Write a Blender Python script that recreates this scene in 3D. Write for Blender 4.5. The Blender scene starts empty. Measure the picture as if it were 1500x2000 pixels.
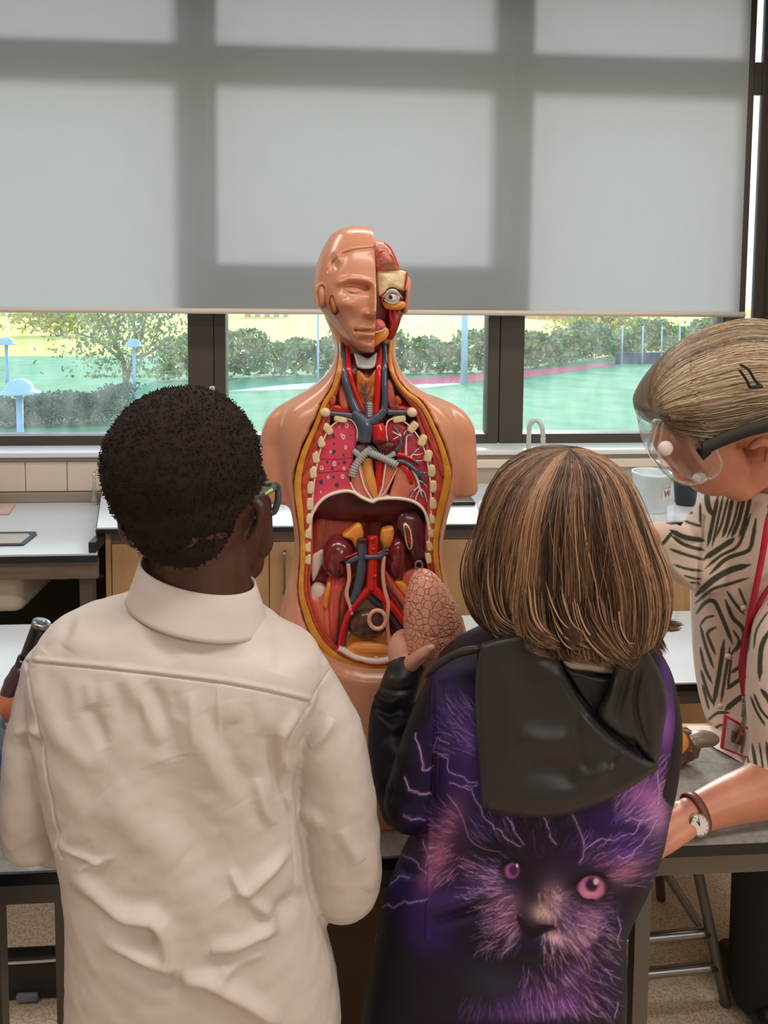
import bpy, bmesh, math, random
import numpy as np
from mathutils import Vector, Matrix, noise as mnoise

random.seed(7)
rng = np.random.default_rng(11)
scene = bpy.context.scene
COL = scene.collection

# ------------------------------------------------------------------ camera
F = 1500.0; CX = 750.0; CYP = 689.0; CAM = np.array([0.0, 0.0, 1.66])
_yaw, _pit, _rol = math.radians(3.9), math.radians(4.0), math.radians(0.45)
FW = np.array([math.sin(_yaw)*math.cos(_pit), math.cos(_yaw)*math.cos(_pit), -math.sin(_pit)])
_r0 = np.array([math.cos(_yaw), -math.sin(_yaw), 0.0]); _u0 = np.cross(_r0, FW)
RT = _r0*math.cos(_rol) + _u0*math.sin(_rol); UP = np.cross(RT, FW)
cam_d = bpy.data.cameras.new('camera'); cam = bpy.data.objects.new('camera', cam_d); COL.objects.link(cam)
cam_d.sensor_fit = 'AUTO'; cam_d.sensor_width = 36.0; cam_d.lens = 27.0
cam_d.shift_y = -(1000.0-CYP)/2000.0; cam_d.clip_start = 0.02; cam_d.clip_end = 1500
M = Matrix.Identity(4)
for i in range(3):
    M[i][0] = RT[i]; M[i][1] = UP[i]; M[i][2] = -FW[i]; M[i][3] = CAM[i]
cam.matrix_world = M
scene.camera = cam

# ------------------------------------------------------------------ colour management, world, lights
scene.view_settings.view_transform = 'Standard'; scene.view_settings.look = 'None'
scene.view_settings.exposure = 0.0; scene.view_settings.gamma = 1.0
scene.view_settings.use_curve_mapping = False
scene.cycles.use_denoising = True
scene.cycles.max_bounces = 7; scene.cycles.diffuse_bounces = 3; scene.cycles.glossy_bounces = 3
scene.cycles.transparent_max_bounces = 12; scene.cycles.transmission_bounces = 4
scene.cycles.caustics_reflective = False; scene.cycles.caustics_refractive = False
scene.cycles.sample_clamp_indirect = 6.0

SKY_STRENGTH = 1.9
SUN_STRENGTH = 5.0
LAMP_W = 12.5
BACK_W = 23.0
world = bpy.data.worlds.new('world'); scene.world = world; world.use_nodes = True
wn = world.node_tree.nodes; wl = world.node_tree.links
bg = wn['Background']
tc = wn.new('ShaderNodeTexCoord'); sx = wn.new('ShaderNodeSeparateXYZ'); wr = wn.new('ShaderNodeValToRGB')
wl.new(tc.outputs['Generated'], sx.inputs[0]); wl.new(sx.outputs['Z'], wr.inputs[0]); wl.new(wr.outputs[0], bg.inputs[0])
wr.color_ramp.elements[0].position = 0.0; wr.color_ramp.elements[0].color = (0.86, 0.93, 1.0, 1)
wr.color_ramp.elements[1].position = 0.8; wr.color_ramp.elements[1].color = (0.42, 0.68, 1.0, 1)
bg.inputs[1].default_value = SKY_STRENGTH

def light(name, typ, loc, target, energy, color, **kw):
    d = bpy.data.lights.new(name, typ); o = bpy.data.objects.new(name, d); COL.objects.link(o)
    d.energy = energy; d.color = color
    for k, v in kw.items(): setattr(d, k, v)
    o.location = loc
    o.rotation_euler = (Vector(target)-Vector(loc)).to_track_quat('-Z', 'Y').to_euler()
    return o
# low sun outside the window wall, shining in through the blind (the blind glows, the mullions shade it)
light('sun', 'SUN', (3, 30, 14), (0.0, 0, 4.2), SUN_STRENGTH, (1.0, 0.95, 0.86), angle=math.radians(15))
# ceiling lamps of the classroom; row by the window added to brighten the floor
for k, (lx, ly) in enumerate([(-1.3, 0.4), (0.35, 0.4), (1.9, 0.4), (-1.3, 2.0), (0.35, 2.0), (1.9, 2.0), (0.35, -1.2)]):
    light('ceiling_lamp_light', 'AREA', (lx, ly, 2.86), (lx, ly, 0), LAMP_W, (1.0, 0.93, 0.86), shape='RECTANGLE', size=1.25, size_y=0.22)
# daylight from the windows on the opposite wall, behind the camera
light('opposite_window_light', 'AREA', (2.0, -2.0, 2.5), (-0.1, 1.1, 1.1), BACK_W, (1.0, 0.94, 0.88), shape='RECTANGLE', size=0.8, size_y=0.8)

# ------------------------------------------------------------------ maths helpers
def ray(px, py):
    return FW + RT*((px-CX)/F) + UP*((CYP-py)/F)
def at(px, py, Y):
    d = ray(px, py); return CAM + d*((Y-CAM[1])/d[1])
def atz(px, py, z):
    d = ray(px, py); return CAM + d*((z-CAM[2])/d[2])
def atn(px, py, Y):
    """vectorised at()"""
    px = np.asarray(px, float); py = np.asarray(py, float); Y = np.asarray(Y, float)
    px, py, Y = np.broadcast_arrays(px, py, Y)
    d = FW + RT*((px-CX)/F)[..., None] + UP*((CYP-py)/F)[..., None]
    return CAM + d*((Y-CAM[1])/d[..., 1])[..., None]
def proj(P):
    v = np.asarray(P, float)-CAM; w = v@FW
    return CX+F*(v@RT)/w, CYP-F*(v@UP)/w
def srgb(r, g, b):
    def f(c):
        c = c/255.0
        return c/12.92 if c <= 0.04045 else ((c+0.055)/1.055)**2.4
    return (f(r), f(g), f(b), 1.0)
def cr(points, n, closed=False):
    """Catmull-Rom resample of control points (any dimension), even in arc length"""
    P = np.asarray(points, float)
    if len(P) == 2 and not closed:
        t = np.linspace(0, 1, n)[:, None]; return P[0]*(1-t)+P[1]*t
    if closed: Q = np.vstack([P[-1], P, P[0], P[1]])
    else: Q = np.vstack([2*P[0]-P[1], P, 2*P[-1]-P[-2]])
    out = []
    segs = len(Q)-3
    for i in range(segs):
        p0, p1, p2, p3 = Q[i:i+4]
        t = np.linspace(0, 1, 24, endpoint=False)[:, None]
        out.append(0.5*((2*p1)+(-p0+p2)*t+(2*p0-5*p1+4*p2-p3)*t**2+(-p0+3*p1-3*p2+p3)*t**3))
    out = np.vstack(out+[Q[-2][None]])
    L = np.r_[0, np.cumsum(np.linalg.norm(np.diff(out[:, :min(3, out.shape[1])], axis=0), axis=1))]
    s = np.linspace(0, L[-1], n, endpoint=not closed)
    return np.stack([np.interp(s, L, out[:, k]) for k in range(out.shape[1])], 1)
def seg_dist(px, py, pts):
    """distance of pixels to a polyline, and the fraction along it"""
    best = np.full(px.shape, 1e9); frac = np.zeros(px.shape)
    pts = np.asarray(pts, float); n = len(pts)-1
    for i in range(n):
        a, b = pts[i, :2], pts[i+1, :2]; ab = b-a; L = max(ab@ab, 1e-9)
        t = np.clip(((px-a[0])*ab[0]+(py-a[1])*ab[1])/L, 0, 1)
        d = np.hypot(px-a[0]-t*ab[0], py-a[1]-t*ab[1])
        m = d < best; best = np.where(m, d, best); frac = np.where(m, (i+t)/n, frac)
    return best, frac
def inside(px, py, poly):
    poly = np.asarray(poly, float); r = np.zeros(px.shape, bool); n = len(poly); j = n-1
    for i in range(n):
        xi, yi = poly[i]; xj, yj = poly[j]
        c = ((yi > py) != (yj > py)) & (px < (xj-xi)*(py-yi)/((yj-yi) if yj != yi else 1e-9)+xi)
        r ^= c; j = i
    return r
def fbm(P, scale, octv=3, seed=0.0):
    out = np.zeros(len(P))
    for k, p in enumerate(P):
        out[k] = mnoise.fractal(Vector((p[0]*scale+seed, p[1]*scale-seed, p[2]*scale)), 0.9, 2.0, octv)
    return out

# ------------------------------------------------------------------ materials
MATS = {}
def _nt(name):
    m = bpy.data.materials.new(name); m.use_nodes = True
    return m, m.node_tree.nodes, m.node_tree.links, m.node_tree.nodes['Principled BSDF']
def mat(name, rgb, rough=0.5, metal=0.0, spec=0.5, var=0.0, vscale=8.0, bump=0.0, bscale=60.0, sheen=0.0, sss=0.0, coat=0.0, stretch=None, rgb2=None, vmin=0.35, vmax=0.65, emit=0.0):
    if name in MATS: return MATS[name]
    m, n, l, b = _nt(name); MATS[name] = m
    c = srgb(*rgb)
    b.inputs['Base Color'].default_value = c; b.inputs['Roughness'].default_value = rough
    b.inputs['Metallic'].default_value = metal; b.inputs['Specular IOR Level'].default_value = spec
    if sheen: b.inputs['Sheen Weight'].default_value = sheen
    if coat: b.inputs['Coat Weight'].default_value = coat; b.inputs['Coat Roughness'].default_value = 0.12
    if sss:
        b.inputs['Subsurface Weight'].default_value = sss; b.inputs['Subsurface Radius'].default_value = (0.012, 0.005, 0.003)
    if emit:
        b.inputs['Emission Color'].default_value = c; b.inputs['Emission Strength'].default_value = emit
    t = n.new('ShaderNodeTexCoord'); mp = n.new('ShaderNodeMapping'); l.new(t.outputs['Object'], mp.inputs[0])
    if stretch: mp.inputs['Scale'].default_value = stretch
    if var or rgb2:
        nz = n.new('ShaderNodeTexNoise'); nz.inputs['Scale'].default_value = vscale; nz.inputs['Detail'].default_value = 5
        l.new(mp.outputs[0], nz.inputs[0])
        rp = n.new('ShaderNodeValToRGB'); l.new(nz.outputs['Fac'], rp.inputs[0]); l.new(rp.outputs[0], b.inputs['Base Color'])
        c2 = srgb(*rgb2) if rgb2 else tuple(x*(1-var) for x in c[:3])+(1,)
        rp.color_ramp.elements[0].position = vmin; rp.color_ramp.elements[0].color = c2
        rp.color_ramp.elements[1].position = vmax; rp.color_ramp.elements[1].color = c
    if bump:
        nb = n.new('ShaderNodeTexNoise'); nb.inputs['Scale'].default_value = bscale; nb.inputs['Detail'].default_value = 4
        l.new(mp.outputs[0], nb.inputs[0])
        bp = n.new('ShaderNodeBump'); bp.inputs['Strength'].default_value = bump; bp.inputs['Distance'].default_value = 0.004
        l.new(nb.outputs['Fac'], bp.inputs['Height']); l.new(bp.outputs[0], b.inputs['Normal'])
    return m
def vmat(name, rough=0.5, spec=0.5, sheen=0.0, bump=0.0, bscale=300.0, coat=0.0, sss=0.0):
    """material that takes its surface colour from the mesh's own colour attribute"""
    if name in MATS: return MATS[name]
    m, n, l, b = _nt(name); MATS[name] = m
    a = n.new('ShaderNodeVertexColor'); a.layer_name = 'Col'
    l.new(a.outputs['Color'], b.inputs['Base Color'])
    b.inputs['Roughness'].default_value = rough; b.inputs['Specular IOR Level'].default_value = spec
    if sheen: b.inputs['Sheen Weight'].default_value = sheen
    if coat: b.inputs['Coat Weight'].default_value = coat; b.inputs['Coat Roughness'].default_value = 0.1
    if sss:
        b.inputs['Subsurface Weight'].default_value = sss; b.inputs['Subsurface Radius'].default_value = (0.012, 0.005, 0.003)
    if bump:
        t = n.new('ShaderNodeTexCoord'); nb = n.new('ShaderNodeTexNoise'); nb.inputs['Scale'].default_value = bscale
        l.new(t.outputs['Object'], nb.inputs[0])
        bp = n.new('ShaderNodeBump'); bp.inputs['Strength'].default_value = bump; bp.inputs['Distance'].default_value = 0.003
        l.new(nb.outputs['Fac'], bp.inputs['Height']); l.new(bp.outputs[0], b.inputs['Normal'])
    return m

# ------------------------------------------------------------------ object helpers
def tag(o, label, cat, group=None, kind=None):
    o['label'] = label; o['category'] = cat
    if group: o['group'] = group
    if kind: o['kind'] = kind
    return o
def thing(name, label, cat, loc=(0, 0, 0), group=None):
    o = bpy.data.objects.new(name, None); COL.objects.link(o); o.location = loc; o.empty_display_size = 0.05
    tag(o, label, cat, group); return o
def mesh(name, V, Fc, m, parent=None, smooth=True, cols=None, label=None):
    """world-space verts -> one mesh object (kept in place when parented to an Empty)"""
    V = np.asarray(V, float)
    org = np.array(parent_loc(parent)) if parent is not None else V.mean(0)
    me = bpy.data.meshes.new(name)
    Fc = [tuple(int(i) for i in f) for f in Fc] if not isinstance(Fc, np.ndarray) else Fc.tolist()
    me.from_pydata((V-org).tolist(), [], Fc); me.update()
    if smooth: me.polygons.foreach_set('use_smooth', np.ones(len(me.polygons), bool))
    if m is not None: me.materials.append(m)
    if cols is not None: setcol(me, cols)
    o = bpy.data.objects.new(name, me); COL.objects.link(o)
    if parent is not None: o.parent = parent
    else: o.location = org
    if label: o['label'] = label
    return o
def parent_loc(p):
    l = np.zeros(3)
    while p is not None: l = l+np.array(p.location); p = p.parent
    return l
def setcol(me, cols):
    cols = np.asarray(cols, np.float32)
    if cols.shape[1] == 3: cols = np.hstack([cols, np.ones((len(cols), 1), np.float32)])
    a = me.color_attributes.new('Col', 'FLOAT_COLOR', 'POINT'); a.data.foreach_set('color', cols.ravel())
def struct(o, kind='structure'):
    o['kind'] = kind; return o
def join(parts):
    Vs, Fs, k = [], [], 0
    for V, Fc in parts:
        V = np.asarray(V, float); Vs.append(V); Fs += [tuple(int(i)+k for i in f) for f in Fc]; k += len(V)
    return np.vstack(Vs), Fs
def box(x0, x1, y0, y1, z0, z1, bev=0.0):
    bm = bmesh.new(); bmesh.ops.create_cube(bm, size=1)
    for v in bm.verts: v.co = Vector((x0+(v.co.x+.5)*(x1-x0), y0+(v.co.y+.5)*(y1-y0), z0+(v.co.z+.5)*(z1-z0)))
    if bev: bmesh.ops.bevel(bm, geom=bm.edges[:], offset=bev, segments=2, affect='EDGES', profile=0.5)
    return bm_out(bm)
def bm_out(bm):
    bm.verts.ensure_lookup_table(); bm.verts.index_update()
    V = np.array([v.co[:] for v in bm.verts]); Fc = [tuple(v.index for v in f.verts) for f in bm.faces]; bm.free()
    return V, Fc
def grid_faces(nu, nv, cu=False, cv=False):
    """faces for a (nu, nv) vertex grid; u rows, v columns"""
    f = []
    for i in range(nu if cu else nu-1):
        for j in range(nv if cv else nv-1):
            a = i*nv+j; b = i*nv+(j+1) % nv; c = ((i+1) % nu)*nv+(j+1) % nv; d = ((i+1) % nu)*nv+j
            f.append((a, b, c, d))
    return f
def tube(pts, rad, n=10, seg=None, flat=1.0, caps=True, closed=False):
    """tube along points (world), radius scalar or per control point; flat<1 squashes along y"""
    P = np.asarray(pts, float); r = np.full(len(P), rad, float) if np.isscalar(rad) else np.asarray(rad, float)
    seg = seg or max(8, len(P)*6)
    Q = cr(np.hstack([P, r[:, None]]), seg, closed); P, r = Q[:, :3], np.maximum(Q[:, 3], 1e-5)
    T = np.gradient(P, axis=0); T /= np.maximum(np.linalg.norm(T, axis=1), 1e-12)[:, None]
    ref = np.array([0, 1.0, 0]) if abs(T[:, 1]).mean() < 0.8 else np.array([1.0, 0, 0])
    A = np.cross(T, ref); A /= np.maximum(np.linalg.norm(A, axis=1), 1e-9)[:, None]
    B = np.cross(A, T)
    th = np.linspace(0, 2*math.pi, n, endpoint=False)
    V = P[:, None]+r[:, None, None]*(np.cos(th)[None, :, None]*A[:, None]+np.sin(th)[None, :, None]*B[:, None]*flat)
    V = V.reshape(-1, 3); Fc = grid_faces(len(P), n, closed, True)
    if caps and not closed:
        Fc.append(tuple(range(n))[::-1]); Fc.append(tuple(range((len(P)-1)*n, len(P)*n)))
    return V, Fc
def lathe(prof, c, n=28, axis='z'):
    """profile [(r, h)] round a vertical axis through c"""
    th = np.linspace(0, 2*math.pi, n, endpoint=False); V = []
    for r, h in prof:
        for a in th:
            if axis == 'z': V.append((c[0]+r*math.cos(a), c[1]+r*math.sin(a), c[2]+h))
            elif axis == 'y': V.append((c[0]+r*math.cos(a), c[1]+h, c[2]+r*math.sin(a)))
            else: V.append((c[0]+h, c[1]+r*math.cos(a), c[2]+r*math.sin(a)))
    Fc = grid_faces(len(prof), n, False, True)
    Fc.append(tuple(range(n))[::-1]); Fc.append(tuple(range((len(prof)-1)*n, len(prof)*n)))
    return np.array(V), Fc
def ellipsoid(c, r, R=None, n=24):
    bm = bmesh.new(); bmesh.ops.create_uvsphere(bm, u_segments=n, v_segments=n//2+2, radius=1.0)
    V, Fc = bm_out(bm); V = V*np.array(r)
    if R is not None: V = V@np.array(R).T
    return V+np.array(c), Fc
def capsule(a, b, ra, rb, n=16):
    a = np.array(a, float); b = np.array(b, float); d = b-a; L = np.linalg.norm(d); d = d/L
    pts, rr = [], []
    for t in np.linspace(-1, 0, 6): pts.append(a+d*ra*t*0.999); rr.append(ra*math.sqrt(max(1-t*t, 0.0005)))
    for t in np.linspace(0, 1, 6)[0:]: pts.append(b+d*rb*t*0.999); rr.append(rb*math.sqrt(max(1-t*t, 0.0005)))
    P = np.array(pts); r = np.array(rr)
    ref = np.array([0, 1.0, 0]) if abs(d[1]) < 0.8 else np.array([1.0, 0, 0])
    A = np.cross(d, ref); A /= np.linalg.norm(A); B = np.cross(A, d)
    th = np.linspace(0, 2*math.pi, n, endpoint=False)
    V = (P[:, None]+r[:, None, None]*(np.cos(th)[None, :, None]*A+np.sin(th)[None, :, None]*B)).reshape(-1, 3)
    Fc = grid_faces(len(P), n, False, True); Fc.append(tuple(range(n))[::-1]); Fc.append(tuple(range((len(P)-1)*n, len(P)*n)))
    return V, Fc
def limb(pts, rad, n=18, seg=40):
    """tapered limb with round ends"""
    P = np.asarray(pts, float); r = np.asarray(rad, float)
    d0 = P[0]-P[1]; d0 /= np.linalg.norm(d0); d1 = P[-1]-P[-2]; d1 /= np.linalg.norm(d1)
    Q = cr(np.hstack([P, r[:, None]]), seg)
    V0, r0 = Q[0, :3], Q[0, 3]; V1, r1 = Q[-1, :3], Q[-1, 3]
    A = [np.r_[V0+d0*r0*t, r0*math.sqrt(max(1-t*t, .002))] for t in (0.98, 0.85, 0.6, 0.3)]
    B = [np.r_[V1+d1*r1*t, r1*math.sqrt(max(1-t*t, .002))] for t in (0.3, 0.6, 0.85, 0.98)]
    Q = np.vstack([A, Q, B]); P, r = Q[:, :3], Q[:, 3]
    T = np.gradient(P, axis=0); T /= np.linalg.norm(T, axis=1)[:, None]
    ref = np.array([0, 1.0, 0]) if abs(T[:, 1]).max() < 0.9 else np.array([0.31, 0.2, 0.93])
    X = np.cross(T, ref); X /= np.linalg.norm(X, axis=1)[:, None]; Z = np.cross(X, T)
    th = np.linspace(0, 2*math.pi, n, endpoint=False)
    V = (P[:, None]+r[:, None, None]*(np.cos(th)[None, :, None]*X[:, None]+np.sin(th)[None, :, None]*Z[:, None])).reshape(-1, 3)
    Fc = grid_faces(len(P), n, False, True); Fc.append(tuple(range(n))[::-1]); Fc.append(tuple(range((len(P)-1)*n, len(P)*n)))
    return V, Fc
def loft_rows(rows, n=64, seg=60, expo=2.0):
    """rows: (py, xl, xr, Y, half thickness): rings whose side silhouette falls at xl..xr"""
    R = cr(np.asarray(rows, float)*np.array([1, 1, 1, 1000, 1000]), seg)/np.array([1, 1, 1, 1000, 1000])
    th = np.linspace(0, 2*math.pi, n, endpoint=False); V = []
    for py, xl, xr, Y, t in R:
        c = at((xl+xr)/2, py, Y); e = at(xr, py, Y); hw = np.linalg.norm(e-c)
        ax = (e-c)/hw
        ca, sa = np.cos(th), np.sin(th)
        ex = 2.0/expo
        X = np.sign(ca)*np.abs(ca)**ex*hw; Yy = np.sign(sa)*np.abs(sa)**ex*t
        V.append(c+X[:, None]*ax+Yy[:, None]*np.array([0, 1.0, 0]))
    V = np.vstack(V); Fc = grid_faces(len(R), n, False, True)
    Fc.append(tuple(range(n))[::-1]); Fc.append(tuple(range((len(R)-1)*n, len(R)*n)))
    return V, Fc
def lap_smooth(V, E, it, lam=0.5, keep=None):
    V = V.copy(); n = len(V); deg = np.bincount(E.ravel(), minlength=n)[:, None].astype(float)
    for _ in range(it):
        S = np.zeros_like(V); 
        for k in range(3):
            S[:, k] = np.bincount(E[:, 0], V[E[:, 1], k], n)+np.bincount(E[:, 1], V[E[:, 0], k], n)
        D = S/np.maximum(deg, 1)-V
        if keep is not None: D *= keep[:, None]
        V += lam*D
    return V
def mesh_arrays(me):
    V = np.empty(len(me.vertices)*3); me.vertices.foreach_get('co', V); V = V.reshape(-1, 3)
    E = np.empty(len(me.edges)*2, np.int64); me.edges.foreach_get('vertices', E); E = E.reshape(-1, 2)
    nl = len(me.loops); npy = len(me.polygons)
    if nl == 4*npy:
        L = np.empty(nl, np.int32); me.loops.foreach_get('vertex_index', L); Fc = L.reshape(-1, 4)
    else: Fc = [tuple(p.vertices) for p in me.polygons]
    return V, E, Fc
def union(parts, voxel, smooth=4, sub=0):
    """merge closed shapes into one continuous surface; returns V, faces, edges"""
    V, Fc = join(parts)
    me = bpy.data.meshes.new('tmp'); me.from_pydata(V.tolist(), [], Fc); me.update()
    o = bpy.data.objects.new('tmp', me); COL.objects.link(o)
    md = o.modifiers.new('r', 'REMESH'); md.mode = 'VOXEL'; md.voxel_size = voxel; md.adaptivity = 0.0
    if sub: m3 = o.modifiers.new('s', 'SUBSURF'); m3.levels = sub; m3.render_levels = sub
    dg = bpy.context.evaluated_depsgraph_get(); dg.update()
    m2 = bpy.data.meshes.new_from_object(o.evaluated_get(dg))
    V, E, Fc = mesh_arrays(m2)
    bpy.data.objects.remove(o); bpy.data.meshes.remove(me); bpy.data.meshes.remove(m2)
    if smooth: V = lap_smooth(V, E, smooth)
    return V, Fc, E
def vnormals(V, Fc):
    me = bpy.data.meshes.new('tmp'); me.from_pydata(np.asarray(V).tolist(), [], Fc.tolist() if isinstance(Fc, np.ndarray) else Fc); me.update()
    N = np.empty(len(V)*3, np.float32); me.vertex_normals.foreach_get('vector', N); bpy.data.meshes.remove(me)
    return N.reshape(-1, 3).astype(float)
def folds(V, N, strokes, face=0.15):
    """push cloth in/out along crease strokes: (points_px, width_px, height_m [, skew])"""
    px, py = proj(V); toc = CAM-V; toc /= np.linalg.norm(toc, axis=1)[:, None]
    w = np.clip(((N*toc).sum(1)-face)/0.3, 0, 1); D = np.zeros(len(V))
    for s in strokes:
        pts = cr(s[0], 14)
        lo, hi = pts.min(0)-4*s[1], pts.max(0)+4*s[1]
        i = np.where((px > lo[0]) & (px < hi[0]) & (py > lo[1]) & (py < hi[1]))[0]
        if not len(i): continue
        d, fr = seg_dist(px[i], py[i], pts)
        taper = np.sin(np.clip(fr, 0.0, 1.0)*math.pi)**0.6 if len(s) < 4 else np.ones(len(i))
        D[i] += s[2]*np.exp(-(d/s[1])**2)*(0.15+0.85*taper)
    return V+N*(D*w)[:, None]
def text_mesh(body, size):
    c = bpy.data.curves.new('tmp', 'FONT'); c.body = body; c.size = size; c.extrude = 0.0
    o = bpy.data.objects.new('tmp', c); COL.objects.link(o)
    dg = bpy.context.evaluated_depsgraph_get(); dg.update()
    me = bpy.data.meshes.new_from_object(o.evaluated_get(dg)); V, E, Fc = mesh_arrays(me)
    bpy.data.objects.remove(o); bpy.data.curves.remove(c); bpy.data.meshes.remove(me)
    return V, Fc
def prism(poly, nrm, thick):
    """closed planar polygon (world points) extruded by thick along nrm"""
    P = np.asarray(poly, float); n = len(P); Q = P+np.asarray(nrm, float)*thick
    return np.vstack([P, Q]), [tuple(range(n))[::-1], tuple(range(n, 2*n))]+[(i, (i+1) % n, n+(i+1) % n, n+i) for i in range(n)]
# ================================================================== SETTING
M_frame = mat('brown_aluminium', (70, 64, 57), 0.45, 0.0, 0.4)
M_wall = mat('wall_paint', (196, 184, 168), 0.8, var=0.05, vscale=3)
M_wall_low = mat('shaded_wall', (38, 36, 34), 0.85)  # shadow under the sink worktop is put into this wall colour
M_floor = mat('speckled_vinyl', (232, 214, 190), 0.55, rgb2=(194, 174, 150), vscale=170, vmin=0.38, vmax=0.56)
M_white = mat('white_sill_paint', (226, 226, 222), 0.35)
M_cream = mat('cream_trunking', (222, 208, 188), 0.45)
M_grout = mat('grout', (150, 132, 118), 0.8)
M_tile = mat('wall_tile_glaze', (222, 208, 194), 0.3, var=0.05, vscale=5)
M_lam = mat('grey_laminate', (208, 213, 217), 0.22, spec=0.5, var=0.05, vscale=4)
M_black = mat('black_edge', (16, 19, 22), 0.4)
M_apron = mat('grey_steel_frame', (104, 97, 90), 0.45, 0.2)
M_wood = mat('maple_veneer', (206, 168, 122), 0.45, rgb2=(190, 150, 106), vscale=3, stretch=(6, 6, 0.6))
M_steel = mat('satin_steel', (150, 150, 150), 0.3, 0.9)

def setting(name, parts, m, smooth=False, parent=None):
    V, Fc = join(parts); o = mesh(name, V, Fc, m, parent, smooth)
    if parent is None: o['kind'] = 'structure'
    return o
setting('floor', [box(-2.7, 2.4, -3.0, 3.1, -0.05, 0)], M_floor)
setting('ceiling', [box(-2.7, 2.4, -3.0, 3.3, 3.05, 3.15)], M_wall)
setting('wall_left', [box(-2.8, -2.7, -3.0, 3.3, -0.05, 3.15)], M_wall)
setting('wall_right', [box(2.4, 2.5, -3.0, 3.3, -0.05, 3.15)], M_wall)
setting('wall_front', [box(-2.8, 2.5, -3.1, -3.0, -0.05, 3.15)], M_wall)
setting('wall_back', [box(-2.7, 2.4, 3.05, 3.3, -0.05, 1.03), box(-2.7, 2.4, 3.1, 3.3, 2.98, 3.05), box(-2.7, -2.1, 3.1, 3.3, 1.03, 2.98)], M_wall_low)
setting('trim_1', [box(1.86, 2.4, 3.02, 3.3, 1.03, 3.05)], mat('brown_pillar', (84, 70, 60), 0.7))
setting('trim_2', [box(-2.7, 1.9, 3.02, 3.17, 1.036, 1.056, .004)], M_white)
setting('trim_3', [box(-2.7, 1.9, 3.035, 3.05, 1.018, 1.036)], mat('grey_channel', (150, 142, 130), .6))
setting('trim_4', [box(-0.86, 1.9, 3.01, 3.05, 0.985, 1.018, .004)], M_cream)
setting('trim_5', [box(-0.86, 1.9, 3.02, 3.05, 0.92, 0.985)], mat('beige_upstand', (170, 158, 142), .6))
setting('trim_6', [box(-2.7, -0.86, 3.02, 3.05, 0.86, 0.897, .003)], mat('grey_upstand', (150, 140, 126), .6))
# tiled strip on the wall behind the sink counter
tb = [box(-2.7, -0.86, 3.046, 3.05, 0.897, 1.018)]
setting('wall_tile_backing', tb, M_grout)['kind'] = 'structure'
bpy.data.objects['wall_tile_backing'].name = 'trim_7'
x = -0.875
tl = []
while x > -2.6:
    tl.append(box(x-.155, x, 3.038, 3.047, 0.9, 1.016, .002)); x -= .158
setting('trim_8', tl, M_tile)

# ------------------------------------------------------------------ windows (frames with panes) and the blind
def glass_mat():
    m, n, l, b = _nt('hazy_dusty_glass'); n.remove(b); out = n['Material Output']
    tr = n.new('ShaderNodeBsdfTransparent'); tr.inputs[0].default_value = (0.97, 0.99, 0.985, 1)
    gl = n.new('ShaderNodeBsdfGlossy'); gl.inputs['Roughness'].default_value = 0.02; gl.inputs[0].default_value = (1, 1, 1, 1)
    du = n.new('ShaderNodeBsdfTranslucent'); du.inputs[0].default_value = (0.95, 0.95, 0.92, 1)  # dust film; its pale veil also stands for the overexposed haze outside
    t = n.new('ShaderNodeTexCoord'); mp = n.new('ShaderNodeMapping'); mp.inputs['Scale'].default_value = (5, 5, 3); l.new(t.outputs['Object'], mp.inputs[0])
    nz = n.new('ShaderNodeTexNoise'); nz.inputs['Scale'].default_value = 3.0; nz.inputs['Detail'].default_value = 8; l.new(mp.outputs[0], nz.inputs[0])
    mr = n.new('ShaderNodeMapRange'); mr.inputs[1].default_value = 0.35; mr.inputs[2].default_value = 0.75; mr.inputs[3].default_value = 0.02; mr.inputs[4].default_value = 0.07
    l.new(nz.outputs['Fac'], mr.inputs[0])
    m1 = n.new('ShaderNodeMixShader'); l.new(mr.outputs[0], m1.inputs[0]); l.new(tr.outputs[0], m1.inputs[1]); l.new(du.outputs[0], m1.inputs[2])
    m2 = n.new('ShaderNodeMixShader'); m2.inputs[0].default_value = 0.03; l.new(m1.outputs[0], m2.inputs[1]); l.new(gl.outputs[0], m2.inputs[2])
    l.new(m2.outputs[0], out.inputs[0]); return m
M_glass = glass_mat()
Z0, Z1, ZT0, ZT1 = 1.096, 2.95, 2.535, 2.668
FB, FF = 3.26, 3.165
wins = [(-2.1, -2.05, -0.585, -0.482), (-0.479, -0.433, 0.652, 0.701), (0.704, 0.806, 1.661, 1.716), (1.719, 1.776, 1.812, 1.86)]
for i, (a, b_, c, d) in enumerate(wins):
    FF, FB = (3.198, 3.222) if i == 3 else (3.165, 3.26)
    fr = [box(a, b_, FF, FB, 1.056, 2.98, .003), box(c, d, FF, FB, 1.056, 2.98, .003), box(b_, c, FF, FB, 1.056, Z0, .003),
          box(b_, c, FF, FB, Z1, 2.98, .003), box(b_, c, FF, FB, ZT0, ZT1, .003)]
    if i == 1: fr.append(box(b_, c, FF, FB, 1.64, 1.83, .003))
    o = setting('window_%d' % (i+1), fr, M_frame)
    g = mesh('pane', *box(b_-.01, c+.01, 3.208, 3.213, Z0-.01, Z1+.01), M_glass, o, False)
    if i == 0:
        V, Fc = join([box(-0.497, -0.477, 3.155, 3.166, 1.2, 1.3, .003), tube([(-0.487, 3.15, 1.29), (-0.487, 3.13, 1.285), (-0.487, 3.125, 1.23)], .007, 8)])
        mesh('window_handle', V, Fc, M_cream, o)

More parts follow.
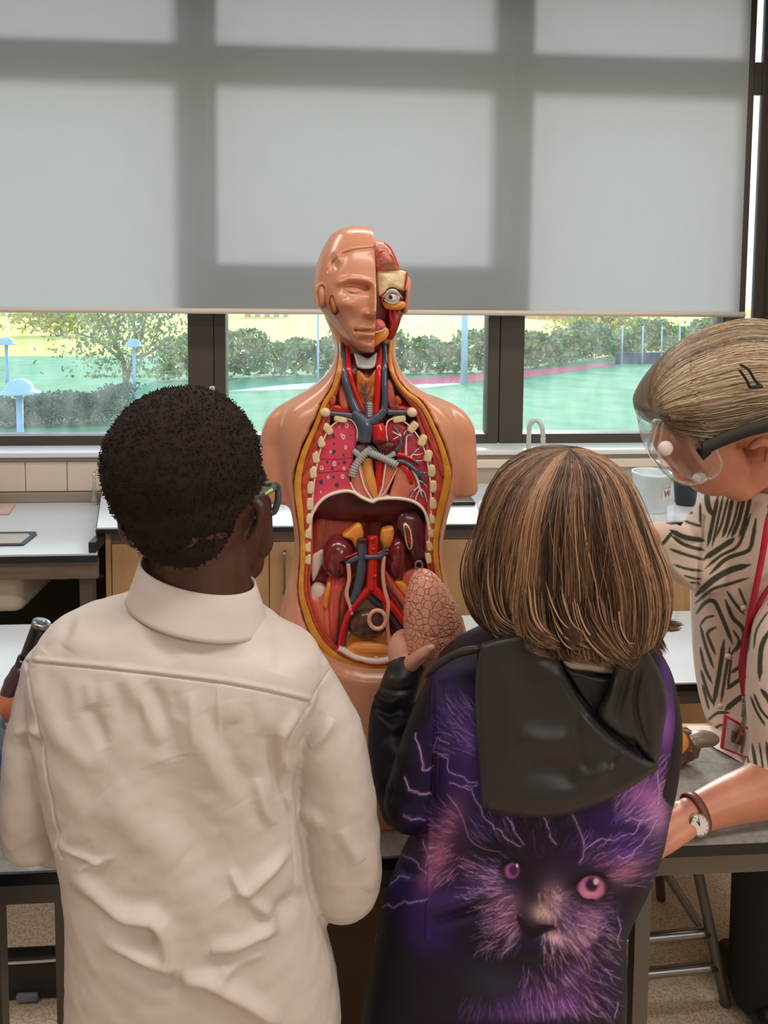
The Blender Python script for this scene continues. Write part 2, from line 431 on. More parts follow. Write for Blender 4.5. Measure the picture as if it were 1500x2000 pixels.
def blind_mat():
    m, n, l, b = _nt('blind_fabric'); out = n['Material Output']
    b.inputs['Base Color'].default_value = srgb(150, 150, 149); b.inputs['Roughness'].default_value = 0.9; b.inputs['Specular IOR Level'].default_value = 0.1
    tl_ = n.new('ShaderNodeBsdfTranslucent'); tl_.inputs[0].default_value = (0.60, 0.625, 0.66, 1)
    t = n.new('ShaderNodeTexCoord'); nz = n.new('ShaderNodeTexNoise'); nz.inputs['Scale'].default_value = 260; l.new(t.outputs['Object'], nz.inputs[0])
    bp = n.new('ShaderNodeBump'); bp.inputs['Strength'].default_value = 0.12; bp.inputs['Distance'].default_value = 0.001
    l.new(nz.outputs['Fac'], bp.inputs['Height']); l.new(bp.outputs[0], b.inputs['Normal'])
    mx = n.new('ShaderNodeMixShader'); mx.inputs[0].default_value = 0.25; l.new(b.outputs[0], mx.inputs[1]); l.new(tl_.outputs[0], mx.inputs[2])
    l.new(mx.outputs[0], out.inputs[0]); return m
BL = thing('roller_blind', 'wide pale grey roller blind pulled most of the way down over the window', 'blind', (0.0, 3.05, 1.61))
nx, nz_ = 90, 50
bx = np.linspace(-2.05, 1.667, nx); bz = np.linspace(1.612, 2.97, nz_)
XX, ZZ = np.meshgrid(bx, bz, indexing='ij')
YY = 3.05+0.0015*np.sin(XX*5+ZZ*1.3)
mesh('fabric', np.stack([XX, YY, ZZ], -1).reshape(-1, 3), grid_faces(nx, nz_), blind_mat(), BL)
V, Fc = tube([(-2.05, 3.05, 1.608), (0, 3.05, 1.608), (1.69, 3.05, 1.608)], 0.011, 12, 8)
mesh('bottom_bar', V, Fc, mat('blind_bar', (206, 196, 184), 0.4), BL)
V, Fc = tube([(-2.05, 3.06, 2.985), (1.69, 3.06, 2.985)], 0.03, 16, 4)
mesh('roller', V, Fc, M_white, BL)

# ------------------------------------------------------------------ outside
ZG = -3.04
def outside(name, V, Fc, m, label, cat, group=None, kind=None, smooth=False):
    o = mesh(name, V, Fc, m, None, smooth); tag(o, label, cat, group, kind); return o
def ground_poly(pts, z, thick=0.02):
    P = [(x, y, z) for x, y in pts]; return prism(P, (0, 0, -1), thick)
M_lawn = mat('lawn_grass', (92, 164, 116), 0.9, rgb2=(64, 132, 94), vscale=0.5, vmin=0.3, vmax=0.7)
o = mesh('lawn', *ground_poly([(-120, 6), (120, 6), (120, 62), (-120, 62)], ZG, .1), M_lawn, None, False); o['kind'] = 'structure'
M_field = mat('sunlit_dry_field', (236, 216, 96), 0.9, rgb2=(196, 196, 84), vscale=0.06, stretch=(0.5, 3, 1))  # dry grass, with the sunlit yellow put into its colour
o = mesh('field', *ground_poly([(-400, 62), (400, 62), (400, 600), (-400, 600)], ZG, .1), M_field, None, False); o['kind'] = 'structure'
# running track and the pale path in front of it
trk = [atz(p[0], p[1], ZG+.02)[:2] for p in [(780, 741), (950, 730), (1100, 717), (1200, 707), (1200, 713), (1020, 738), (890, 748), (780, 752)]]
o = mesh('running_track', *ground_poly(trk, ZG+.02), mat('red_track', (214, 92, 110), .9), None, False); tag(o, 'red running track curving across the lawn in front of the hedge', 'running track')
pth = [atz(p[0], p[1], ZG+.02)[:2] for p in [(440, 764), (560, 751), (660, 744), (830, 744), (905, 749), (830, 757), (640, 757), (520, 762)]]
o = mesh('footpath', *ground_poly(pth, ZG+.015), mat('pale_path', (230, 232, 232), .9), None, False); o['kind'] = 'structure'

M_post = mat('galvanised_post', (150, 186, 226), 0.5)
def lamp(px_, pt, Y, wid, base_z=ZG, label=''):
    c = at(px_, pt, Y); s = wid/0.9
    t = thing('street_lamp', label, 'street lamp', (c[0], c[1], base_z), 'dome topped lamps on the lawn')
    prof = [(0.001, 0), (.10, -.01), (.2, -.06), (.27, -.14), (.3, -.24), (.32, -.255), (.45, -.30), (.45, -.325), (.3, -.30), (.05, -.29)]
    V, Fc = lathe([(r*s, h*s) for r, h in prof], c, 24); mesh('dome', V, Fc, M_post, t)
    V, Fc = lathe([(.07*s, 0), (.07*s, c[2]-.28*s-base_z)], (c[0], c[1], base_z), 12); mesh('pole', V, Fc, M_post, t)
lamp(37, 739, 17, .9, label='nearest dome topped lamp, by the low shrubs at the window edge')
lamp(261, 662, 31.2, .82, label='dome topped lamp in front of the thin tree')
lamp(12, 658, 34, .9, label='dome topped lamp at the very edge of the window, behind the nearest lamp')
def pole(px_, py0, py1, r, name, label, cat, group=None):
    b = atz(px_, py1, ZG); tp = at(px_, py0, b[1])
    V, Fc = lathe([(r, 0), (r*.8, tp[2]-ZG)], (b[0], b[1], ZG), 10)
    o = mesh(name, V, Fc, mat('pale_pole', (176, 200, 222), .5)); tag(o, label, cat, group)
pole(906, 560, 750, .2, 'floodlight_mast', 'thick pale mast standing at the edge of the red running track', 'mast')
pole(308, 640, 764, .06, 'lamp_mast', 'thin pale mast on the lawn to the right of the thin tree', 'mast')
pole(621, 612, 745, .07, 'lamp_mast', 'thin pale mast behind the neck of the anatomical torso', 'mast')
for k, (px_, b) in enumerate([(1214, 712), (1254, 712), (1291, 711), (1326, 710)]):
    pole(px_, 636, b, .07, 'fence_post', ['pale court post at the end of the red track', 'second pale court post from the red track', 'third pale court post from the red track', 'pale court post nearest the woman in goggles'][k], 'post', 'pale posts of the court')
# court board behind the posts
b0, b1 = atz(1206, 712, ZG), atz(1360, 710, ZG)
V, Fc = prism([b0+[0, .3, 0], b1+[0, .3, 0], b1+[0, .3, 0.85], b0+[0, .3, 0.85]], (0, 1, 0), .15)
o = mesh('court_board', V, Fc, mat('dark_board', (72, 76, 100), .8), None, False); tag(o, 'dark low board along the foot of the pale court posts', 'board')
# rail fence on the field
fy = 120.0
def rail_fence():
    t = thing('rail_fence', 'pale thin rail fence standing in the yellow field', 'fence', (20, fy, ZG))
    mm = mat('fence_white', (235, 225, 190), .7); parts = []
    z1 = at(900, 632, fy)[2]
    V, Fc = join([box(-8, 75, fy-.06, fy+.06, z1-.12, z1), box(-8, 75, fy-.05, fy+.05, z1-1.3, z1-1.2)]); mesh('rail', V, Fc, mm, t, False)
    for xx in np.arange(-6, 75, 5.0): mesh('post', *box(xx-.09, xx+.09, fy-.09, fy+.09, ZG, z1), mm, t, False)
rail_fence()
# distant buildings
def house(px0, px1, pyt, Y, rgb, label):
    a, b = at(px0, pyt, Y), at(px1, pyt, Y)
    t = thing('house', label, 'house', ((a[0]+b[0])/2, Y+4, ZG))
    mesh('wall', *box(a[0], b[0], Y, Y+8, ZG, a[2]), mat('brick_%d' % rgb[1], rgb, .8), t, False)
    w = b[0]-a[0]
    mesh('roof', *prism([(a[0]-.5, Y-.5, a[2]), (b[0]+.5, Y-.5, a[2]), (b[0], Y+4, a[2]+4), (a[0], Y+4, a[2]+4)], (0, 0, .4), 1), mat('roof_tiles', (150, 110, 90), .8), t, False)
    for k in range(4):
        xx = a[0]+w*(.14+.22*k); mesh('window', *box(xx, xx+w*.1, Y-.06, Y+.02, a[2]-3.2, a[2]-1.0), mat('house_glass', (230, 240, 240), .2), t, False)
house(478, 562, 596, 190, (226, 168, 120), 'pale brick building far across the yellow field, left of the torso neck')
house(1040, 1200, 590, 190, (214, 150, 110), 'orange brick building far across the yellow field, between the second mullion and the woman')
house(0, 70, 590, 190, (226, 176, 130), 'orange brick building far beyond the thin tree at the window edge')

def foliage(px_poly_pts, name, label, cat, n, size, cols, parent=None, depth=1.0, Yf=None, kind=None):
    """leaf clusters spread through a volume; one mesh of small leaf quads with their own colours"""
    Vs, Fs, Cs = [], [], []
    P = np.array(px_poly_pts)
    k = 0
    for c in P:
        s = size*rng.uniform(.6, 1.3)
        a = rng.normal(size=3); a /= np.linalg.norm(a); b = np.cross(a, rng.normal(size=3)); b /= np.linalg.norm(b)
        Vs += [c-a*s-b*s*.5, c+a*s-b*s*.5, c+a*s+b*s*.5, c-a*s+b*s*.5]; Fs.append((k, k+1, k+2, k+3)); k += 4
        cc = cols[rng.integers(len(cols))]; f = rng.uniform(.75, 1.2); Cs += [[cc[0]*f, cc[1]*f, cc[2]*f]]*4
    o = mesh(name, np.array(Vs), Fs, vmat('leaves', .8, .2), parent, False, np.array(Cs))
    if label: tag(o, label, cat, None, kind)
    return o
def hedge(pxb, Yd, h, thick, nm, label, dens, cols, size):
    pts = []
    B = [atz(px_, py_, ZG) for px_, py_ in pxb]
    B = cr(np.array(B), 60)
    for i in range(dens):
        t = rng.uniform(0, len(B)-1.001); k = int(t); c = B[k]*(1-t+k)+B[k+1]*(t-k)
        hh = h*(1+.18*math.sin(c[0]*.7)+.1*math.sin(c[0]*2.3))*rng.uniform(0.02, 1)**.7
        pts.append(c+np.array([rng.normal()*.25, 1.0+rng.uniform(0, thick), hh]))
    o = foliage(pts, nm, None, None, 0, size, cols)
    tag(o, label, 'hedge'); return o
gr = [srgb(104, 142, 74)[:3], srgb(150, 172, 88)[:3], srgb(80, 116, 76)[:3], srgb(176, 164, 116)[:3]]
hedge([(300, 752), (443, 746), (560, 740), (700, 738), (850, 736), (1020, 728), (1212, 700), (1420, 680)], 46, 2.5, 2.2, 'hedge', 'long bushy hedge running across behind the lawn and track', 16000, gr, .17)
hedge([(-90, 850), (0, 848), (110, 846), (225, 842)], 27, 1.25, 1.6, 'hedge', 'low dark clipped hedge just below the left window, by the nearest lamp', 7000, [srgb(60, 100, 80)[:3], srgb(90, 130, 110)[:3], srgb(50, 80, 70)[:3]], .06)
# thin tree with a loose crown
tb_ = atz(246, 784, ZG); TY = tb_[1]
T = thing('thin_tree', 'thin loose crowned tree on the lawn behind the dome topped lamp', 'tree', tuple(tb_))
M_bark = mat('bark', (150, 122, 104), .9)
br = [[(246, 786), (246, 745), (240, 705), (225, 670), (205, 630), (180, 600)], [(248, 745), (258, 705), (272, 672), (280, 640), (290, 600)],
      [(240, 705), (222, 690), (190, 665), (150, 650)], [(260, 700), (290, 690), (320, 670), (340, 655)], [(225, 668), (232, 630), (235, 585)], [(270, 680), (262, 640), (262, 590)]]
parts = []
for k, b in enumerate(br):
    parts.append(tube([at(p[0], p[1], TY+.3*math.sin(3*i+k)) for i, p in enumerate(b)], list(np.linspace(.16 if k == 0 else .09, .035, len(b))), 7))
V, Fc = join(parts); mesh('trunk', V, Fc, M_bark, T)
pts = []
for k in range(2600):
    b = br[rng.integers(len(br))]; q = rng.integers(2, len(b)); p = np.array(b[q-1])*.5+np.array(b[q])*.5
    pxk = p[0]+rng.normal()*48; pyk = min(p[1]+rng.normal()*34, 735)
    pts.append(at(pxk, pyk, TY+rng.normal()*1.2))
foliage(pts, 'crown', None, None, 0, .085, [srgb(150, 168, 84)[:3], srgb(120, 146, 86)[:3], srgb(190, 180, 96)[:3], srgb(110, 130, 96)[:3]], T)
# two autumn trees beyond the field
for k, (cx_, cy_, rr, lab) in enumerate([(120, 612, 3.2, 'yellow autumn tree far behind the thin tree'), (1180, 622, 3.0, 'yellow leafy tree far behind the court posts')]):
    c = at(cx_, cy_, 95.0); t = thing('autumn_tree', lab, 'tree', (c[0], c[1], ZG), 'autumn trees across the field')
    mesh('trunk', *tube([(c[0], c[1], ZG), (c[0], c[1], c[2])], [.25, .12], 8), M_bark, t)
    pts = c+rng.normal(size=(1500, 3))*np.array([rr, rr*.6, 1.3]); pts = pts[pts[:, 2] > ZG+.4]
    foliage(pts, 'crown', None, None, 0, .3, [srgb(220, 200, 90)[:3], srgb(190, 180, 80)[:3], srgb(160, 170, 80)[:3]], t)
# ================================================================== BACK COUNTER
def part(name, prs, m, parent, smooth=False, label=None):
    V, Fc = join(prs if isinstance(prs, list) else [prs]); return mesh(name, V, Fc, m, parent, smooth, None, label)
# sink counter (lower, far left)
SC = thing('sink_counter', 'low grey sink worktop with black edge along the tiled wall', 'counter', (-1.3, 2.7, 0))
poly = [(-2.6, 2.40, .86), (-.729, 2.405, .86), (-.885, 3.02, .86), (-2.6, 3.02, .86)]
part('worktop', prism(poly, (0, 0, -1), .006), M_lam, SC)
poly2 = [(-2.605, 2.395, .854), (-.727, 2.40, .854), (-.883, 3.02, .854), (-2.605, 3.02, .854)]
part('edge', prism(poly2, (0, 0, -1), .02), M_black, SC)
part('apron', box(-2.6, -.735, 2.42, 2.44, .775, .834), mat('grey_wood_rail', (128, 112, 98), .6, var=.2, vscale=20, stretch=(.3, 1, 4)), SC)
part('bowl', box(-1.5, -1.0, 2.5, 2.9, .63, .83, .03), mat('ceramic', (220, 212, 200), .3), SC, True, 'white ceramic bowl under the worktop')
part('leg', box(-.80, -.76, 2.45, 2.49, 0, .834), M_apron, SC); part('leg', box(-2.5, -2.46, 2.45, 2.49, 0, .834), M_apron, SC)
part('end_upstand', box(-.757, -.735, 2.41, 2.50, .861, .894), M_black, SC)
sk = [(-1.45, 2.49), (-.985, 2.49), (-.985, 2.60), (-1.0, 2.63), (-1.45, 2.63)]
part('sink_rim', prism([(a, b, .8605) for a, b in sk], (0, 0, 1), .004), M_black, SC)
part('sink_opening', prism([(a*0.97-.045, (b-2.56)*.72+2.552, .8646) for a, b in sk], (0, 0, 1), .0015), mat('sink_beige', (176, 164, 150), .5), SC)
# long worktop over the cabinets
WT = thing('long_worktop', 'long pale grey worktop with black edge on the maple cupboards', 'worktop', (.6, 2.75, .9))
poly = [(-.751, 2.478, .92), (2.3, 2.478, .92), (2.3, 3.02, .92), (-.89, 3.02, .92)]
part('surface', prism(poly, (0, 0, -1), .005), M_lam, WT)
poly = [(-.754, 2.475, .915), (2.3, 2.475, .915), (2.3, 3.02, .915), (-.893, 3.02, .915)]
part('edge', prism(poly, (0, 0, -1), .015), M_black, WT)
def cabinet(x0, label):
    t = thing('cabinet', label, 'cupboard', (x0+.52, 2.75, 0), 'maple cupboards under the long worktop')
    part('body', [box(x0, x0+1.04, 2.53, 3.0, .08, .9), box(x0, x0+.016, 2.505, 2.53, .08, .9)], M_wood, t)
    part('rail', box(x0+.016, x0+1.04, 2.515, 2.53, .858, .9), mat('taupe_rail', (118, 106, 94), .6), t)
    part('plinth', box(x0, x0+1.04, 2.57, 3.0, 0, .08), M_black, t)
    for k in range(2):
        a = x0+.019+k*.511
        d = part('door', box(a, a+.508, 2.507, 2.529, .1, .855, .0015), M_wood, t)
        hx = a+.46 if k == 0 else a+.05
        part('handle', tube([(hx, 2.507, .825), (hx, 2.482, .825), (hx, 2.478, .815), (hx, 2.478, .70), (hx, 2.482, .69), (hx, 2.507, .69)], .0045, 8), M_steel, d, True)
cabinet(-.733, 'maple cupboard with steel bar handles at the sink end of the worktop')
cabinet(.309, 'maple cupboard behind the girl, middle of the row under the worktop')
cabinet(1.351, 'maple cupboard behind the woman in goggles, under the worktop')

# ------------------------------------------------------------------ things on and under the counters
M_clear = None
def clear_mat(name, tint=(1, 1, 1), gloss=.1, dust=.05, rough=.03):
    m, n, l, b = _nt(name); n.remove(b); out = n['Material Output']
    tr = n.new('ShaderNodeBsdfTransparent'); tr.inputs[0].default_value = (*tint, 1)
    gl = n.new('ShaderNodeBsdfGlossy'); gl.inputs['Roughness'].default_value = rough
    df = n.new('ShaderNodeBsdfDiffuse'); df.inputs[0].default_value = (.85, .85, .83, 1)
    lw = n.new('ShaderNodeLayerWeight'); lw.inputs[0].default_value = .25
    mr = n.new('ShaderNodeMapRange'); mr.inputs[3].default_value = gloss*.5; mr.inputs[4].default_value = min(gloss*5, .9); l.new(lw.outputs['Facing'], mr.inputs[0])
    m1 = n.new('ShaderNodeMixShader'); m1.inputs[0].default_value = dust; l.new(tr.outputs[0], m1.inputs[1]); l.new(df.outputs[0], m1.inputs[2])
    m2 = n.new('ShaderNodeMixShader'); l.new(mr.outputs[0], m2.inputs[0]); l.new(m1.outputs[0], m2.inputs[1]); l.new(gl.outputs[0], m2.inputs[2])
    l.new(m2.outputs[0], out.inputs[0]); return m
# waste bucket with its label
bc = atz(1271, 997, .92); BK = thing('bucket', 'white plastic tub with a paper label on the long worktop beside the girl', 'tub', (bc[0], bc[1], .92))
M_tub = mat('cloudy_plastic', (214, 226, 232), .35, var=.12, vscale=14)
prof = [(.001, .002), (.052, .0), (.054, .006), (.054, .018), (.056, .02), (.066, .128), (.068, .13), (.068, .14), (.064, .14), (.062, .135), (.053, .02), (.001, .015)]
mesh('tub_wall', *lathe(prof, (bc[0], bc[1], .92), 36), M_tub, BK)
def on_tub(u, v, off):   # u metres round the tub from the side facing the room, v metres up
    r = .056+(.066-.056)*(v-.02)/.108+off; a = -math.pi/2+u/.06
    return np.array([bc[0]+r*math.cos(a), bc[1]+r*math.sin(a), .92+v])
V = [on_tub(u, v, .0012) for u in np.linspace(.012, .075, 12) for v in (.052, .092)]
mesh('paper_label', V, grid_faces(12, 2), mat('label_paper', (222, 210, 196), .7), BK)
tv, tf = text_mesh('Wa', .034)
mesh('lettering', [on_tub(.018+p[0], .062+p[1], .0022) for p in tv], tf, mat('label_ink', (60, 44, 44), .6), BK, False)
pc = atz(1338, 985, .92); o = mesh('beaker_cup', *lathe([(.001, 0), (.032, 0), (.036, .008), (.044, .095), (.047, .1), (.043, .1), (.034, .01), (.001, .008)], pc, 28), mat('black_plastic', (34, 38, 42), .45)); tag(o, 'black plastic cup on the worktop between the tub and the woman', 'cup')
# swan neck tap
tp = atz(1031, 948, .92); zt = at(1036, 818, tp[1])[2]
TP = thing('swan_neck_tap', 'tall pale swan neck tap standing on the long worktop under the window', 'tap', tuple(tp))
r_ = .028
pts = [tp+[0, 0, .0], [tp[0], tp[1], zt-.06], [tp[0]+.003, tp[1]-.005, zt-.022], [tp[0]+.022, tp[1]-.015, zt-.003], [tp[0]+.042, tp[1]-.025, zt-.02], [tp[0]+.048, tp[1]-.03, zt-.055], [tp[0]+.049, tp[1]-.03, zt-.07]]
M_tap = mat('pale_enamel', (196, 196, 192), .25, .1)
mesh('spout', *tube(pts, .0095, 14, 50), M_tap, TP)
mesh('nozzle', *tube([pts[-1], pts[-1]+np.array([0, 0, -.05])], [.011, .008], 12), M_tap, TP)
mesh('base', *lathe([(.03, 0), (.03, .01), (.016, .03), (.012, .06)], tp, 18), M_tap, TP)
# flat black case and crumpled tissue on the worktop
cc = atz(872, 988, .92)
o = mesh('flat_case', *join([box(cc[0]-.16, cc[0]+.105, cc[1], cc[1]+.16, .92, .932, .003)]), mat('black_lacquer', (18, 24, 30), .12), None, False); tag(o, 'flat glossy black case lying on the worktop behind the torso arm', 'case')
tc_ = atz(958, 992, .92); V, Fc = ellipsoid(tc_+[0, 0, .008], (.05, .04, .02), None, 24)
V = V+vnormals(V, Fc)*(fbm(V, 40, 3)*.012)[:, None]; V[:, 2] = np.maximum(V[:, 2], .921)
o = mesh('paper_tissue', V, Fc, mat('tissue', (226, 226, 224), .9)); tag(o, 'crumpled white tissue on the worktop between the torso arm and the girl', 'tissue')
# heat mat and tripod far left
hm = [atz(p[0], p[1], .862) for p in [(-60, 986), (30, 986), (17, 1005), (-80, 1005)]]
o = mesh('heat_mat', *prism([(a[0], a[1], .861) for a in hm], (0, 0, 1), .006), mat('pinkish_board', (212, 176, 160), .8, var=.15, vscale=20), None, False); tag(o, 'pinkish heat proof mat on the sink worktop under the tripod', 'mat')
t0 = np.array([hm[0][0]+.05, (hm[0][1]+hm[2][1])/2, .867])
TR = thing('tripod', 'black metal tripod standing on the pinkish heat mat', 'tripod', tuple(t0))
for a in (20, 140, 260):
    a = math.radians(a); d = np.array([math.cos(a), math.sin(a)*.6, 0]); mesh('leg', *tube([t0+d*.075, t0+d*.05+[0, 0, .17]], .004, 8), M_black, TR)
mesh('ring', *tube([t0+np.array([.05*math.cos(a), .05*.6*math.sin(a), .17]) for a in np.linspace(0, 2*math.pi, 12, endpoint=False)], .004, 8, 40, closed=True), M_black, TR)
# glass bottle on a wooden foot at the corner of the sink counter
gb = atz(185, 985, .86); GB = thing('glass_dropper', 'small clear glass dropper on a tan foot at the end of the sink worktop', 'glassware', tuple(gb))
mesh('glass_tube', *lathe([(.012, .006), (.013, .05), (.006, .07), (.005, .13), (.004, .13), (.005, .07), (.011, .05), (.010, .01)], gb, 18), clear_mat('lab_glass', (.95, .96, .95), .12, .08), GB)
mesh('foot', *lathe([(.001, 0), (.015, 0), (.016, .004), (.010, .008), (.001, .008)], gb, 18), mat('tan_foot', (206, 176, 130), .5), GB)
# under the sink counter
bx_ = at(40, 1130, 2.95); o = mesh('socket_box', *box(bx_[0], bx_[0]+.08, 2.93, 3.05, bx_[2], bx_[2]+.035, .004), mat('dark_grey_box', (60, 58, 56), .6), None, False); tag(o, 'dark grey socket box on the wall under the sink worktop', 'box')
pp = [at(p[0], p[1], 3.0) for p in [(90, 1126), (130, 1128), (150, 1122), (180, 1128), (205, 1122)]]
o = mesh('waste_pipe', *tube(pp, .009, 10), mat('grey_pipe', (120, 112, 104), .6)); tag(o, 'grey waste pipe along the wall under the sink worktop', 'pipe')

# ================================================================== TABLES
M_tt = mat('table_laminate', (168, 168, 164), 0.28, spec=.5, rgb2=(150, 149, 146), vscale=90)
def bench(x0, x1, y0, y1, z, label, grp, panel=False, top=None):
    t = thing('work_table', label, 'table', ((x0+x1)/2, (y0+y1)/2, 0), grp)
    part('tabletop', box(x0, x1, y0+.002, y1, z-.004, z), top or M_tt, t)
    part('edge', box(x0, x1, y0, y1, z-.021, z-.004), M_black, t)
    a = .02
    part('frame', [box(x0+a, x1-a, y0+.012, y0+.037, z-.06, z-.021), box(x0+a, x1-a, y1-.037, y1-.012, z-.06, z-.021), box(x0+a, x0+a+.025, y0+.037, y1-.037, z-.06, z-.021), box(x1-a-.025, x1-a, y0+.037, y1-.037, z-.06, z-.021)], M_apron, t)
    for lx in (x0+a, x1-a-.025):
        for ly in (y0+.012, y1-.037): part('leg', box(lx, lx+.025, ly, ly+.025, 0, z-.06), M_apron, t)
    if panel: part('modesty_panel', box(-.06, x1-.06, y1-.06, y1-.045, .15, z-.06), mat('brown_panel', (96, 68, 46), .6), t)
    return t
bench(-.545, .468, 1.126, 1.465, .8, 'near grey topped table carrying the anatomical torso', 'near work tables', True)
bench(.47, 1.55, 1.126, 1.465, .8, 'near grey topped table the woman in goggles leans on', 'near work tables')
bench(-2.0, .02, 1.78, 2.21, .72, 'far white topped table behind the boy in the white shirt', 'far work tables', top=M_lam)
bench(.022, 2.0, 1.78, 2.21, .72, 'far white topped table behind the girl and the woman', 'far work tables', top=M_lam)
# stools
def stool(x, y, zs, label, seat_m, rot=0.0, r=.17, fr=M_apron):
    t = thing('lab_stool', label, 'stool', (x, y, 0), 'stools under the near tables')
    mesh('seat', *lathe([(.001, -.03), (r*.75, -.03), (r*.97, -.018), (r, -.004), (r*.97, .004), (.001, .0)], (x, y, zs), 36), seat_m, t)
    C = []
    for k in range(4):
        a = rot+math.pi/4+k*math.pi/2; d = np.array([math.cos(a), math.sin(a), 0]); tp_ = np.array([x, y, zs-.03])+d*r*.62; bt = np.array([x, y, .002])+d*r*1.15; C.append((tp_, bt))
        mesh('leg', *tube([tp_, bt], .013, 10), fr, t)
    for k in range(4):
        for h in ((.62, .80) if k % 2 == 0 else (.70,)):
            a, b = C[k], C[(k+1) % 4]; mesh('foot_rail', *tube([a[0]*(1-h)+a[1]*h, b[0]*(1-h)+b[1]*h], .012, 10), M_steel, t)
stool(.765, 1.80, .45, 'grey framed stool tucked under the table by the woman in goggles', mat('brown_seat', (80, 66, 58), .5), .05, .2)
bg0 = atz(-60, 1990, .0); bg1 = atz(170, 1990, 0)
BG = thing('bag', 'flat black bag with pale piping lying on the floor under the near table', 'bag', ((bg0[0]+bg1[0])/2, 1.775, 0))
part('body', box(bg0[0], bg1[0]+.1, 1.75, 1.80, .002, .105, .016), mat('black_nylon', (26, 23, 24), .55), BG, True)
part('piping', tube([(bg0[0]+.02, 1.757, .095), ((bg0[0]+bg1[0])/2, 1.75, .101), (bg1[0]+.08, 1.757, .101)], .0028, 8), mat('white_piping', (224, 222, 220), .5), BG, True)
c0 = atz(12, 1990, .02); c1 = atz(115, 1985, .02)
for c_, w_ in ((c0, .05), (c1, .06)): part('corner_trim', box(c_[0], c_[0]+w_, 1.742, 1.76, .006, .026, .004), mat('blue_grey_trim', (120, 132, 154), .5), BG, True)
# ================================================================== ANATOMICAL TORSO
YC = 1.225                       # plane of the frontal cut
TZ = 0.8
TO = thing('anatomical_torso', 'open anatomical torso model with half a skinned face, standing on the near table', 'torso model', (.055, 1.30, TZ))
M_skin = mat('model_skin', (214, 148, 116), 0.28, spec=.5, var=.04, vscale=6, coat=.25)
def stripe(name, a, b, sc=(60, 60, 5), rough=.35, bump=.25):
    return mat(name, a, rough, rgb2=b, vscale=3, stretch=sc, bump=bump, bscale=3, vmin=.3, vmax=.7, coat=.2)
M_fat = mat('model_fat', (226, 160, 58), .35, rgb2=(206, 134, 44), vscale=60, coat=.2)
M_mus = mat('model_muscle', (206, 84, 62), .4, rgb2=(166, 50, 44), vscale=90, vmin=.35, vmax=.6, coat=.2)
M_bone = mat('model_bone', (240, 222, 180), .4, rgb2=(222, 196, 146), vscale=120, coat=.15)
M_pleura = mat('model_membrane', (240, 224, 208), .35, coat=.2)
M_blue = mat('model_vein', (72, 86, 102), .25, coat=.4)
M_red = mat('model_artery', (206, 32, 30), .22, coat=.4)
M_redd = mat('model_deep_red', (112, 34, 32), .4, rgb2=(80, 22, 22), vscale=40)
M_kid = mat('model_kidney', (116, 36, 42), .18, coat=.5)
M_org = mat('model_orange', (236, 160, 62), .3, rgb2=(222, 132, 48), vscale=50, coat=.3)
M_cart = mat('model_cartilage', (172, 170, 168), .35, coat=.2)
M_pinkf = stripe('model_pink_fibre', (238, 138, 106), (214, 92, 74), (90, 90, 5))
M_flank = stripe('model_flank', (176, 82, 62), (128, 50, 40), (70, 70, 6))
M_psoas = stripe('model_psoas', (232, 104, 82), (196, 64, 54), (110, 110, 8))
M_pink = mat('model_pink', (236, 172, 148), .3, coat=.3)
M_cut = mat('model_cut_vessel', (92, 24, 24), .4)
M_spl = mat('model_spleen', (96, 46, 56), .2, coat=.5)
M_colon = mat('model_colon', (88, 54, 46), .25, coat=.4)
M_per = mat('model_pericardium', (228, 140, 112), .35, rgb2=(208, 112, 92), vscale=30, coat=.2)

OUT = [(668, 645), (664, 680), (661, 708), (656, 735), (646, 764), (630, 788), (612, 832), (590, 880), (577, 925), (575, 960), (580, 1000), (586, 1050), (586, 1100), (583, 1150), (590, 1192),
       (606, 1236), (640, 1280), (690, 1305), (742, 1312), (792, 1302), (828, 1276), (852, 1236), (866, 1190), (866, 1150), (857, 1100), (856, 1050), (866, 1000), (876, 960),
       (881, 925), (870, 880), (850, 832), (826, 788), (798, 766), (778, 742), (768, 715), (764, 690), (757, 645)]
OUTP = cr(np.array(OUT, float), 240, True)
NECK = [True]
def YR(py): return .06*np.clip((722-np.asarray(py, float))/62, 0, 1) if NECK[0] else 0*np.asarray(py, float)
def inset(P, d):
    """offset a closed pixel loop inwards by d (array or scalar), lightly smoothed"""
    T = np.roll(P, -2, 0)-np.roll(P, 2, 0); T /= np.linalg.norm(T, axis=1)[:, None]
    N_ = np.stack([T[:, 1], -T[:, 0]], 1); c = P.mean(0)
    s = np.sign(((c-P)*N_).sum(1).sum()); Q = P+N_*s*np.asarray(d).reshape(-1, 1)
    for _ in range(6): Q = .5*Q+.25*(np.roll(Q, 1, 0)+np.roll(Q, -1, 0))
    return Q
def ring(name, A, B, Y, thick, m, parent, bevel=.0015, label=None, dome=0.0):
    """flat band between two pixel loops, with depth"""
    n = len(A); mid = (A+B)/2
    Y = Y+YR(A[:, 1])
    L = [atn(A[:, 0], A[:, 1], Y+bevel)+[0, thick, 0], atn(A[:, 0], A[:, 1], Y+bevel), atn((A*.85+B*.15)[:, 0], (A*.85+B*.15)[:, 1], Y), atn(mid[:, 0], mid[:, 1], Y-dome),
         atn((A*.15+B*.85)[:, 0], (A*.15+B*.85)[:, 1], Y), atn(B[:, 0], B[:, 1], Y+bevel), atn(B[:, 0], B[:, 1], Y+bevel)+[0, thick, 0]]
    V = np.vstack(L); Fc = grid_faces(len(L), n, False, True)
    return mesh(name, V, Fc, m, parent, True, None, label)
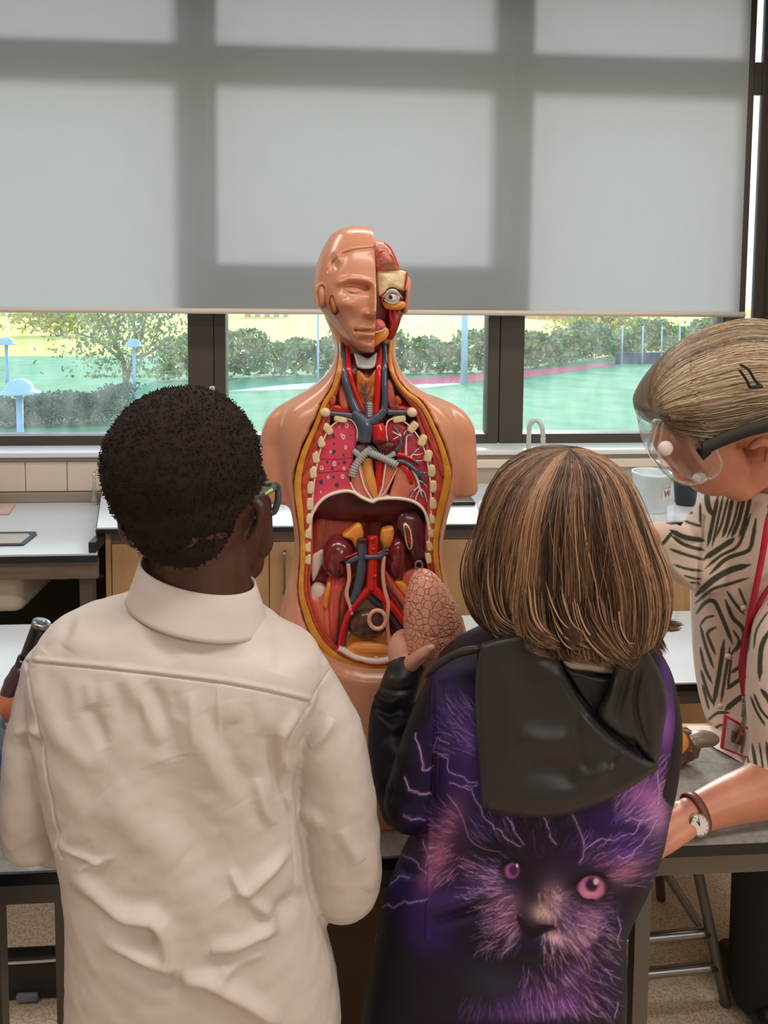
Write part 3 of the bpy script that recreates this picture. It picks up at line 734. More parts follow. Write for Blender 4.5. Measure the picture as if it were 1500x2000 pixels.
def pillow(name, poly, Y, bulge, thick, m, parent, n=64, rings=9, colf=None, label=None, smooth=True, tilt=0.0, closed=True):
    P = cr(np.array(poly, float), n, True) if closed else np.array(poly, float)
    n = len(P); c = P.mean(0); V = [atn(P[:, 0], P[:, 1], Y+YR(P[:, 1]))+[0, thick, 0]]; PX = [P]
    for k in range(rings):
        s = math.cos(k/(rings-1)*math.pi/2) if bulge > .004 else 1-k/(rings-1)
        s = max(s, .004); Q = c+(P-c)*s; d = bulge*math.sqrt(max(0, 1-s*s))
        V.append(atn(Q[:, 0], Q[:, 1], Y+YR(Q[:, 1]))-[0, d, 0]); PX.append(Q)
    V = np.vstack(V); PX = np.vstack(PX); Fc = grid_faces(rings+1, n, False, True); Fc.append(tuple(range(rings*n, (rings+1)*n)))
    cols = colf(PX[:, 0], PX[:, 1]) if colf else None
    return mesh(name, V, Fc, m, parent, smooth, cols, label)
def ptube(name, pts, w, Y, m, parent, n=12, flat=.8, seg=None, extra=None):
    """vessel through pixel points; w widths in pixels (scalar or per point)"""
    w = np.full(len(pts), w, float) if np.isscalar(w) else np.asarray(w, float)
    Ys = [p[2] if len(p) > 2 else Y+float(YR(p[1])) for p in pts]
    W = [at(p[0], p[1], y) for p, y in zip(pts, Ys)]
    pr = tube(W, w/2/F*YC, n, seg, flat)
    if extra: pr = join([pr]+extra)
    return mesh(name, pr[0], pr[1], m, parent)
def tubes(name, lst, Y, m, parent, n=8):
    prs = []
    for pts, w in lst:
        w = np.full(len(pts), w, float) if np.isscalar(w) else np.asarray(w, float)
        prs.append(tube([at(p[0], p[1], p[2] if len(p) > 2 else Y+float(YR(p[1]))) for p in pts], w/2/F*YC, n, None, .8))
    V, Fc = join(prs); return mesh(name, V, Fc, m, parent)

# ---- skin: trunk with arm stubs and thigh stubs, front hollowed inside the cut outline
rows = [(570, 640, 780, 1.345, .045), (605, 631, 784, 1.34, .055), (640, 644, 776, 1.33, .055), (660, 652, 772, 1.32, .054), (690, 655, 771, 1.31, .056), (720, 645, 781, 1.31, .062), (748, 620, 803, 1.31, .07), (770, 588, 838, 1.31, .08), (792, 562, 868, 1.31, .09),
        (830, 548, 888, 1.31, .098), (900, 556, 886, 1.31, .1), (960, 566, 880, 1.31, .1), (1000, 573, 870, 1.31, .1), (1050, 578, 860, 1.31, .098), (1100, 573, 863, 1.31, .098),
        (1150, 561, 876, 1.31, .1), (1230, 545, 890, 1.31, .104), (1300, 548, 888, 1.31, .106), (1400, 560, 876, 1.305, .108), (1480, 568, 868, 1.30, .11), (1574, 572, 862, 1.295, .112)]
tr = loft_rows(rows, 72, 90, 3.4)
def stub(cx, x0, x1, top, bot):
    a = at((x0+x1)/2+(8 if cx < 700 else -10), top, 1.31); b = at((x0+x1)/2, bot, 1.31); r = (x1-x0)/2/F*1.31
    return tube([a+(b-a)*t for t in (0, .2, .45, .7, 1)], [r*.7, r*1.0, r*1.04, r*1.02, r*.98], 28, 26, 1.05)
sh = [limb([at(612, 812, 1.31), at(560, 838, 1.31), at(545, 872, 1.31)], [.045, .04, .034]), limb([at(812, 812, 1.31), at(876, 838, 1.31), at(892, 872, 1.31)], [.045, .042, .036])]
V, Fc, E = union([tr, stub(500, 503, 586, 850, 978), stub(900, 852, 937, 850, 966)]+sh, .0042, 10)
px_, py_ = proj(V)
ins = inside(px_, py_, OUTP) & (V[:, 1] < 1.31)
V[ins, 1] = np.maximum(V[ins, 1], YC+.052)
d, _ = seg_dist(px_, py_, np.vstack([OUTP, OUTP[:1]]))
nr = (~ins) & (V[:, 1] < 1.31) & (d < 22) & (V[:, 1] < YC)
V[nr, 1] = YC+.001+(V[nr, 1]-YC)*np.clip(d[nr]/22, 0, 1)
V[:, 2] = np.maximum(V[:, 2], TZ+.001)
V = lap_smooth(V, E, 2)
mesh('skin', V, Fc, M_skin, TO)

# ---- rims of the cut
A0 = OUTP; yy = A0[:, 1]
wf = np.where(yy < 700, 6, 0)+np.where(yy >= 700, 1, 0)*np.where(yy < 790, 9, np.where(yy < 900, 8+ (yy-790)*.03, np.where(yy < 1010, 13, 10)));  wf = np.where(yy > 1180, 13, wf)
A1 = inset(A0, wf)
ring('fat_layer', A0, A1, YC-.001, .05, M_fat, TO)
wm = np.interp(A1[:, 1], [740, 790, 830, 860, 885, 920, 960, 1000, 1050, 1200, 1320], [2, 6, 13, 13, 17, 19, 14, 10, 7, 7, 6])
A2 = inset(A1, wm)
ring('muscle_layer', A1, A2, YC+.002, .05, M_mus, TO)
wr_ = np.interp(A2[:, 1], [740, 790, 830, 900, 960, 1010, 1090, 1130, 1320], [1, 3, 9, 10, 10, 8, 8, 4, 3])
A3 = inset(A2, wr_)
ring('rib_bed', A2, A3, YC+.005, .046, stripe('model_intercostal', (214, 96, 74), (180, 60, 54), (200, 200, 60)), TO)
RL = [(665, 819, 10), (640, 838, -38), (626, 863, -24), (616, 893, -13), (611, 923, -7), (606, 953, -5), (605, 985, -3), (603, 1014, 0), (601, 1042, 0), (601, 1069, 0), (601, 1093, 2)]
RR = [(780, 819, -10), (807, 835, 40), (826, 861, 26), (837, 891, 16), (844, 920, 8), (847, 951, 3), (847, 984, 0), (845, 1014, -3), (843, 1041, -4), (840, 1067, -6), (838, 1091, -6)]
for k, (x, y, a) in enumerate(RL+RR):
    w, h = (13, 6) if y < 825 else ((7.2, 12) if y < 1000 else (6, 10.5))
    a = math.radians(a); q = []
    for t in np.linspace(0, 2*math.pi, 14, endpoint=False):
        u = np.sign(math.cos(t))*abs(math.cos(t))**.5*w; v = np.sign(math.sin(t))*abs(math.sin(t))**.5*h
        q.append((x+u*math.cos(a)-v*math.sin(a), y+u*math.sin(a)+v*math.cos(a)))
    pillow('rib', q, YC+.0025, .0008, .02, M_bone, TO, 28, 5)
# dark red muscle ovals on the outer chest wall
for nm, pts in (('chest_muscle', [(628, 842), (606, 880), (588, 918), (592, 930), (600, 905), (618, 868)]), ('chest_muscle', [(834, 846), (856, 890), (872, 925), (862, 934), (856, 905), (840, 868)])):
    pillow(nm, pts, YC+.0015, .002, .004, stripe('model_pectoral', (204, 84, 66), (150, 44, 42), (40, 40, 160)), TO, 40, 6)

# ---- inner walls of the two cavities
CH = [(660, 815), (690, 800), (760, 800), (800, 825), (830, 870), (842, 930), (842, 1010), (612, 1010), (614, 930), (628, 865), (645, 835)]
pillow('chest_wall', CH, YC+.030, 0, .015, M_redd, TO, 90, 5)
AB = [(606, 1040), (614, 998), (640, 968), (690, 962), (727, 978), (780, 974), (822, 990), (838, 1030), (842, 1100), (850, 1160), (842, 1215), (815, 1262), (770, 1292), (720, 1298), (660, 1280), (622, 1236), (604, 1190), (600, 1130)]
pillow('abdomen_wall', AB, YC+.044, 0, .006, M_flank, TO, 110, 6)

# ---- neck
pillow('neck_core', [(668, 672), (690, 660), (757, 660), (763, 720), (766, 760), (800, 800), (640, 800), (660, 760), (658, 720)], YC+.026, .006, .02, stripe('model_neck_muscle', (150, 40, 38), (104, 24, 26), (90, 90, 4)), TO, 60, 6)
pillow('neck_muscle', [(664, 752), (678, 752), (682, 797), (668, 799), (662, 780)], YC+.012, .003, .01, M_pinkf, TO, 40, 5)
pillow('neck_muscle', [(756, 742), (766, 748), (772, 775), (780, 797), (762, 798), (756, 770)], YC+.012, .003, .01, M_pinkf, TO, 40, 5)
pillow('shoulder_muscle', [(628, 803), (646, 790), (690, 798), (690, 812), (640, 812)], YC+.014, .003, .01, M_red, TO, 40, 5)
pillow('shoulder_muscle', [(754, 798), (790, 792), (812, 803), (806, 812), (760, 808)], YC+.014, .003, .01, M_red, TO, 40, 5)
pillow('muscle_oval', [(644, 780), (650, 772), (656, 778), (653, 789), (646, 790)], YC-.002, .002, .004, M_mus, TO, 24, 5)
pillow('muscle_oval', [(771, 780), (776, 773), (784, 782), (782, 790), (774, 789)], YC-.002, .002, .004, M_mus, TO, 24, 5)
pillow('larynx', [(692, 690), (706, 694), (718, 700), (730, 692), (737, 687), (735, 704), (731, 717), (718, 721), (699, 718), (694, 704)], YC+.006, .010, .012, M_cart, TO, 48, 8)
pillow('thyroid', [(698, 724), (708, 728), (718, 738), (728, 728), (734, 722), (733, 750), (731, 775), (726, 790), (708, 790), (699, 770), (696, 745)], YC+.012, .006, .01, mat('model_thyroid', (216, 128, 48), .3, rgb2=(176, 86, 34), vscale=70, coat=.3), TO, 48, 8)
tubes('thyroid_vein', [([(716, 815), (715, 795), (714, 775), (712, 760), (706, 748)], [6, 5, 4, 3, 1.5]), ([(714, 778), (722, 766), (727, 750)], [3.5, 2.5, 1]), ([(713, 768), (704, 764), (699, 758)], [3, 2, 1]), ([(718, 785), (727, 778), (731, 770)], [3, 2, 1]), ([(713, 760), (716, 750), (715, 742)], [3, 2, 1])], YC+.004, M_blue, TO)
pr = [tube([at(711, y, YC+.014), at(720, y+1, YC+.008), at(730, y, YC+.014)], .0022, 8, 10) for y in np.arange(789, 822, 4.5)]
V, Fc = join(pr+[tube([at(720, 784, YC+.016), at(720, 826, YC+.016)], .008, 14, 6)]); mesh('windpipe', V, Fc, M_cart, TO)
ptube('jugular_vein', [(666, 668), (669, 705), (672, 735), (684, 775), (699, 808)], [14, 14, 15, 16, 20], YC+.006, M_blue, TO)
ptube('jugular_vein', [(750, 668), (752, 710), (751, 750), (752, 785), (748, 806)], [11, 12, 12, 13, 15], YC+.006, M_blue, TO)
ptube('carotid_artery', [(677, 676), (681, 720), (688, 750), (702, 785), (716, 815)], [12, 12, 11, 11, 12], YC+.011, M_red, TO)
ptube('carotid_artery', [(743, 676), (740, 715), (738, 760), (735, 800), (735, 830)], [13, 13, 13, 13, 14], YC+.009, M_red, TO)
# ---- great vessels
ptube('subclavian_vein', [(642, 807), (666, 809), (690, 813)], [9, 10, 13], YC+.004, M_blue, TO)
ptube('subclavian_vein', [(803, 806), (780, 805), (757, 805)], [9, 10, 13], YC+.004, M_blue, TO)
V1 = [tube([at(*p, YC+.004) for p in [(690, 805), (703, 818), (713, 832), (713, 850), (711, 862)]], np.array([17, 24, 30, 28, 29])/2/F*YC, 16, 30, .75), tube([at(*p, YC+.004) for p in [(752, 800), (740, 814), (722, 826), (712, 836)]], np.array([15, 17, 20, 20])/2/F*YC, 14, 24, .75)]
V, Fc = join(V1); mesh('vena_cava', V, Fc, M_blue, TO)
pillow('cut_opening', [(698, 861), (711, 857), (725, 861), (711, 867)], YC-.002, .001, .006, M_cut, TO, 24, 4)
ptube('aortic_arch', [(737, 828), (740, 842), (741, 858)], [24, 30, 29], YC+.005, M_red, TO)
pillow('cut_opening', [(727, 861), (741, 855), (756, 860), (748, 867), (733, 867)], YC-.003, .001, .006, M_cut, TO, 24, 4)
pillow('heart_vessel', [(734, 866), (757, 862), (772, 866), (770, 878), (756, 887), (742, 880)], YC+.004, .006, .01, M_redd, TO, 40, 6)
for s, (x, y) in ((0, (636, 806)), (1, (806, 806))):
    pillow('clavicle', [(x+11*math.cos(t)*(1 if math.cos(t) < 0 else .8), y+9*math.sin(t)) for t in np.linspace(0, 2*math.pi, 12, endpoint=False)], YC-.003, .004, .014, M_bone, TO, 32, 6)
# ---- lungs in section
LL = [(684, 819), (694, 832), (698, 856), (693, 878), (690, 894), (685, 913), (684, 939), (692, 958), (674, 959), (648, 964), (629, 978), (616, 1000), (613, 985), (612, 956), (617, 918), (622, 889), (630, 860), (643, 836), (662, 822)]
c_lung = np.array(srgb(222, 70, 96)[:3])
dots = [(677, 831, 4), (651, 852, 3.6), (671, 853, 3.6), (652, 882, 3.8), (667, 849, 2.5), (652, 866, 2.2), (675, 873, 3), (671, 888, 2.5), (646, 882, 2.2), (639, 902, 2.8), (653, 905, 3.6), (673, 903, 3.8), (628, 913, 3.8), (649, 914, 3.2), (672, 914, 2.8), (627, 941, 4.2), (641, 931, 2.4), (651, 931, 2.8), (669, 930, 3.4), (658, 947, 4.4), (663, 834, 1.8), (684, 850, 1.8), (627, 960, 1.8), (662, 905, 2)]
def lungcol(px, py):
    C = np.tile(c_lung, (len(px), 1)); 
    for k, (x, y, r) in enumerate(dots):
        d = np.hypot(px-x, (py-y)*.8)
        rim = srgb(238, 214, 210)[:3] if k % 2 == 0 else srgb(90, 74, 96)[:3]
        core = srgb(200, 60, 84)[:3] if k % 2 == 0 else srgb(60, 40, 60)[:3]
        C[d < r] = rim; C[d < r*.45] = core
    for L in ([(622, 896), (652, 897), (688, 894)], [(616, 924), (640, 922), (662, 919), (684, 921)]):
        d, _ = seg_dist(px, py, L); C[d < 1.1] = srgb(150, 34, 56)[:3]
    return C
M_vp = vmat('model_paint', .35, .5, coat=.25)
pillow('lung_section', LL, YC+.010, .003, .02, M_vp, TO, 220, 60, lungcol)
LR = [(757, 822), (776, 823), (804, 843), (823, 867), (832, 894), (838, 922), (840, 956), (840, 1000), (832, 1004), (822, 990), (804, 979), (782, 972), (784, 950), (776, 930), (776, 905), (772, 885), (766, 868), (757, 858), (753, 840)]
pillow('lung_section', LR, YC+.014, .003, .02, mat('model_lung', (214, 70, 88), .35, rgb2=(186, 50, 72), vscale=40, coat=.2), TO, 90, 10)
pillow('lung_lobe', [(780, 912), (790, 906), (806, 925), (812, 945), (806, 970), (790, 973), (770, 972), (762, 968), (770, 940), (774, 920)], YC+.010, .003, .014, M_per, TO, 60, 8)
pillow('lung_lobe', [(780, 908), (794, 908), (806, 925), (808, 944), (800, 946), (792, 925)], YC+.008, .004, .012, M_red, TO, 40, 8)
pillow('lung_lobe', [(806, 946), (826, 930), (840, 935), (840, 985), (815, 982), (796, 973), (804, 960)], YC+.011, .002, .014, mat('model_lung', (0, 0, 0)), TO, 50, 8)
# pericardium sheets, gullet and aorta behind the heart
pillow('pericardium', [(690, 900), (704, 905), (712, 930), (724, 970), (728, 978), (712, 976), (696, 962), (686, 942), (686, 918)], YC+.012, .003, .012, M_per, TO, 50, 8)
pillow('pericardium', [(752, 896), (766, 900), (776, 912), (766, 940), (752, 968), (738, 974), (744, 945), (748, 918)], YC+.012, .003, .012, M_per, TO, 50, 8)
pillow('cavity_back', [(712, 890), (752, 890), (748, 930), (738, 972), (728, 974), (714, 930)], YC+.024, .001, .006, M_cut, TO, 40, 5)
ptube('gullet', [(716, 894), (719, 925), (727, 952), (735, 974)], [22, 24, 22, 12], YC+.016, stripe('model_gullet', (240, 176, 92), (220, 140, 60), (160, 160, 8)), TO)
ptube('thoracic_aorta', [(741, 898), (743, 925), (741, 950), (737, 970)], [19, 20, 17, 8], YC+.016, M_red, TO)
tubes('membrane_edge', [([(700, 905), (706, 932), (714, 955), (728, 977)], 3.4), ([(755, 897), (750, 930), (746, 955), (738, 973)], 3.2), ([(684, 942), (692, 958), (706, 970), (728, 979)], 4), ([(776, 914), (766, 935), (752, 960), (742, 971)], 2.2)], YC+.006, M_pleura, TO)
tubes('pleura', [([(698, 862), (697, 838), (688, 822), (672, 818), (650, 830), (634, 854), (624, 886), (617, 920), (612, 960), (609, 1000), (607, 1040)], 3.2), ([(757, 862), (754, 840), (757, 824), (768, 818), (790, 824), (812, 846), (828, 876), (836, 910), (841, 950), (842, 1000), (842, 1040), (840, 1090)], 3.2)], YC+.004, M_pleura, TO)
# bronchi
def ringed(pts, w, Y):
    P = cr(np.array(pts, float), 40); prs = [tube([at(p[0], p[1], Y) for p in P[::4]], w*.42/F*YC, 12)]
    for p, q in zip(P[1:-1:3], P[2::3]):
        a, b = at(p[0], p[1], Y), at(q[0], q[1], Y); d = (b-a)/np.linalg.norm(b-a)
        X = np.cross(d, [0, 1.0, 0]); prs.append(tube([a+(X*math.cos(t)+np.array([0, -1.0, 0])*math.sin(t)*.8)*w*.46/F*YC for t in np.linspace(0, 2*math.pi, 12, endpoint=False)], .0012, 6, 18, closed=True))
    return prs
V, Fc = join(ringed([(724, 874), (712, 886), (702, 898), (692, 914), (686, 932)], 17, YC+.006)+ringed([(715, 880), (735, 889), (756, 898), (777, 910)], 17, YC+.006)+ringed([(702, 890), (696, 884), (690, 880)], 11, YC+.006)+ringed([(756, 894), (764, 888), (772, 885)], 11, YC+.006)+ringed([(692, 912), (688, 917), (685, 920)], 9, YC+.006))
mesh('bronchi', V, Fc, M_cart, TO)
pillow('airway_fork', [(694, 872), (712, 868), (735, 872), (760, 886), (740, 892), (716, 890), (700, 884)], YC+.012, .004, .01, mat('model_grey', (120, 112, 106), .4), TO, 40, 6)
M_wh = mat('model_white', (228, 222, 224), .35)
tubes('bronchial_tree', [([(793, 890), (793, 870), (795, 852), (808, 849)], [5, 4, 3, 1.5]), ([(794, 860), (790, 846), (797, 838)], [3, 2.5, 1]), ([(802, 894), (808, 884), (822, 873)], [4, 3, 1.2]), ([(806, 888), (818, 888), (827, 884)], [3, 2.2, 1]), ([(808, 900), (820, 900), (828, 898)], [3, 2, 1]),
     ([(766, 843), (776, 848), (784, 852)], [2, 3, 3]), ([(770, 834), (778, 842), (783, 852)], [1.5, 2.5, 3]), ([(768, 858), (778, 853)], [1.5, 3]),
     ([(806, 918), (815, 936), (820, 955), (826, 972)], [6, 5.5, 4.5, 2]), ([(818, 950), (808, 960), (801, 972)], [4, 3, 1.5]), ([(820, 955), (814, 968), (811, 980)], [3, 2.4, 1.2]), ([(822, 955), (830, 965), (834, 981)], [3.4, 2.5, 1.2]), ([(816, 938), (826, 942), (834, 952)], [3.5, 2.5, 1.2]), ([(812, 930), (824, 926), (832, 922)], [3, 2, 1])], YC+.007, M_wh, TO)
tubes('lung_vein', [([(772, 880), (779, 874), (783, 864), (780, 856)], [9, 9, 7, 4]), ([(770, 900), (790, 903), (811, 918), (824, 932), (831, 944)], [5, 8, 9, 7, 3]), ([(816, 924), (826, 924), (832, 934)], [4, 3, 1.5]), ([(790, 862), (792, 848), (798, 842)], [3.5, 2.5, 1.5]), ([(770, 832), (778, 838), (780, 846)], [2, 2.5, 1.5]), ([(806, 898), (816, 904), (822, 910)], [5, 4, 2]), ([(804, 886), (812, 878)], [3, 1.5]), ([(808, 958), (802, 964), (798, 972)], [3, 2.5, 1]), ([(826, 960), (830, 972)], [2.5, 1])], YC+.005, M_blue, TO)
tubes('lung_artery', [([(774, 886), (790, 890), (804, 896), (818, 906)], [9, 9, 7, 3]), ([(790, 890), (788, 876), (786, 866)], [5, 4, 2]), ([(806, 897), (812, 890)], [4, 1.5]), ([(776, 850), (784, 856), (790, 862)], [2, 2.5, 2])], YC+.008, M_red, TO)
# ---- diaphragm
D = [(606, 1052), (606, 1024), (612, 1000), (626, 980), (645, 967), (672, 960), (690, 962), (706, 972), (722, 979), (729, 981), (738, 976), (760, 974), (784, 975), (806, 980), (823, 991), (833, 1008), (838, 1030), (840, 1056)]
Pd = cr(np.array(D, float), 90)
def strip(name, P, w, Y, back, m, up=True):
    N_ = np.gradient(P, axis=0); N_ /= np.linalg.norm(N_, axis=1)[:, None]; N_ = np.stack([N_[:, 1], -N_[:, 0]], 1)
    A = P+N_*w/2; B = P-N_*w/2; V = np.vstack([atn(A[:, 0], A[:, 1], Y)+[0, back, 0], atn(A[:, 0], A[:, 1], Y), atn(B[:, 0], B[:, 1], Y), atn(B[:, 0], B[:, 1], Y)+[0, back, 0]])
    return mesh(name, V, grid_faces(4, len(P), True), m, TO)
strip('diaphragm', Pd, 5.0, YC+.003, .045, M_pleura)
pillow('diaphragm_vault_shade', [(616, 1002), (640, 971), (672, 963), (700, 970), (727, 984), (770, 979), (806, 984), (828, 1006), (806, 996), (727, 996), (650, 985)], YC+.036, .003, .01, mat('model_vault_shade', (112, 86, 74), .5), TO, 70, 6)  # shadow under the diaphragm painted as a grey-brown patch
# ---- flank, tendon patches and psoas
pillow('flank_muscle', [(607, 1046), (640, 985), (690, 985), (720, 1005), (706, 1040), (660, 1060), (636, 1110), (610, 1120)], YC+.036, .004, .012, M_flank, TO, 60, 7)
pillow('tendon', [(609, 1088), (620, 1079), (631, 1074), (632, 1096), (626, 1108), (612, 1136), (608, 1120)], YC+.030, .002, .01, M_pleura, TO, 40, 5)
pillow('tendon', [(607, 1150), (618, 1142), (634, 1147), (636, 1162), (620, 1172), (606, 1174)], YC+.026, .004, .012, M_pleura, TO, 40, 6)
pillow('iliac_muscle', [(604, 1166), (622, 1168), (640, 1150), (654, 1200), (658, 1262), (640, 1256), (620, 1226), (606, 1196)], YC+.024, .006, .015, M_pinkf, TO, 50, 7)
pillow('psoas', [(640, 1130), (672, 1120), (682, 1160), (676, 1200), (662, 1250), (658, 1275), (640, 1240), (636, 1180)], YC+.026, .012, .012, M_psoas, TO, 60, 8)
pillow('psoas', [(750, 1110), (772, 1130), (800, 1170), (820, 1215), (812, 1240), (790, 1225), (768, 1190), (754, 1150)], YC+.026, .012, .012, M_psoas, TO, 60, 8)
pillow('iliac_muscle', [(790, 1120), (830, 1110), (846, 1150), (842, 1210), (820, 1245), (806, 1200), (786, 1150)], YC+.030, .006, .01, M_pinkf, TO, 50, 7)
pillow('fat_streak', [(640, 1140), (646, 1140), (642, 1176), (636, 1192), (630, 1180), (634, 1160)], YC+.016, .003, .01, M_org, TO, 30, 5)
pillow('fat_streak', [(770, 1135), (790, 1140), (800, 1160), (806, 1180), (786, 1160)], YC+.018, .003, .01, M_org, TO, 30, 5)
# ---- kidneys, adrenals, spleen
pillow('adrenal_gland', [(668, 1047), (682, 1034), (697, 1023), (706, 1026), (710, 1046), (702, 1064), (695, 1072), (686, 1056)], YC+.022, .008, .012, M_org, TO, 44, 7)
pillow('adrenal_gland', [(745, 1037), (756, 1031), (768, 1031), (769, 1050), (762, 1068), (751, 1073), (743, 1057)], YC+.022, .006, .012, M_org, TO, 44, 7)
pillow('spleen', [(775, 1011), (782, 1000), (796, 996), (815, 1001), (830, 1024), (836, 1057), (833, 1083), (822, 1100), (808, 1098), (797, 1078), (786, 1048), (776, 1030)], YC+.026, .016, .012, M_spl, TO, 60, 9)
pillow('spleen_hilum', [(788, 1026), (794, 1023), (802, 1034), (806, 1056), (805, 1070), (799, 1074), (793, 1062), (790, 1042)], YC+.009, .003, .012, M_bone, TO, 36, 5)
pillow('spleen_hilum', [(790, 1029), (794, 1027), (800, 1036), (803, 1056), (802, 1068), (799, 1070), (795, 1060), (792, 1042)], YC+.007, .002, .012, M_spl, TO, 36, 5)
tubes('spleen_vessel', [([(796, 1036), (799, 1052), (801, 1066)], [2, 3, 2]), ([(799, 1044), (794, 1050)], [2, 1.5]), ([(800, 1054), (796, 1060)], [2, 1.5]), ([(800, 1050), (803, 1056)], [2, 1.5])], YC+.004, M_red, TO)
K1 = [(646, 1052), (660, 1047), (676, 1053), (688, 1066), (692, 1080), (684, 1088), (672, 1092), (670, 1097), (676, 1106), (674, 1122), (660, 1130), (645, 1126), (634, 1112), (629, 1094), (633, 1070)]
K2 = [(761, 1067), (770, 1052), (781, 1050), (791, 1062), (794, 1082), (792, 1110), (782, 1130), (768, 1131), (756, 1116), (752, 1100), (757, 1088), (756, 1078)]
pillow('kidney', K1, YC+.024, .024, .012, M_kid, TO, 72, 12)
pillow('kidney', K2, YC+.026, .020, .012, M_kid, TO, 72, 12)
# ---- abdominal vessels
ptube('lower_vena_cava', [(707, 1056), (707, 1085), (704, 1120), (698, 1150), (688, 1178)], [20, 20, 19, 18, 15], YC+.008, M_blue, TO)
pillow('cut_opening', [(697, 1056), (707, 1052), (718, 1056), (707, 1061)], YC+.001, .001, .006, M_cut, TO, 24, 4)
ptube('renal_vein', [(700, 1088), (688, 1094), (674, 1100)], [14, 12, 6], YC+.006, M_blue, TO)
tubes('renal_vein', [([(712, 1088), (730, 1088), (746, 1084), (752, 1066)], [11, 10, 10, 5]), ([(746, 1084), (758, 1080)], [6, 4])], YC+.002, M_blue, TO)
tubes('renal_artery', [([(698, 1080), (684, 1086), (670, 1091)], [4, 4, 2.5]), ([(736, 1082), (750, 1076), (760, 1074)], [4, 4, 2.5]), ([(745, 1080), (757, 1084)], [3, 2])], YC+.003, M_red, TO)
ab_extra = [ellipsoid(at(726, 1052, YC+.002), (.005, .006, .005)), ellipsoid(at(729, 1072, YC+.002), (.004, .005, .003)), ellipsoid(at(732, 1124, YC+.002), (.004, .005, .003))]
ptube('abdominal_aorta', [(728, 1046), (728, 1083), (727, 1120), (725, 1152)], [20, 22, 21, 24], YC+.008, M_red, TO, extra=ab_extra)
tubes('iliac_artery', [([(727, 1146), (708, 1164), (688, 1188), (674, 1216), (667, 1245), (664, 1272)], [21, 17, 15, 14, 14, 13]), ([(725, 1146), (744, 1164), (764, 1183), (786, 1212), (800, 1232)], [21, 17, 15, 14, 13]), ([(746, 1166), (752, 1186), (752, 1206)], [10, 9, 7])], YC+.008, M_red, TO, 12)
tubes('iliac_vein', [([(706, 1158), (722, 1164), (736, 1176), (754, 1192), (774, 1216), (790, 1242)], [13, 13, 13, 12, 12, 11]), ([(690, 1190), (684, 1210), (674, 1240), (670, 1270)], [9, 9, 9, 9])], YC+.014, M_blue, TO, 12)
tubes('gonadal_vessel', [([(702, 1112), (690, 1126), (672, 1144), (664, 1180), (662, 1210), (657, 1255)], 2.6), ([(738, 1104), (746, 1130), (766, 1158), (786, 1188), (796, 1206)], 2.6)], YC+.006, M_redd, TO)
tubes('gonadal_vessel', [([(668, 1150), (663, 1185), (666, 1206), (658, 1235), (655, 1258)], 3.6), ([(742, 1112), (752, 1136), (772, 1162), (788, 1186), (794, 1200)], 3.4)], YC+.009, M_blue, TO)
ptube('ureter', [(680, 1100), (682, 1130), (677, 1160), (684, 1184), (687, 1200)], 8.5, YC+.006, M_pink, TO)
ptube('ureter', [(750, 1086), (748, 1120), (751, 1150), (758, 1180), (756, 1216), (761, 1258)], 8, YC+.004, M_pink, TO)
# ---- pelvis
pillow('pelvic_fat', [(676, 1238), (700, 1232), (742, 1232), (764, 1242), (772, 1270), (760, 1290), (700, 1292), (668, 1275)], YC+.022, .004, .014, M_fat, TO, 50, 6)
pillow('spine_front', [(692, 1178), (706, 1164), (726, 1164), (742, 1176), (748, 1196), (730, 1206), (700, 1206), (686, 1196)], YC+.022, .008, .012, mat('model_olive', (150, 126, 92), .4, var=.2, vscale=30), TO, 50, 7)
V, Fc, E = union([ellipsoid(at(697, 1216, YC+.02), (.017, .018, .020)), ellipsoid(at(718, 1206, YC+.016), (.022, .020, .018)), ellipsoid(at(727, 1224, YC+.016), (.023, .018, .016)), ellipsoid(at(708, 1226, YC+.018), (.017, .018, .016))], .0022, 3)
mesh('colon', V, Fc, M_colon, TO)
rp = [at(737+16*math.cos(t), 1210+18*math.sin(t), YC-.006) for t in np.linspace(0, 2*math.pi, 18, endpoint=False)]
mesh('cut_ring', *tube(rp, .0036, 10, 60, closed=True), M_pink, TO)
pillow('cut_opening', [(737+13*math.cos(t), 1210+15*math.sin(t)) for t in np.linspace(0, 2*math.pi, 12, endpoint=False)], YC-.004, .0008, .01, M_colon, TO, 24, 4)
pillow('bladder', [(676, 1268), (690, 1257), (720, 1252), (750, 1257), (767, 1268), (756, 1281), (722, 1287), (688, 1282)], YC+.010, .010, .014, stripe('model_bladder', (238, 158, 76), (218, 126, 54), (8, 60, 160)), TO, 50, 8)
Pp = cr(np.array([(660, 1268), (678, 1279), (700, 1288), (738, 1294), (778, 1286), (808, 1266)], float), 60)
strip('pelvic_rim', Pp, 11, YC-.0025, .02, M_pleura)
strip('pelvic_muscle', Pp+np.array([0, 4]), 4, YC-.0035, .02, M_mus)
pillow('pubic_joint', [(730, 1284), (738, 1282), (742, 1290), (740, 1301), (732, 1301)], YC+.002, .003, .01, M_bone, TO, 24, 5)

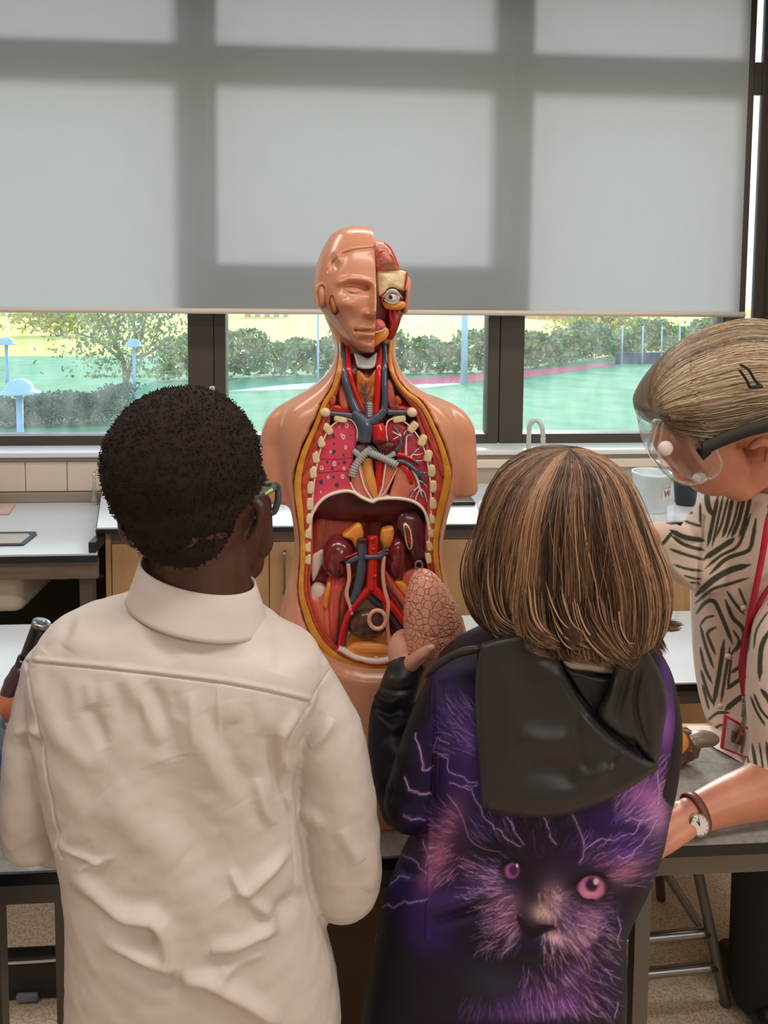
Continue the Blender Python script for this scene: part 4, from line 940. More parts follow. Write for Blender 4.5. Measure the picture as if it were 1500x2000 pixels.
# ================================================================== head of the torso model
HY = 1.295; NECK[0] = False
HR = np.array([(441, 688, 712, .012), (446, 667, 734, .03), (456, 650, 752, .048), (475, 636, 770, .064), (500, 624, 783, .077), (530, 616, 793, .086), (560, 613, 799, .090), (590, 616, 798, .090), (608, 628, 791, .089), (628, 645, 780, .088), (648, 659, 766, .086), (667, 675, 752, .081), (681, 691, 742, .072), (688, 706, 733, .058)], float)
HRr = cr(HR*np.array([1, 1, 1, 1000]), 150)/np.array([1, 1, 1, 1000])
def head_cut(py): return np.interp(py, [441, 480, 500, 590, 640, 690], [729, 732, 733, 735.5, 733, 731])
def feat(px, py):
    g = lambda x, y, sx_, sy_: np.exp(-((px-x)/sx_)**2-((py-y)/sy_)**2)
    f = np.zeros_like(px)
    hN = np.interp(py, [545, 560, 585, 608, 616, 622, 626], [.0, .006, .015, .026, .024, .008, 0]); wN = np.interp(py, [545, 575, 600, 614], [8, 8, 10, 13])
    f += hN*np.exp(-((px-734)/wN)**2)
    f += .009*g(715, 612, 6, 6) - .004*g(722, 621, 6, 3)
    f += -.013*g(694, 561, 24, 13) - .008*g(716, 562, 9, 10)
    f += .010*g(690, 567, 15, 8)
    d, _ = seg_dist(px, py, [(671, 566), (680, 571), (692, 574), (708, 573)]); f -= .0035*np.exp(-(d/1.7)**2)
    d, _ = seg_dist(px, py, [(670, 560), (684, 556), (700, 558), (712, 565)]); f -= .0022*np.exp(-(d/2.2)**2)
    d, _ = seg_dist(px, py, [(664, 552), (682, 546), (704, 547), (722, 552)]); f += .005*np.exp(-(d/7)**2)
    f += .006*g(672, 592, 18, 14) - .004*g(690, 622, 12, 16)
    f += .007*g(722, 640, 14, 4.5) + .0085*g(722, 654, 14, 5.5) - .0045*g(720, 664, 15, 3.5) + .007*g(724, 677, 16, 9)
    d, _ = seg_dist(px, py, [(694, 645), (706, 646), (720, 645.5), (733, 646.5)]); f -= .0055*np.exp(-(d/1.9)**2)
    f -= .003*g(694, 646, 4, 4) - .002*g(730, 628, 3, 8)
    d, _ = seg_dist(px, py, [(640, 530), (650, 512), (668, 497), (690, 489), (733, 484)]); f -= .0022*np.exp(-(d/2.0)**2)
    f += .003*(1/(1+np.exp((py-(484+(733-px)*.12))/2.0)))*np.clip((px-640)/40, 0, 1)
    f -= .006*g(652, 515, 8, 12) - .004*g(662, 505, 5, 10)
    return f*1.3
def head_half(side, shrink, detail):
    """closed half of the head on one side of the cut line; side -1 = viewer's left"""
    nf = 90; L = []
    for py, xl, xr, t in HRr:
        xc = head_cut(py); cx_, hw = (xl+xr)/2, (xr-xl)/2
        xe = xl if side < 0 else xr; xc = min(max(xc, xl+.5), xr-.5)
        s = np.linspace(0, 1, nf); u = xc+(xe-xc)*np.sin(s*math.pi/2)
        uu = np.clip((u-cx_)/hw, -1, 1); prof = np.sqrt(np.clip(1-np.abs(uu)**2.3, 0, 1))
        df = t*prof*shrink
        if detail: df = df+feat(u, np.full(nf, py))*np.clip(prof*1.6, 0, 1)
        front = atn(u, np.full(nf, py), HY); front = front-np.stack([0*df, df, 0*df], 1)
        # keep pixel position of the front surface
        front = atn(u, np.full(nf, py), HY-df)
        back = atn(u, np.full(nf, py), HY)+np.stack([0*df, t*1.05*prof*shrink, 0*df], 1)
        L.append(np.vstack([front, back[::-1][1:]]))
    V = np.vstack(L); n = len(L[0]); Fc = grid_faces(len(L), n, False, True)
    Fc.append(tuple(range(n))); Fc.append(tuple(range((len(L)-1)*n, len(L)*n))[::-1])
    if side > 0: Fc = [f[::-1] for f in Fc]
    return V, Fc
V, Fc = head_half(-1, 1.0, True)
mesh('skinned_face', V, Fc, M_skin, TO)
V, Fc = head_half(1, .80, False)
k = proj(V)[1]; V[:, 1] = np.where((k < 530) & (V[:, 1] < HY), V[:, 1], V[:, 1])
sel = k > 527                                   # the skull cap is missing on this side: the brain shows
idx = -np.ones(len(V), int); idx[sel] = np.arange(sel.sum()); Fc = [tuple(idx[list(f)]) for f in Fc if all(sel[list(f)])]
mesh('open_face', V[sel], Fc, M_redd, TO)
HF = HY-.075
br_ = cr(np.array([(728, 473), (745, 470), (760, 480), (772, 498), (780, 518), (779, 530), (755, 534), (730, 532), (727, 500)], float), 60, True)
o = pillow('brain', br_, HF+.03, .040, .05, mat('model_brain', (218, 148, 126), .3, rgb2=(196, 116, 100), vscale=30, coat=.3, bump=1.0, bscale=45), TO, 60, 14, closed=False)
tubes('brain_vessel', [([(734, 488), (740, 494), (736, 502)], 2), ([(740, 494), (748, 490), (752, 492)], 2), ([(738, 510), (748, 508), (756, 509)], 2), ([(735, 518), (745, 524), (752, 527)], 2.2), ([(750, 474), (762, 484), (770, 500), (778, 520)], 2.6), ([(762, 496), (768, 505), (772, 516)], 2.2)], HF-.008, M_red, TO, 6)
pillow('skull_bone', [(736, 530), (750, 528), (775, 528), (792, 530), (795, 545), (793, 566), (780, 566), (766, 562), (752, 568), (745, 580), (737, 578), (736, 550)], HF+.012, .012, .04, M_bone, TO, 70, 9)
V, Fc = ellipsoid(at(766, 579, HF+.004), (.0125, .0125, .0125), None, 28); mesh('eyeball', V, Fc, mat('eye_white', (236, 230, 220), .12, coat=.6), TO)
pillow('iris', [(764+5*math.cos(t), 580+5*math.sin(t)) for t in np.linspace(0, 2*math.pi, 12, endpoint=False)], HF-.007, .0016, .003, mat('iris_brown', (52, 34, 28), .15, coat=.6), TO, 24, 5)
tubes('eyelid', [([(747, 582), (755, 573), (766, 569), (778, 574), (786, 583)], [2, 5, 6, 5, 2]), ([(749, 584), (757, 590), (768, 593), (780, 588)], [2, 4, 5, 2])], HF-.009, M_cart, TO, 8)
pillow('cheek_muscle', [(748, 590), (766, 596), (782, 588), (792, 592), (788, 602), (770, 606), (752, 602)], HF+.006, .008, .02, M_org, TO, 40, 7)
pillow('jaw_muscle', [(762, 606), (778, 602), (784, 618), (778, 640), (768, 662), (758, 662), (760, 640), (758, 620)], HF+.016, .008, .03, stripe('model_jaw', (178, 44, 40), (120, 26, 28), (120, 120, 6)), TO, 40, 7)
pillow('lip', [(732, 626), (744, 624), (752, 632), (753, 640), (744, 646), (732, 648)], HF+.004, .008, .03, mat('model_lip', (206, 112, 98), .3), TO, 40, 7)
pillow('jaw_bone', [(732, 650), (744, 644), (756, 640), (760, 650), (754, 662), (742, 670), (732, 676)], HF+.008, .006, .03, M_org, TO, 40, 7)
tubes('teeth_gum', [([(733, 649), (745, 646), (754, 640)], 3)], HF-.002, M_pleura, TO, 8)
tubes('face_vessel', [([(763, 604), (762, 618), (766, 630), (764, 646)], 3), ([(795, 532), (793, 550), (790, 566)], 4), ([(746, 575), (747, 590), (752, 600)], 2.4), ([(770, 606), (772, 620)], 3)], HF+.004, M_red, TO, 8)
pillow('ear', [(793, 545), (799, 541), (803, 552), (801, 575), (798, 600), (793, 613), (787, 606), (790, 580)], HY-.03, .008, .02, M_skin, TO, 36, 6)
pillow('ear', [(618, 560), (628, 551), (636, 560), (637, 580), (634, 598), (628, 604), (621, 590)], HY-.052, .012, .04, M_skin, TO, 40, 8)
tubes('ear_rim', [([(622, 598), (616, 580), (619, 562), (629, 553), (637, 562), (636, 578)], [4, 6, 7, 6, 5, 3])], HY-.062, M_skin, TO)
pillow('temple_opening', [(645, 577), (655, 580), (662, 592), (662, 606), (656, 616), (648, 610), (643, 594)], HY-.076, .004, .03, M_redd, TO, 36, 6)
pillow('temple_muscle', [(646, 582), (652, 586), (657, 600), (655, 612), (648, 606), (645, 594)], HY-.079, .004, .01, mat('model_ochre', (176, 104, 54), .35), TO, 30, 6)
# ================================================================== PEOPLE
def Zf(x0, y0, k): return lambda *p: [(x0+a*k, y0+b*k) for a, b in p]
def pxr(r, Y): return r/F*Y            # pixels -> metres at depth Y
def nrm(v): v = np.array(v, float); return v/np.linalg.norm(v)
def hand(w, fwd, pn, th, s=1.0, curl=(.35, .5, .4), tcurl=.3, spread=.1, tdir=None, fc=None):
    """palm, four unequal bent fingers and a thumb from the side of the palm; pn = the way the palm faces, th = thumb side"""
    w = np.array(w, float); f = nrm(fwd); t = nrm(np.array(th)-f*np.dot(th, f)); n = nrm(np.cross(f, t)); n = n if np.dot(n, pn) > 0 else -n
    P = []
    L = [.088, .092, .088, .078]; FL = [.072, .080, .074, .058]; off = [.027, .009, -.009, -.026]
    for i in range(4):
        b = w+t*off[i]*.55*s+f*.005*s; k = w+t*off[i]*s+f*L[i]*s
        P.append(limb([b, (b+k)/2-n*.002*s, k], np.array([.013, .0135, .0108])*s, 12, 10))
        a = 0; p = k; d = f+t*spread*(1.5-i)*.6
        c = fc[i] if fc else curl
        pts = [k]; rr = [.0098*s]
        for q, (sg, ca) in enumerate(zip((.45, .31, .24), c)):
            a += ca; dd = nrm(nrm(d)*math.cos(a)+n*math.sin(a)); p = p+dd*FL[i]*sg*s; pts.append(p); rr.append((.0088, .0080, .0066)[q]*s*(.9 if i == 3 else 1))
        P.append(limb(pts, rr, 12, 22))
    P.append(ellipsoid(w+f*.045*s, (.001, .001, .001)) if False else limb([w+f*.015*s, w+f*.06*s], np.array([.02, .019])*s, 12, 8))
    tb = w+t*.018*s+f*.022*s+n*.004*s; td = nrm(tdir) if tdir is not None else nrm(t*.8+f*.75+n*.35)
    p1 = tb+td*.036*s; d2 = nrm(td+n*tcurl*.6+f*tcurl); p2 = p1+d2*.032*s; p3 = p2+nrm(d2+n*tcurl*.4+f*tcurl*.4)*.024*s
    P.append(limb([tb, p1, p2, p3], np.array([.0145, .0118, .0098, .0082])*s, 12, 20))
    return P
def person(label, V, Fc, m, cat='person', cols=None):
    o = mesh('person', V, Fc, m, None, True, cols); return tag(o, label, cat)
class Canvas:
    """painter for printed cloth: works in sRGB on a pixel raster, sampled back on to the cloth's vertices"""
    def __init__(s, x0, y0, x1, y1, rgb, k=1.0):
        s.x0, s.y0, s.k = x0, y0, k; s.w, s.h = int((x1-x0)*k), int((y1-y0)*k)
        s.a = np.tile(np.array(rgb, float), (s.h, s.w, 1)); s.Y, s.X = np.mgrid[0:s.h, 0:s.w]; s.X = x0+s.X/k; s.Y = y0+s.Y/k
    def win(s, lo, hi):
        i0, i1 = int((lo[0]-s.x0)*s.k), int((hi[0]-s.x0)*s.k)+2; j0, j1 = int((lo[1]-s.y0)*s.k), int((hi[1]-s.y0)*s.k)+2
        return slice(max(j0, 0), max(min(j1, s.h), 0)), slice(max(i0, 0), max(min(i1, s.w), 0))
    def mix(s, w, al, rgb): s.a[w] += (np.array(rgb, float)-s.a[w])*al[..., None]
    def blob(s, x, y, sx_, sy_, rgb, al=1.0, ang=0.0, hard=1.0):
        R = 3*max(sx_, sy_); w = s.win((x-R, y-R), (x+R, y+R)); X, Y_ = s.X[w]-x, s.Y[w]-y; c, n = math.cos(ang), math.sin(ang)
        q = ((X*c+Y_*n)/sx_)**2+((-X*n+Y_*c)/sy_)**2; s.mix(w, al*np.exp(-q**hard), rgb)
    def poly(s, pts, rgb, al=1.0, n=60):
        P = cr(np.array(pts, float), n, True); w = s.win(P.min(0)-2, P.max(0)+2); s.mix(w, al*inside(s.X[w], s.Y[w], P).astype(float), rgb)
    def stroke(s, pts, wd, rgb, al=1.0, taper=True, n=16, soft=.7):
        P = cr(np.array(pts, float), n) if len(pts) > 2 else np.array(pts, float)
        w = s.win(P.min(0)-wd*3-2, P.max(0)+wd*3+2)
        if s.X[w].size == 0: return
        d, f = seg_dist(s.X[w], s.Y[w], P); ww = wd*(np.interp(f, [0, .15, .85, 1], [.35, 1, 1, .2]) if taper else 1)
        s.mix(w, al*np.clip((ww-d)/soft+.5, 0, 1)*np.clip(ww/.6, 0, 1), rgb)
    def sample(s, px, py):
        x = np.clip((px-s.x0)*s.k, 0, s.w-1.001); y = np.clip((py-s.y0)*s.k, 0, s.h-1.001); i, j = x.astype(int), y.astype(int); fx, fy = (x-i)[:, None], (y-j)[:, None]
        A = s.a; c = (A[j, i]*(1-fx)+A[j, i+1]*fx)*(1-fy)+(A[j+1, i]*(1-fx)+A[j+1, i+1]*fx)*fy
        c = np.clip(c/255, 0, 1); return np.where(c <= .04045, c/12.92, ((c+.055)/1.055)**2.4)
def strands(name, lines, rad, cols, m, parent, seg=14, n=3):
    """many thin locks as one hair mesh: each line is (k,3) world points"""
    Vs, Fs, Cs = [], [], []; k = 0
    th = np.linspace(0, 2*math.pi, n, endpoint=False)
    for P, c, r in zip(lines, cols, rad):
        T = np.gradient(P, axis=0); T /= np.maximum(np.linalg.norm(T, axis=1), 1e-9)[:, None]
        A = np.cross(T, [0.3, 1, .2]); A /= np.maximum(np.linalg.norm(A, axis=1), 1e-9)[:, None]; B = np.cross(A, T)
        rr = r*np.interp(np.linspace(0, 1, len(P)), [0, .3, .75, 1], [.12, 1, .9, .15])
        Vs.append((P[:, None]+rr[:, None, None]*(np.cos(th)[None, :, None]*A[:, None]+np.sin(th)[None, :, None]*B[:, None])).reshape(-1, 3))
        f = np.array(grid_faces(len(P), n, False, True))+k; Fs.append(f); k += len(P)*n; Cs.append(np.tile(c, (len(P)*n, 1)))
    return np.vstack(Vs), np.vstack(Fs), np.vstack(Cs)
def legs(px0, px1, py, Y, mcl, mshoe, parent, r=.075, name='trousers'):
    a, b = at(px0, py, Y), at(px1, py, Y); P = []
    for h in (a, b):
        P.append(limb([h, [h[0], h[1], .48], [h[0], h[1]+.01, .07]], [r, r*.8, r*.7], 18, 24))
    P.append(limb([a+[0, 0, .02], b+[0, 0, .02]], [r*1.05, r*1.05], 18, 12))
    V, Fc, E = union(P, .006, 3); mesh(name, V, Fc, mcl, parent)
    for h in (a, b):
        V, Fc, E = union([limb([[h[0], h[1]-.06, .045], [h[0], h[1]+.05, .04], [h[0], h[1]+.14, .032]], [.042, .042, .032], 16, 16)], .004, 2); V[:, 2] = np.maximum(V[:, 2], .001); mesh('shoe', V, Fc, mshoe, parent)
M_dark = mat('dark_trousers', (24, 22, 26), .8, var=.2, vscale=60)
M_shoe = mat('black_shoe', (18, 17, 18), .4)

# ------------------------------------------------------------------ the boy in the white shirt
BY = .95
M_bskin = mat('brown_skin', (86, 54, 42), .42, rgb2=(68, 42, 34), vscale=12, sss=.05)
hd = [ellipsoid(at(357, 900, BY), (.090, .108, .088)), ellipsoid(at(372, 985, BY), (.080, .098, .075)), ellipsoid(at(440, 1010, 1.0), (.052, .062, .085)),
      limb([at(415, 1010, .99), at(482, 1100, 1.03)], [.05, .024]), limb([at(505, 985, 1.02), at(500, 1060, 1.03)], [.018, .024]),
      limb([at(388, 1020, .95), at(392, 1120, .945), at(392, 1230, .95)], [.062, .061, .07]),
      limb([at(392, 1230, .95), at(370, 1500, .95), at(390, 1950, .95)], [.06, .085, .085])]
wl_, wr2 = at(150, 1610, 1.16), at(608, 1640, 1.10)
for e, w, s_ in ((at(62, 1620, .97), wl_, -1), (at(668, 1730, .98), wr2, 1)):
    sh_ = at(108, 1350, .95) if s_ < 0 else at(590, 1370, .95)
    hd += [limb([sh_, e], [.022, .022]), limb([e, w], [.022, .02]), limb([at(392, 1280, .95), sh_], [.05, .022])]
    hd += hand(w, [(-s_)*(.9 if s_ > 0 else .35), .45 if s_ > 0 else .9, .12], [(-s_)*.2, 0, -1], [(-s_), .2, .1], .9)
# ears
hd += [limb([at(243, 1008, .955), at(250, 1040, .96), at(262, 1062, .965)], [.010, .011, .007], 10, 10), limb([at(484, 996, .925), at(496, 982, .918), at(508, 988, .915), at(508, 1012, .916), at(501, 1034, .920), at(491, 1046, .926)], [.006, .0065, .006, .0058, .0058, .0065], 10, 24), limb([at(490, 1000, .935), at(494, 1030, .935)], [.011, .010], 10, 8)]
V, Fc, E = union(hd, .003, 3)
BOY = person('child seen from behind in a white shirt with short black hair', V, Fc, M_bskin)
# hair: a close cap with a fuzzy surface
hc = [ellipsoid(at(357, 902, BY), (.0950, .115, .0925)), ellipsoid(at(364, 965, BY), (.0885, .106, .078)), ellipsoid(at(375, 1030, BY-.003), (.076, .090, .058)), ellipsoid(at(392, 1066, BY-.008), (.074, .078, .038)), ellipsoid(at(425, 1040, BY), (.055, .072, .04)), ellipsoid(at(420, 960, .97), (.066, .075, .06))]
V, Fc, E = union(hc, .003, 4)
N = vnormals(V, Fc)
px_, py_ = proj(V)
V = V+N*(fbm(V, 160, 3)*.0012+fbm(V, 60, 2, 5)*.0012)[:, None]
HLN = cr(np.array([(190, 740), (540, 740), (530, 900), (514, 952), (500, 970), (482, 992), (464, 1012), (450, 1050), (428, 1085), (390, 1108), (330, 1108), (272, 1080), (222, 1006), (190, 960)], float), 80, True)
keep = inside(px_, py_, HLN) & ((V[:, 1] < 1.0) | (V[:, 2] > at(357, 880, BY)[2]))
idx = -np.ones(len(V), int); idx[keep] = np.arange(keep.sum()); Fc = np.asarray(Fc); Fk = idx[Fc[keep[Fc].all(1)]]
Vh = V[keep]; Nh = N[keep]
# tight curls: tiny tufts all over the cap
sel = rng.choice(len(Vh), 4200, replace=False); tl_, tc2, tr2 = [], [], []
for k in sel:
    d = nrm(Nh[k]+rng.normal(size=3)*.55); side = nrm(np.cross(d, rng.normal(size=3))); L = .0034*rng.uniform(.5, 1.2)
    tl_.append(np.array([Vh[k]-d*.002, Vh[k]+d*L*.5+side*L*.3, Vh[k]+d*L, Vh[k]+d*L*.9+side*L*.4])); tr2.append(.0007)
    g = rng.uniform(.7, 1.5); tc2.append(np.array(srgb(42, 33, 28)[:3])*g)
S = strands('', tl_, tr2, tc2, None, None)
V2, F2 = np.vstack([Vh, S[0]]), np.vstack([Fk, S[1]+len(Vh)]); C2 = np.vstack([np.tile(srgb(40, 32, 27)[:3], (len(Vh), 1)), S[2]])
mesh('hair', V2, F2, vmat('hair_curls', .85, .15), BOY, True, C2)
# glasses
G = mesh('glasses', *join([tube([at(478, 985, .935), at(508, 966, .955), at(536, 953, .99)], [.003, .0045, .0045], 8), tube([at(530, 948, 1.0), at(541, 950, 1.02), at(543, 975, 1.02), at(535, 1000, 1.02), at(527, 998, 1.02)], .0045, 8), tube([at(541, 950, 1.02), at(500, 944, 1.075), at(440, 944, 1.085)], .004, 8)]), mat('glasses_grey', (74, 80, 84), .4), BOY)
mesh('temple_flash', *tube([at(517, 965, .957), at(531, 957, .975)], [.0018, .0026], 6), mat('lime', (176, 206, 96), .4), G)
# shirt
rowsB = [(1160, 290, 480, .95, .055), (1180, 215, 500, .95, .066), (1205, 130, 528, .95, .073), (1232, 98, 566, .95, .081), (1270, 78, 620, .95, .09), (1330, 66, 632, .95, .096), (1420, 78, 598, .95, .1), (1520, 98, 580, .95, .103), (1620, 122, 590, .95, .106),
         (1720, 142, 604, .95, .108), (1850, 143, 642, .95, .11), (1950, 141, 662, .95, .112), (2060, 140, 668, .95, .114), (2180, 140, 668, .95, .116)]
tr = loft_rows(rowsB, 64, 70, 2.5)
L_ = lambda pts, rs: limb([at(*p) for p in pts], [pxr(r, p[2]) for r, p in zip(rs, pts)], 24, 40)
parts = [tr, L_([(105, 1310, .955), (74, 1430, .958), (62, 1560, .965), (66, 1628, .975)], [60, 58, 60, 58]), L_([(70, 1624, .985), (120, 1640, 1.08), (148, 1640, 1.15)], [54, 50, 42]),
         L_([(590, 1325, .955), (640, 1450, .958), (662, 1600, .965), (672, 1715, .975)], [62, 76, 80, 76]), L_([(668, 1722, .985), (640, 1700, 1.04), (616, 1660, 1.09)], [72, 58, 46])]
V, Fc, E = union(parts, .0036, 9, 1)
N = vnormals(V, Fc); Z = Zf(0, 1100, .5133)
ST = [(Z((130, 400), (200, 600), (300, 740), (410, 760)), 18, .006), (Z((340, 540), (370, 620), (400, 700)), 12, -.007), (Z((480, 420), (560, 560), (620, 690)), 15, .006), (Z((560, 450), (620, 600), (660, 760)), 16, -.006),
      (Z((830, 460), (832, 600), (828, 720)), 4, .0025), (Z((1130, 560), (1060, 680), (1085, 800)), 9, .010), (Z((1035, 650), (1050, 760), (1075, 900)), 12, -.010), (Z((980, 820), (1000, 920), (1040, 1000)), 10, .007),
      (Z((285, 1180), (450, 1335), (600, 1360), (650, 1550)), 14, .014), (Z((330, 1260), (450, 1390), (590, 1430)), 18, -.008), (Z((940, 1270), (1040, 1360), (960, 1430), (800, 1475)), 12, .011), (Z((400, 1425), (520, 1480), (650, 1550)), 13, .012), (Z((430, 1500), (560, 1560), (700, 1600)), 16, -.008),
      (Z((690, 1575), (820, 1600), (960, 1680), (1060, 1753)), 14, .012), (Z((830, 1590), (900, 1515), (1010, 1470)), 11, .009), (Z((850, 1540), (930, 1490), (1010, 1430)), 10, -.008), (Z((240, 1080), (310, 1112), (390, 1142)), 5, .004), (Z((290, 1165), (350, 1145), (430, 1118)), 5, .003),
      (Z((880, 1180), (930, 1255), (1010, 1180), (1110, 1080)), 9, .009), (Z((1260, 590), (1220, 660), (1180, 700)), 10, .007), (Z((1230, 570), (1180, 640), (1130, 720)), 9, -.006), (Z((1085, 880), (1160, 950), (1230, 1010)), 12, .007), (Z((1300, 1010), (1330, 1080), (1370, 1140)), 12, .006), (Z((1420, 1060), (1430, 1160), (1400, 1250)), 10, .006),
      (Z((60, 650), (110, 632), (150, 655)), 7, .007), (Z((60, 690), (110, 690), (160, 700)), 14, -.007), (Z((110, 1150), (180, 1110), (240, 1050)), 9, .006), (Z((60, 1120), (140, 1080), (230, 1010)), 10, -.005),
      (Z((640, 750), (720, 1000), (900, 1250)), 46, -.010), (Z((400, 870), (520, 990), (680, 1140)), 34, .007), (Z((700, 500), (780, 700), (900, 920)), 26, .006), (Z((780, 560), (880, 760), (960, 900)), 18, -.005), (Z((200, 780), (300, 960), (330, 1060)), 26, .004),
      (Z((330, 190), (300, 260), (260, 330)), 16, .005), (Z((280, 200), (240, 280), (170, 340)), 14, -.005), (Z((560, 210), (600, 300), (660, 380)), 16, -.004), (Z((1060, 270), (1080, 340), (1060, 420)), 16, -.004), (Z((1240, 1380), (1250, 1500), (1290, 1700)), 9, .006), (Z((1020, 1380), (1100, 1300), (1160, 1250)), 16, -.012)]
for x in (270, 330, 390, 450, 520, 590, 660, 720, 880, 950, 1010): ST.append((Z((x, 395+(x-90)*.13+20), (x+8, 395+(x-90)*.13+60), (x+14, 395+(x-90)*.13+130+rng.uniform(-20, 90))), rng.uniform(7, 14), .0022*rng.choice([-1, 1])))
ST += [(Z((85, 373), (200, 385), (470, 410), (830, 455), (1000, 485), (1178, 528)), 2.0, -.0035, 1), (Z((85, 360), (200, 372), (470, 397), (830, 442), (1000, 472), (1178, 514)), 5, .0018, 1), (Z((1178, 528), (1215, 470), (1285, 362)), 1.8, -.003, 1), (Z((1178, 540), (1090, 680), (1075, 860), (1110, 1000), (1130, 1280)), 2.2, -.004, 1), (Z((100, 380), (150, 640), (190, 860), (235, 1120)), 2.4, -.005, 1)]
ST = [(a[0], a[1]*1.2, a[2]*1.0) if len(a) < 4 else a for a in ST]
V = folds(V, N, ST)
V = V+N*(fbm(V, 14, 3, 3)*.0026+fbm(V, 34, 2, 9)*.0009)[:, None]
M_shirt = mat('white_cotton', (216, 205, 198), .75, bump=.08, bscale=900)
mesh('shirt', V, Fc, M_shirt, BOY)
# collar: stands round the neck and folds down
cN = at(388, 1150, .945); rgt = np.array([1.0, 0, -.17])
V = []; th = np.linspace(math.radians(-205), math.radians(25), 60)
prof = [(.064, -.02), (.0665, .012), (.0675, .0195), (.069, .0215), (.0712, .0195), (.0775, -.001), (.0855, -.024), (.0875, -.029), (.0862, -.0298), (.0765, -.006), (.069, .010)]
for r, h in prof:
    for a in th: V.append(cN+rgt*r*1.0*math.cos(a)+np.array([0, 1.0, 0])*r*.9*math.sin(a)+np.array([0, 0, h-.006*math.cos(a)]))
mesh('collar', V, grid_faces(len(prof), len(th)), M_shirt, BOY)
legs(290, 510, 2000, .95, M_dark, M_shoe, BOY, .085)

# ------------------------------------------------------------------ the girl in the printed hoodie
GY = 1.0
M_fskin = mat('fair_skin', (226, 170, 146), .45, rgb2=(214, 152, 130), vscale=10, sss=.12)
gd = [ellipsoid(at(1105, 1020, 1.01), (.082, .088, .082)), ellipsoid(at(1105, 1090, 1.04), (.07, .07, .09)), limb([at(1125, 1110, 1.0), at(1130, 1220, 1.0), at(1120, 1300, 1.0)], [.05, .05, .055]),
      limb([at(1110, 1300, 1.0), at(1060, 1600, 1.0), at(980, 1950, 1.0)], [.06, .07, .08]), limb([at(1110, 1330, 1.0), at(900, 1360, 1.0)], [.045, .02]), limb([at(900, 1360, 1.0), at(798, 1560, 1.025)], [.02, .02]), limb([at(798, 1560, 1.025), at(772, 1450, 1.085), at(785, 1345, 1.125), at(794, 1304, 1.132)], [.02, .02, .02, .02]),
      limb([at(1110, 1330, 1.0), at(1258, 1370, 1.0)], [.045, .02]), limb([at(1258, 1370, 1.0), at(1260, 1535, 1.035)], [.02, .02]), limb([at(1260, 1535, 1.035), at(1240, 1540, 1.16)], [.02, .018])]
gd += hand(at(1240, 1540, 1.16), [-.3, .9, .1], [0, 0, -1], [-1, 0, 0], .85)
gw = at(794, 1300, 1.133)
# left hand: fingers up behind the lung's edge, thumb across its front
fk = lambda pts, rs: limb([at(*p) for p in pts], rs, 14, 26)
gd += [fk([(790, 1312, 1.133), (782, 1280, 1.14), (786, 1262, 1.145)], [.021, .019, .016]), fk([(776, 1292, 1.138), (769, 1268, 1.143), (777, 1246, 1.15), (788, 1236, 1.158)], [.012, .011, .0095, .0075]),
       fk([(784, 1285, 1.145), (780, 1258, 1.156), (790, 1240, 1.17), (806, 1234, 1.18)], [.011, .010, .009, .0075]), fk([(790, 1285, 1.15), (790, 1262, 1.165), (802, 1250, 1.18), (818, 1248, 1.186)], [.0105, .0095, .0085, .007]), fk([(795, 1292, 1.152), (798, 1276, 1.168), (810, 1268, 1.18), (824, 1268, 1.185)], [.0095, .0085, .0075, .0065]),
       fk([(796, 1304, 1.122), (810, 1290, 1.108), (826, 1277, 1.097), (842, 1266, 1.092)], [.0135, .0112, .0095, .0078])]
V, Fc, E = union(gd, .0032, 3)
GIRL = person('child with brown bob hair in a purple and black printed hoodie, holding a lung', V, Fc, M_fskin)
nl = pillow('thumbnail', [(836, 1266), (842, 1262), (848, 1264), (846, 1270), (839, 1272)], 1.085, .001, .004, mat('nail', (240, 190, 176), .25), GIRL, 20, 4)

rowsG = [(1210, 1020, 1230, 1.0, .055), (1240, 945, 1262, 1.0, .07), (1275, 880, 1290, 1.0, .08), (1320, 852, 1308, 1.0, .09), (1410, 848, 1320, 1.0, .098), (1500, 846, 1310, 1.0, .1), (1560, 842, 1296, 1.0, .1), (1620, 826, 1284, 1.0, .1), (1690, 790, 1258, 1.0, .103),
         (1750, 766, 1226, 1.0, .106), (1800, 750, 1212, 1.0, .108), (1900, 730, 1214, 1.0, .11), (2010, 712, 1208, 1.0, .112), (2160, 704, 1212, 1.0, .115)]
tr = loft_rows(rowsG, 72, 80, 2.4)
parts = [tr, L_([(893, 1322, 1.0), (850, 1430, 1.005), (808, 1545, 1.01), (800, 1572, 1.02)], [52, 60, 56, 54]), L_([(788, 1570, 1.03), (768, 1480, 1.07), (766, 1400, 1.105), (782, 1345, 1.125)], [50, 50, 46, 40]),
         L_([(1262, 1345, 1.0), (1268, 1450, 1.01), (1262, 1530, 1.03)], [46, 42, 38]), L_([(1262, 1530, 1.04), (1245, 1540, 1.14)], [38, 34])]
V, Fc, E = union(parts, .0028, 10, 1)
N = vnormals(V, Fc); Zg = Zf(700, 1150, .4267)
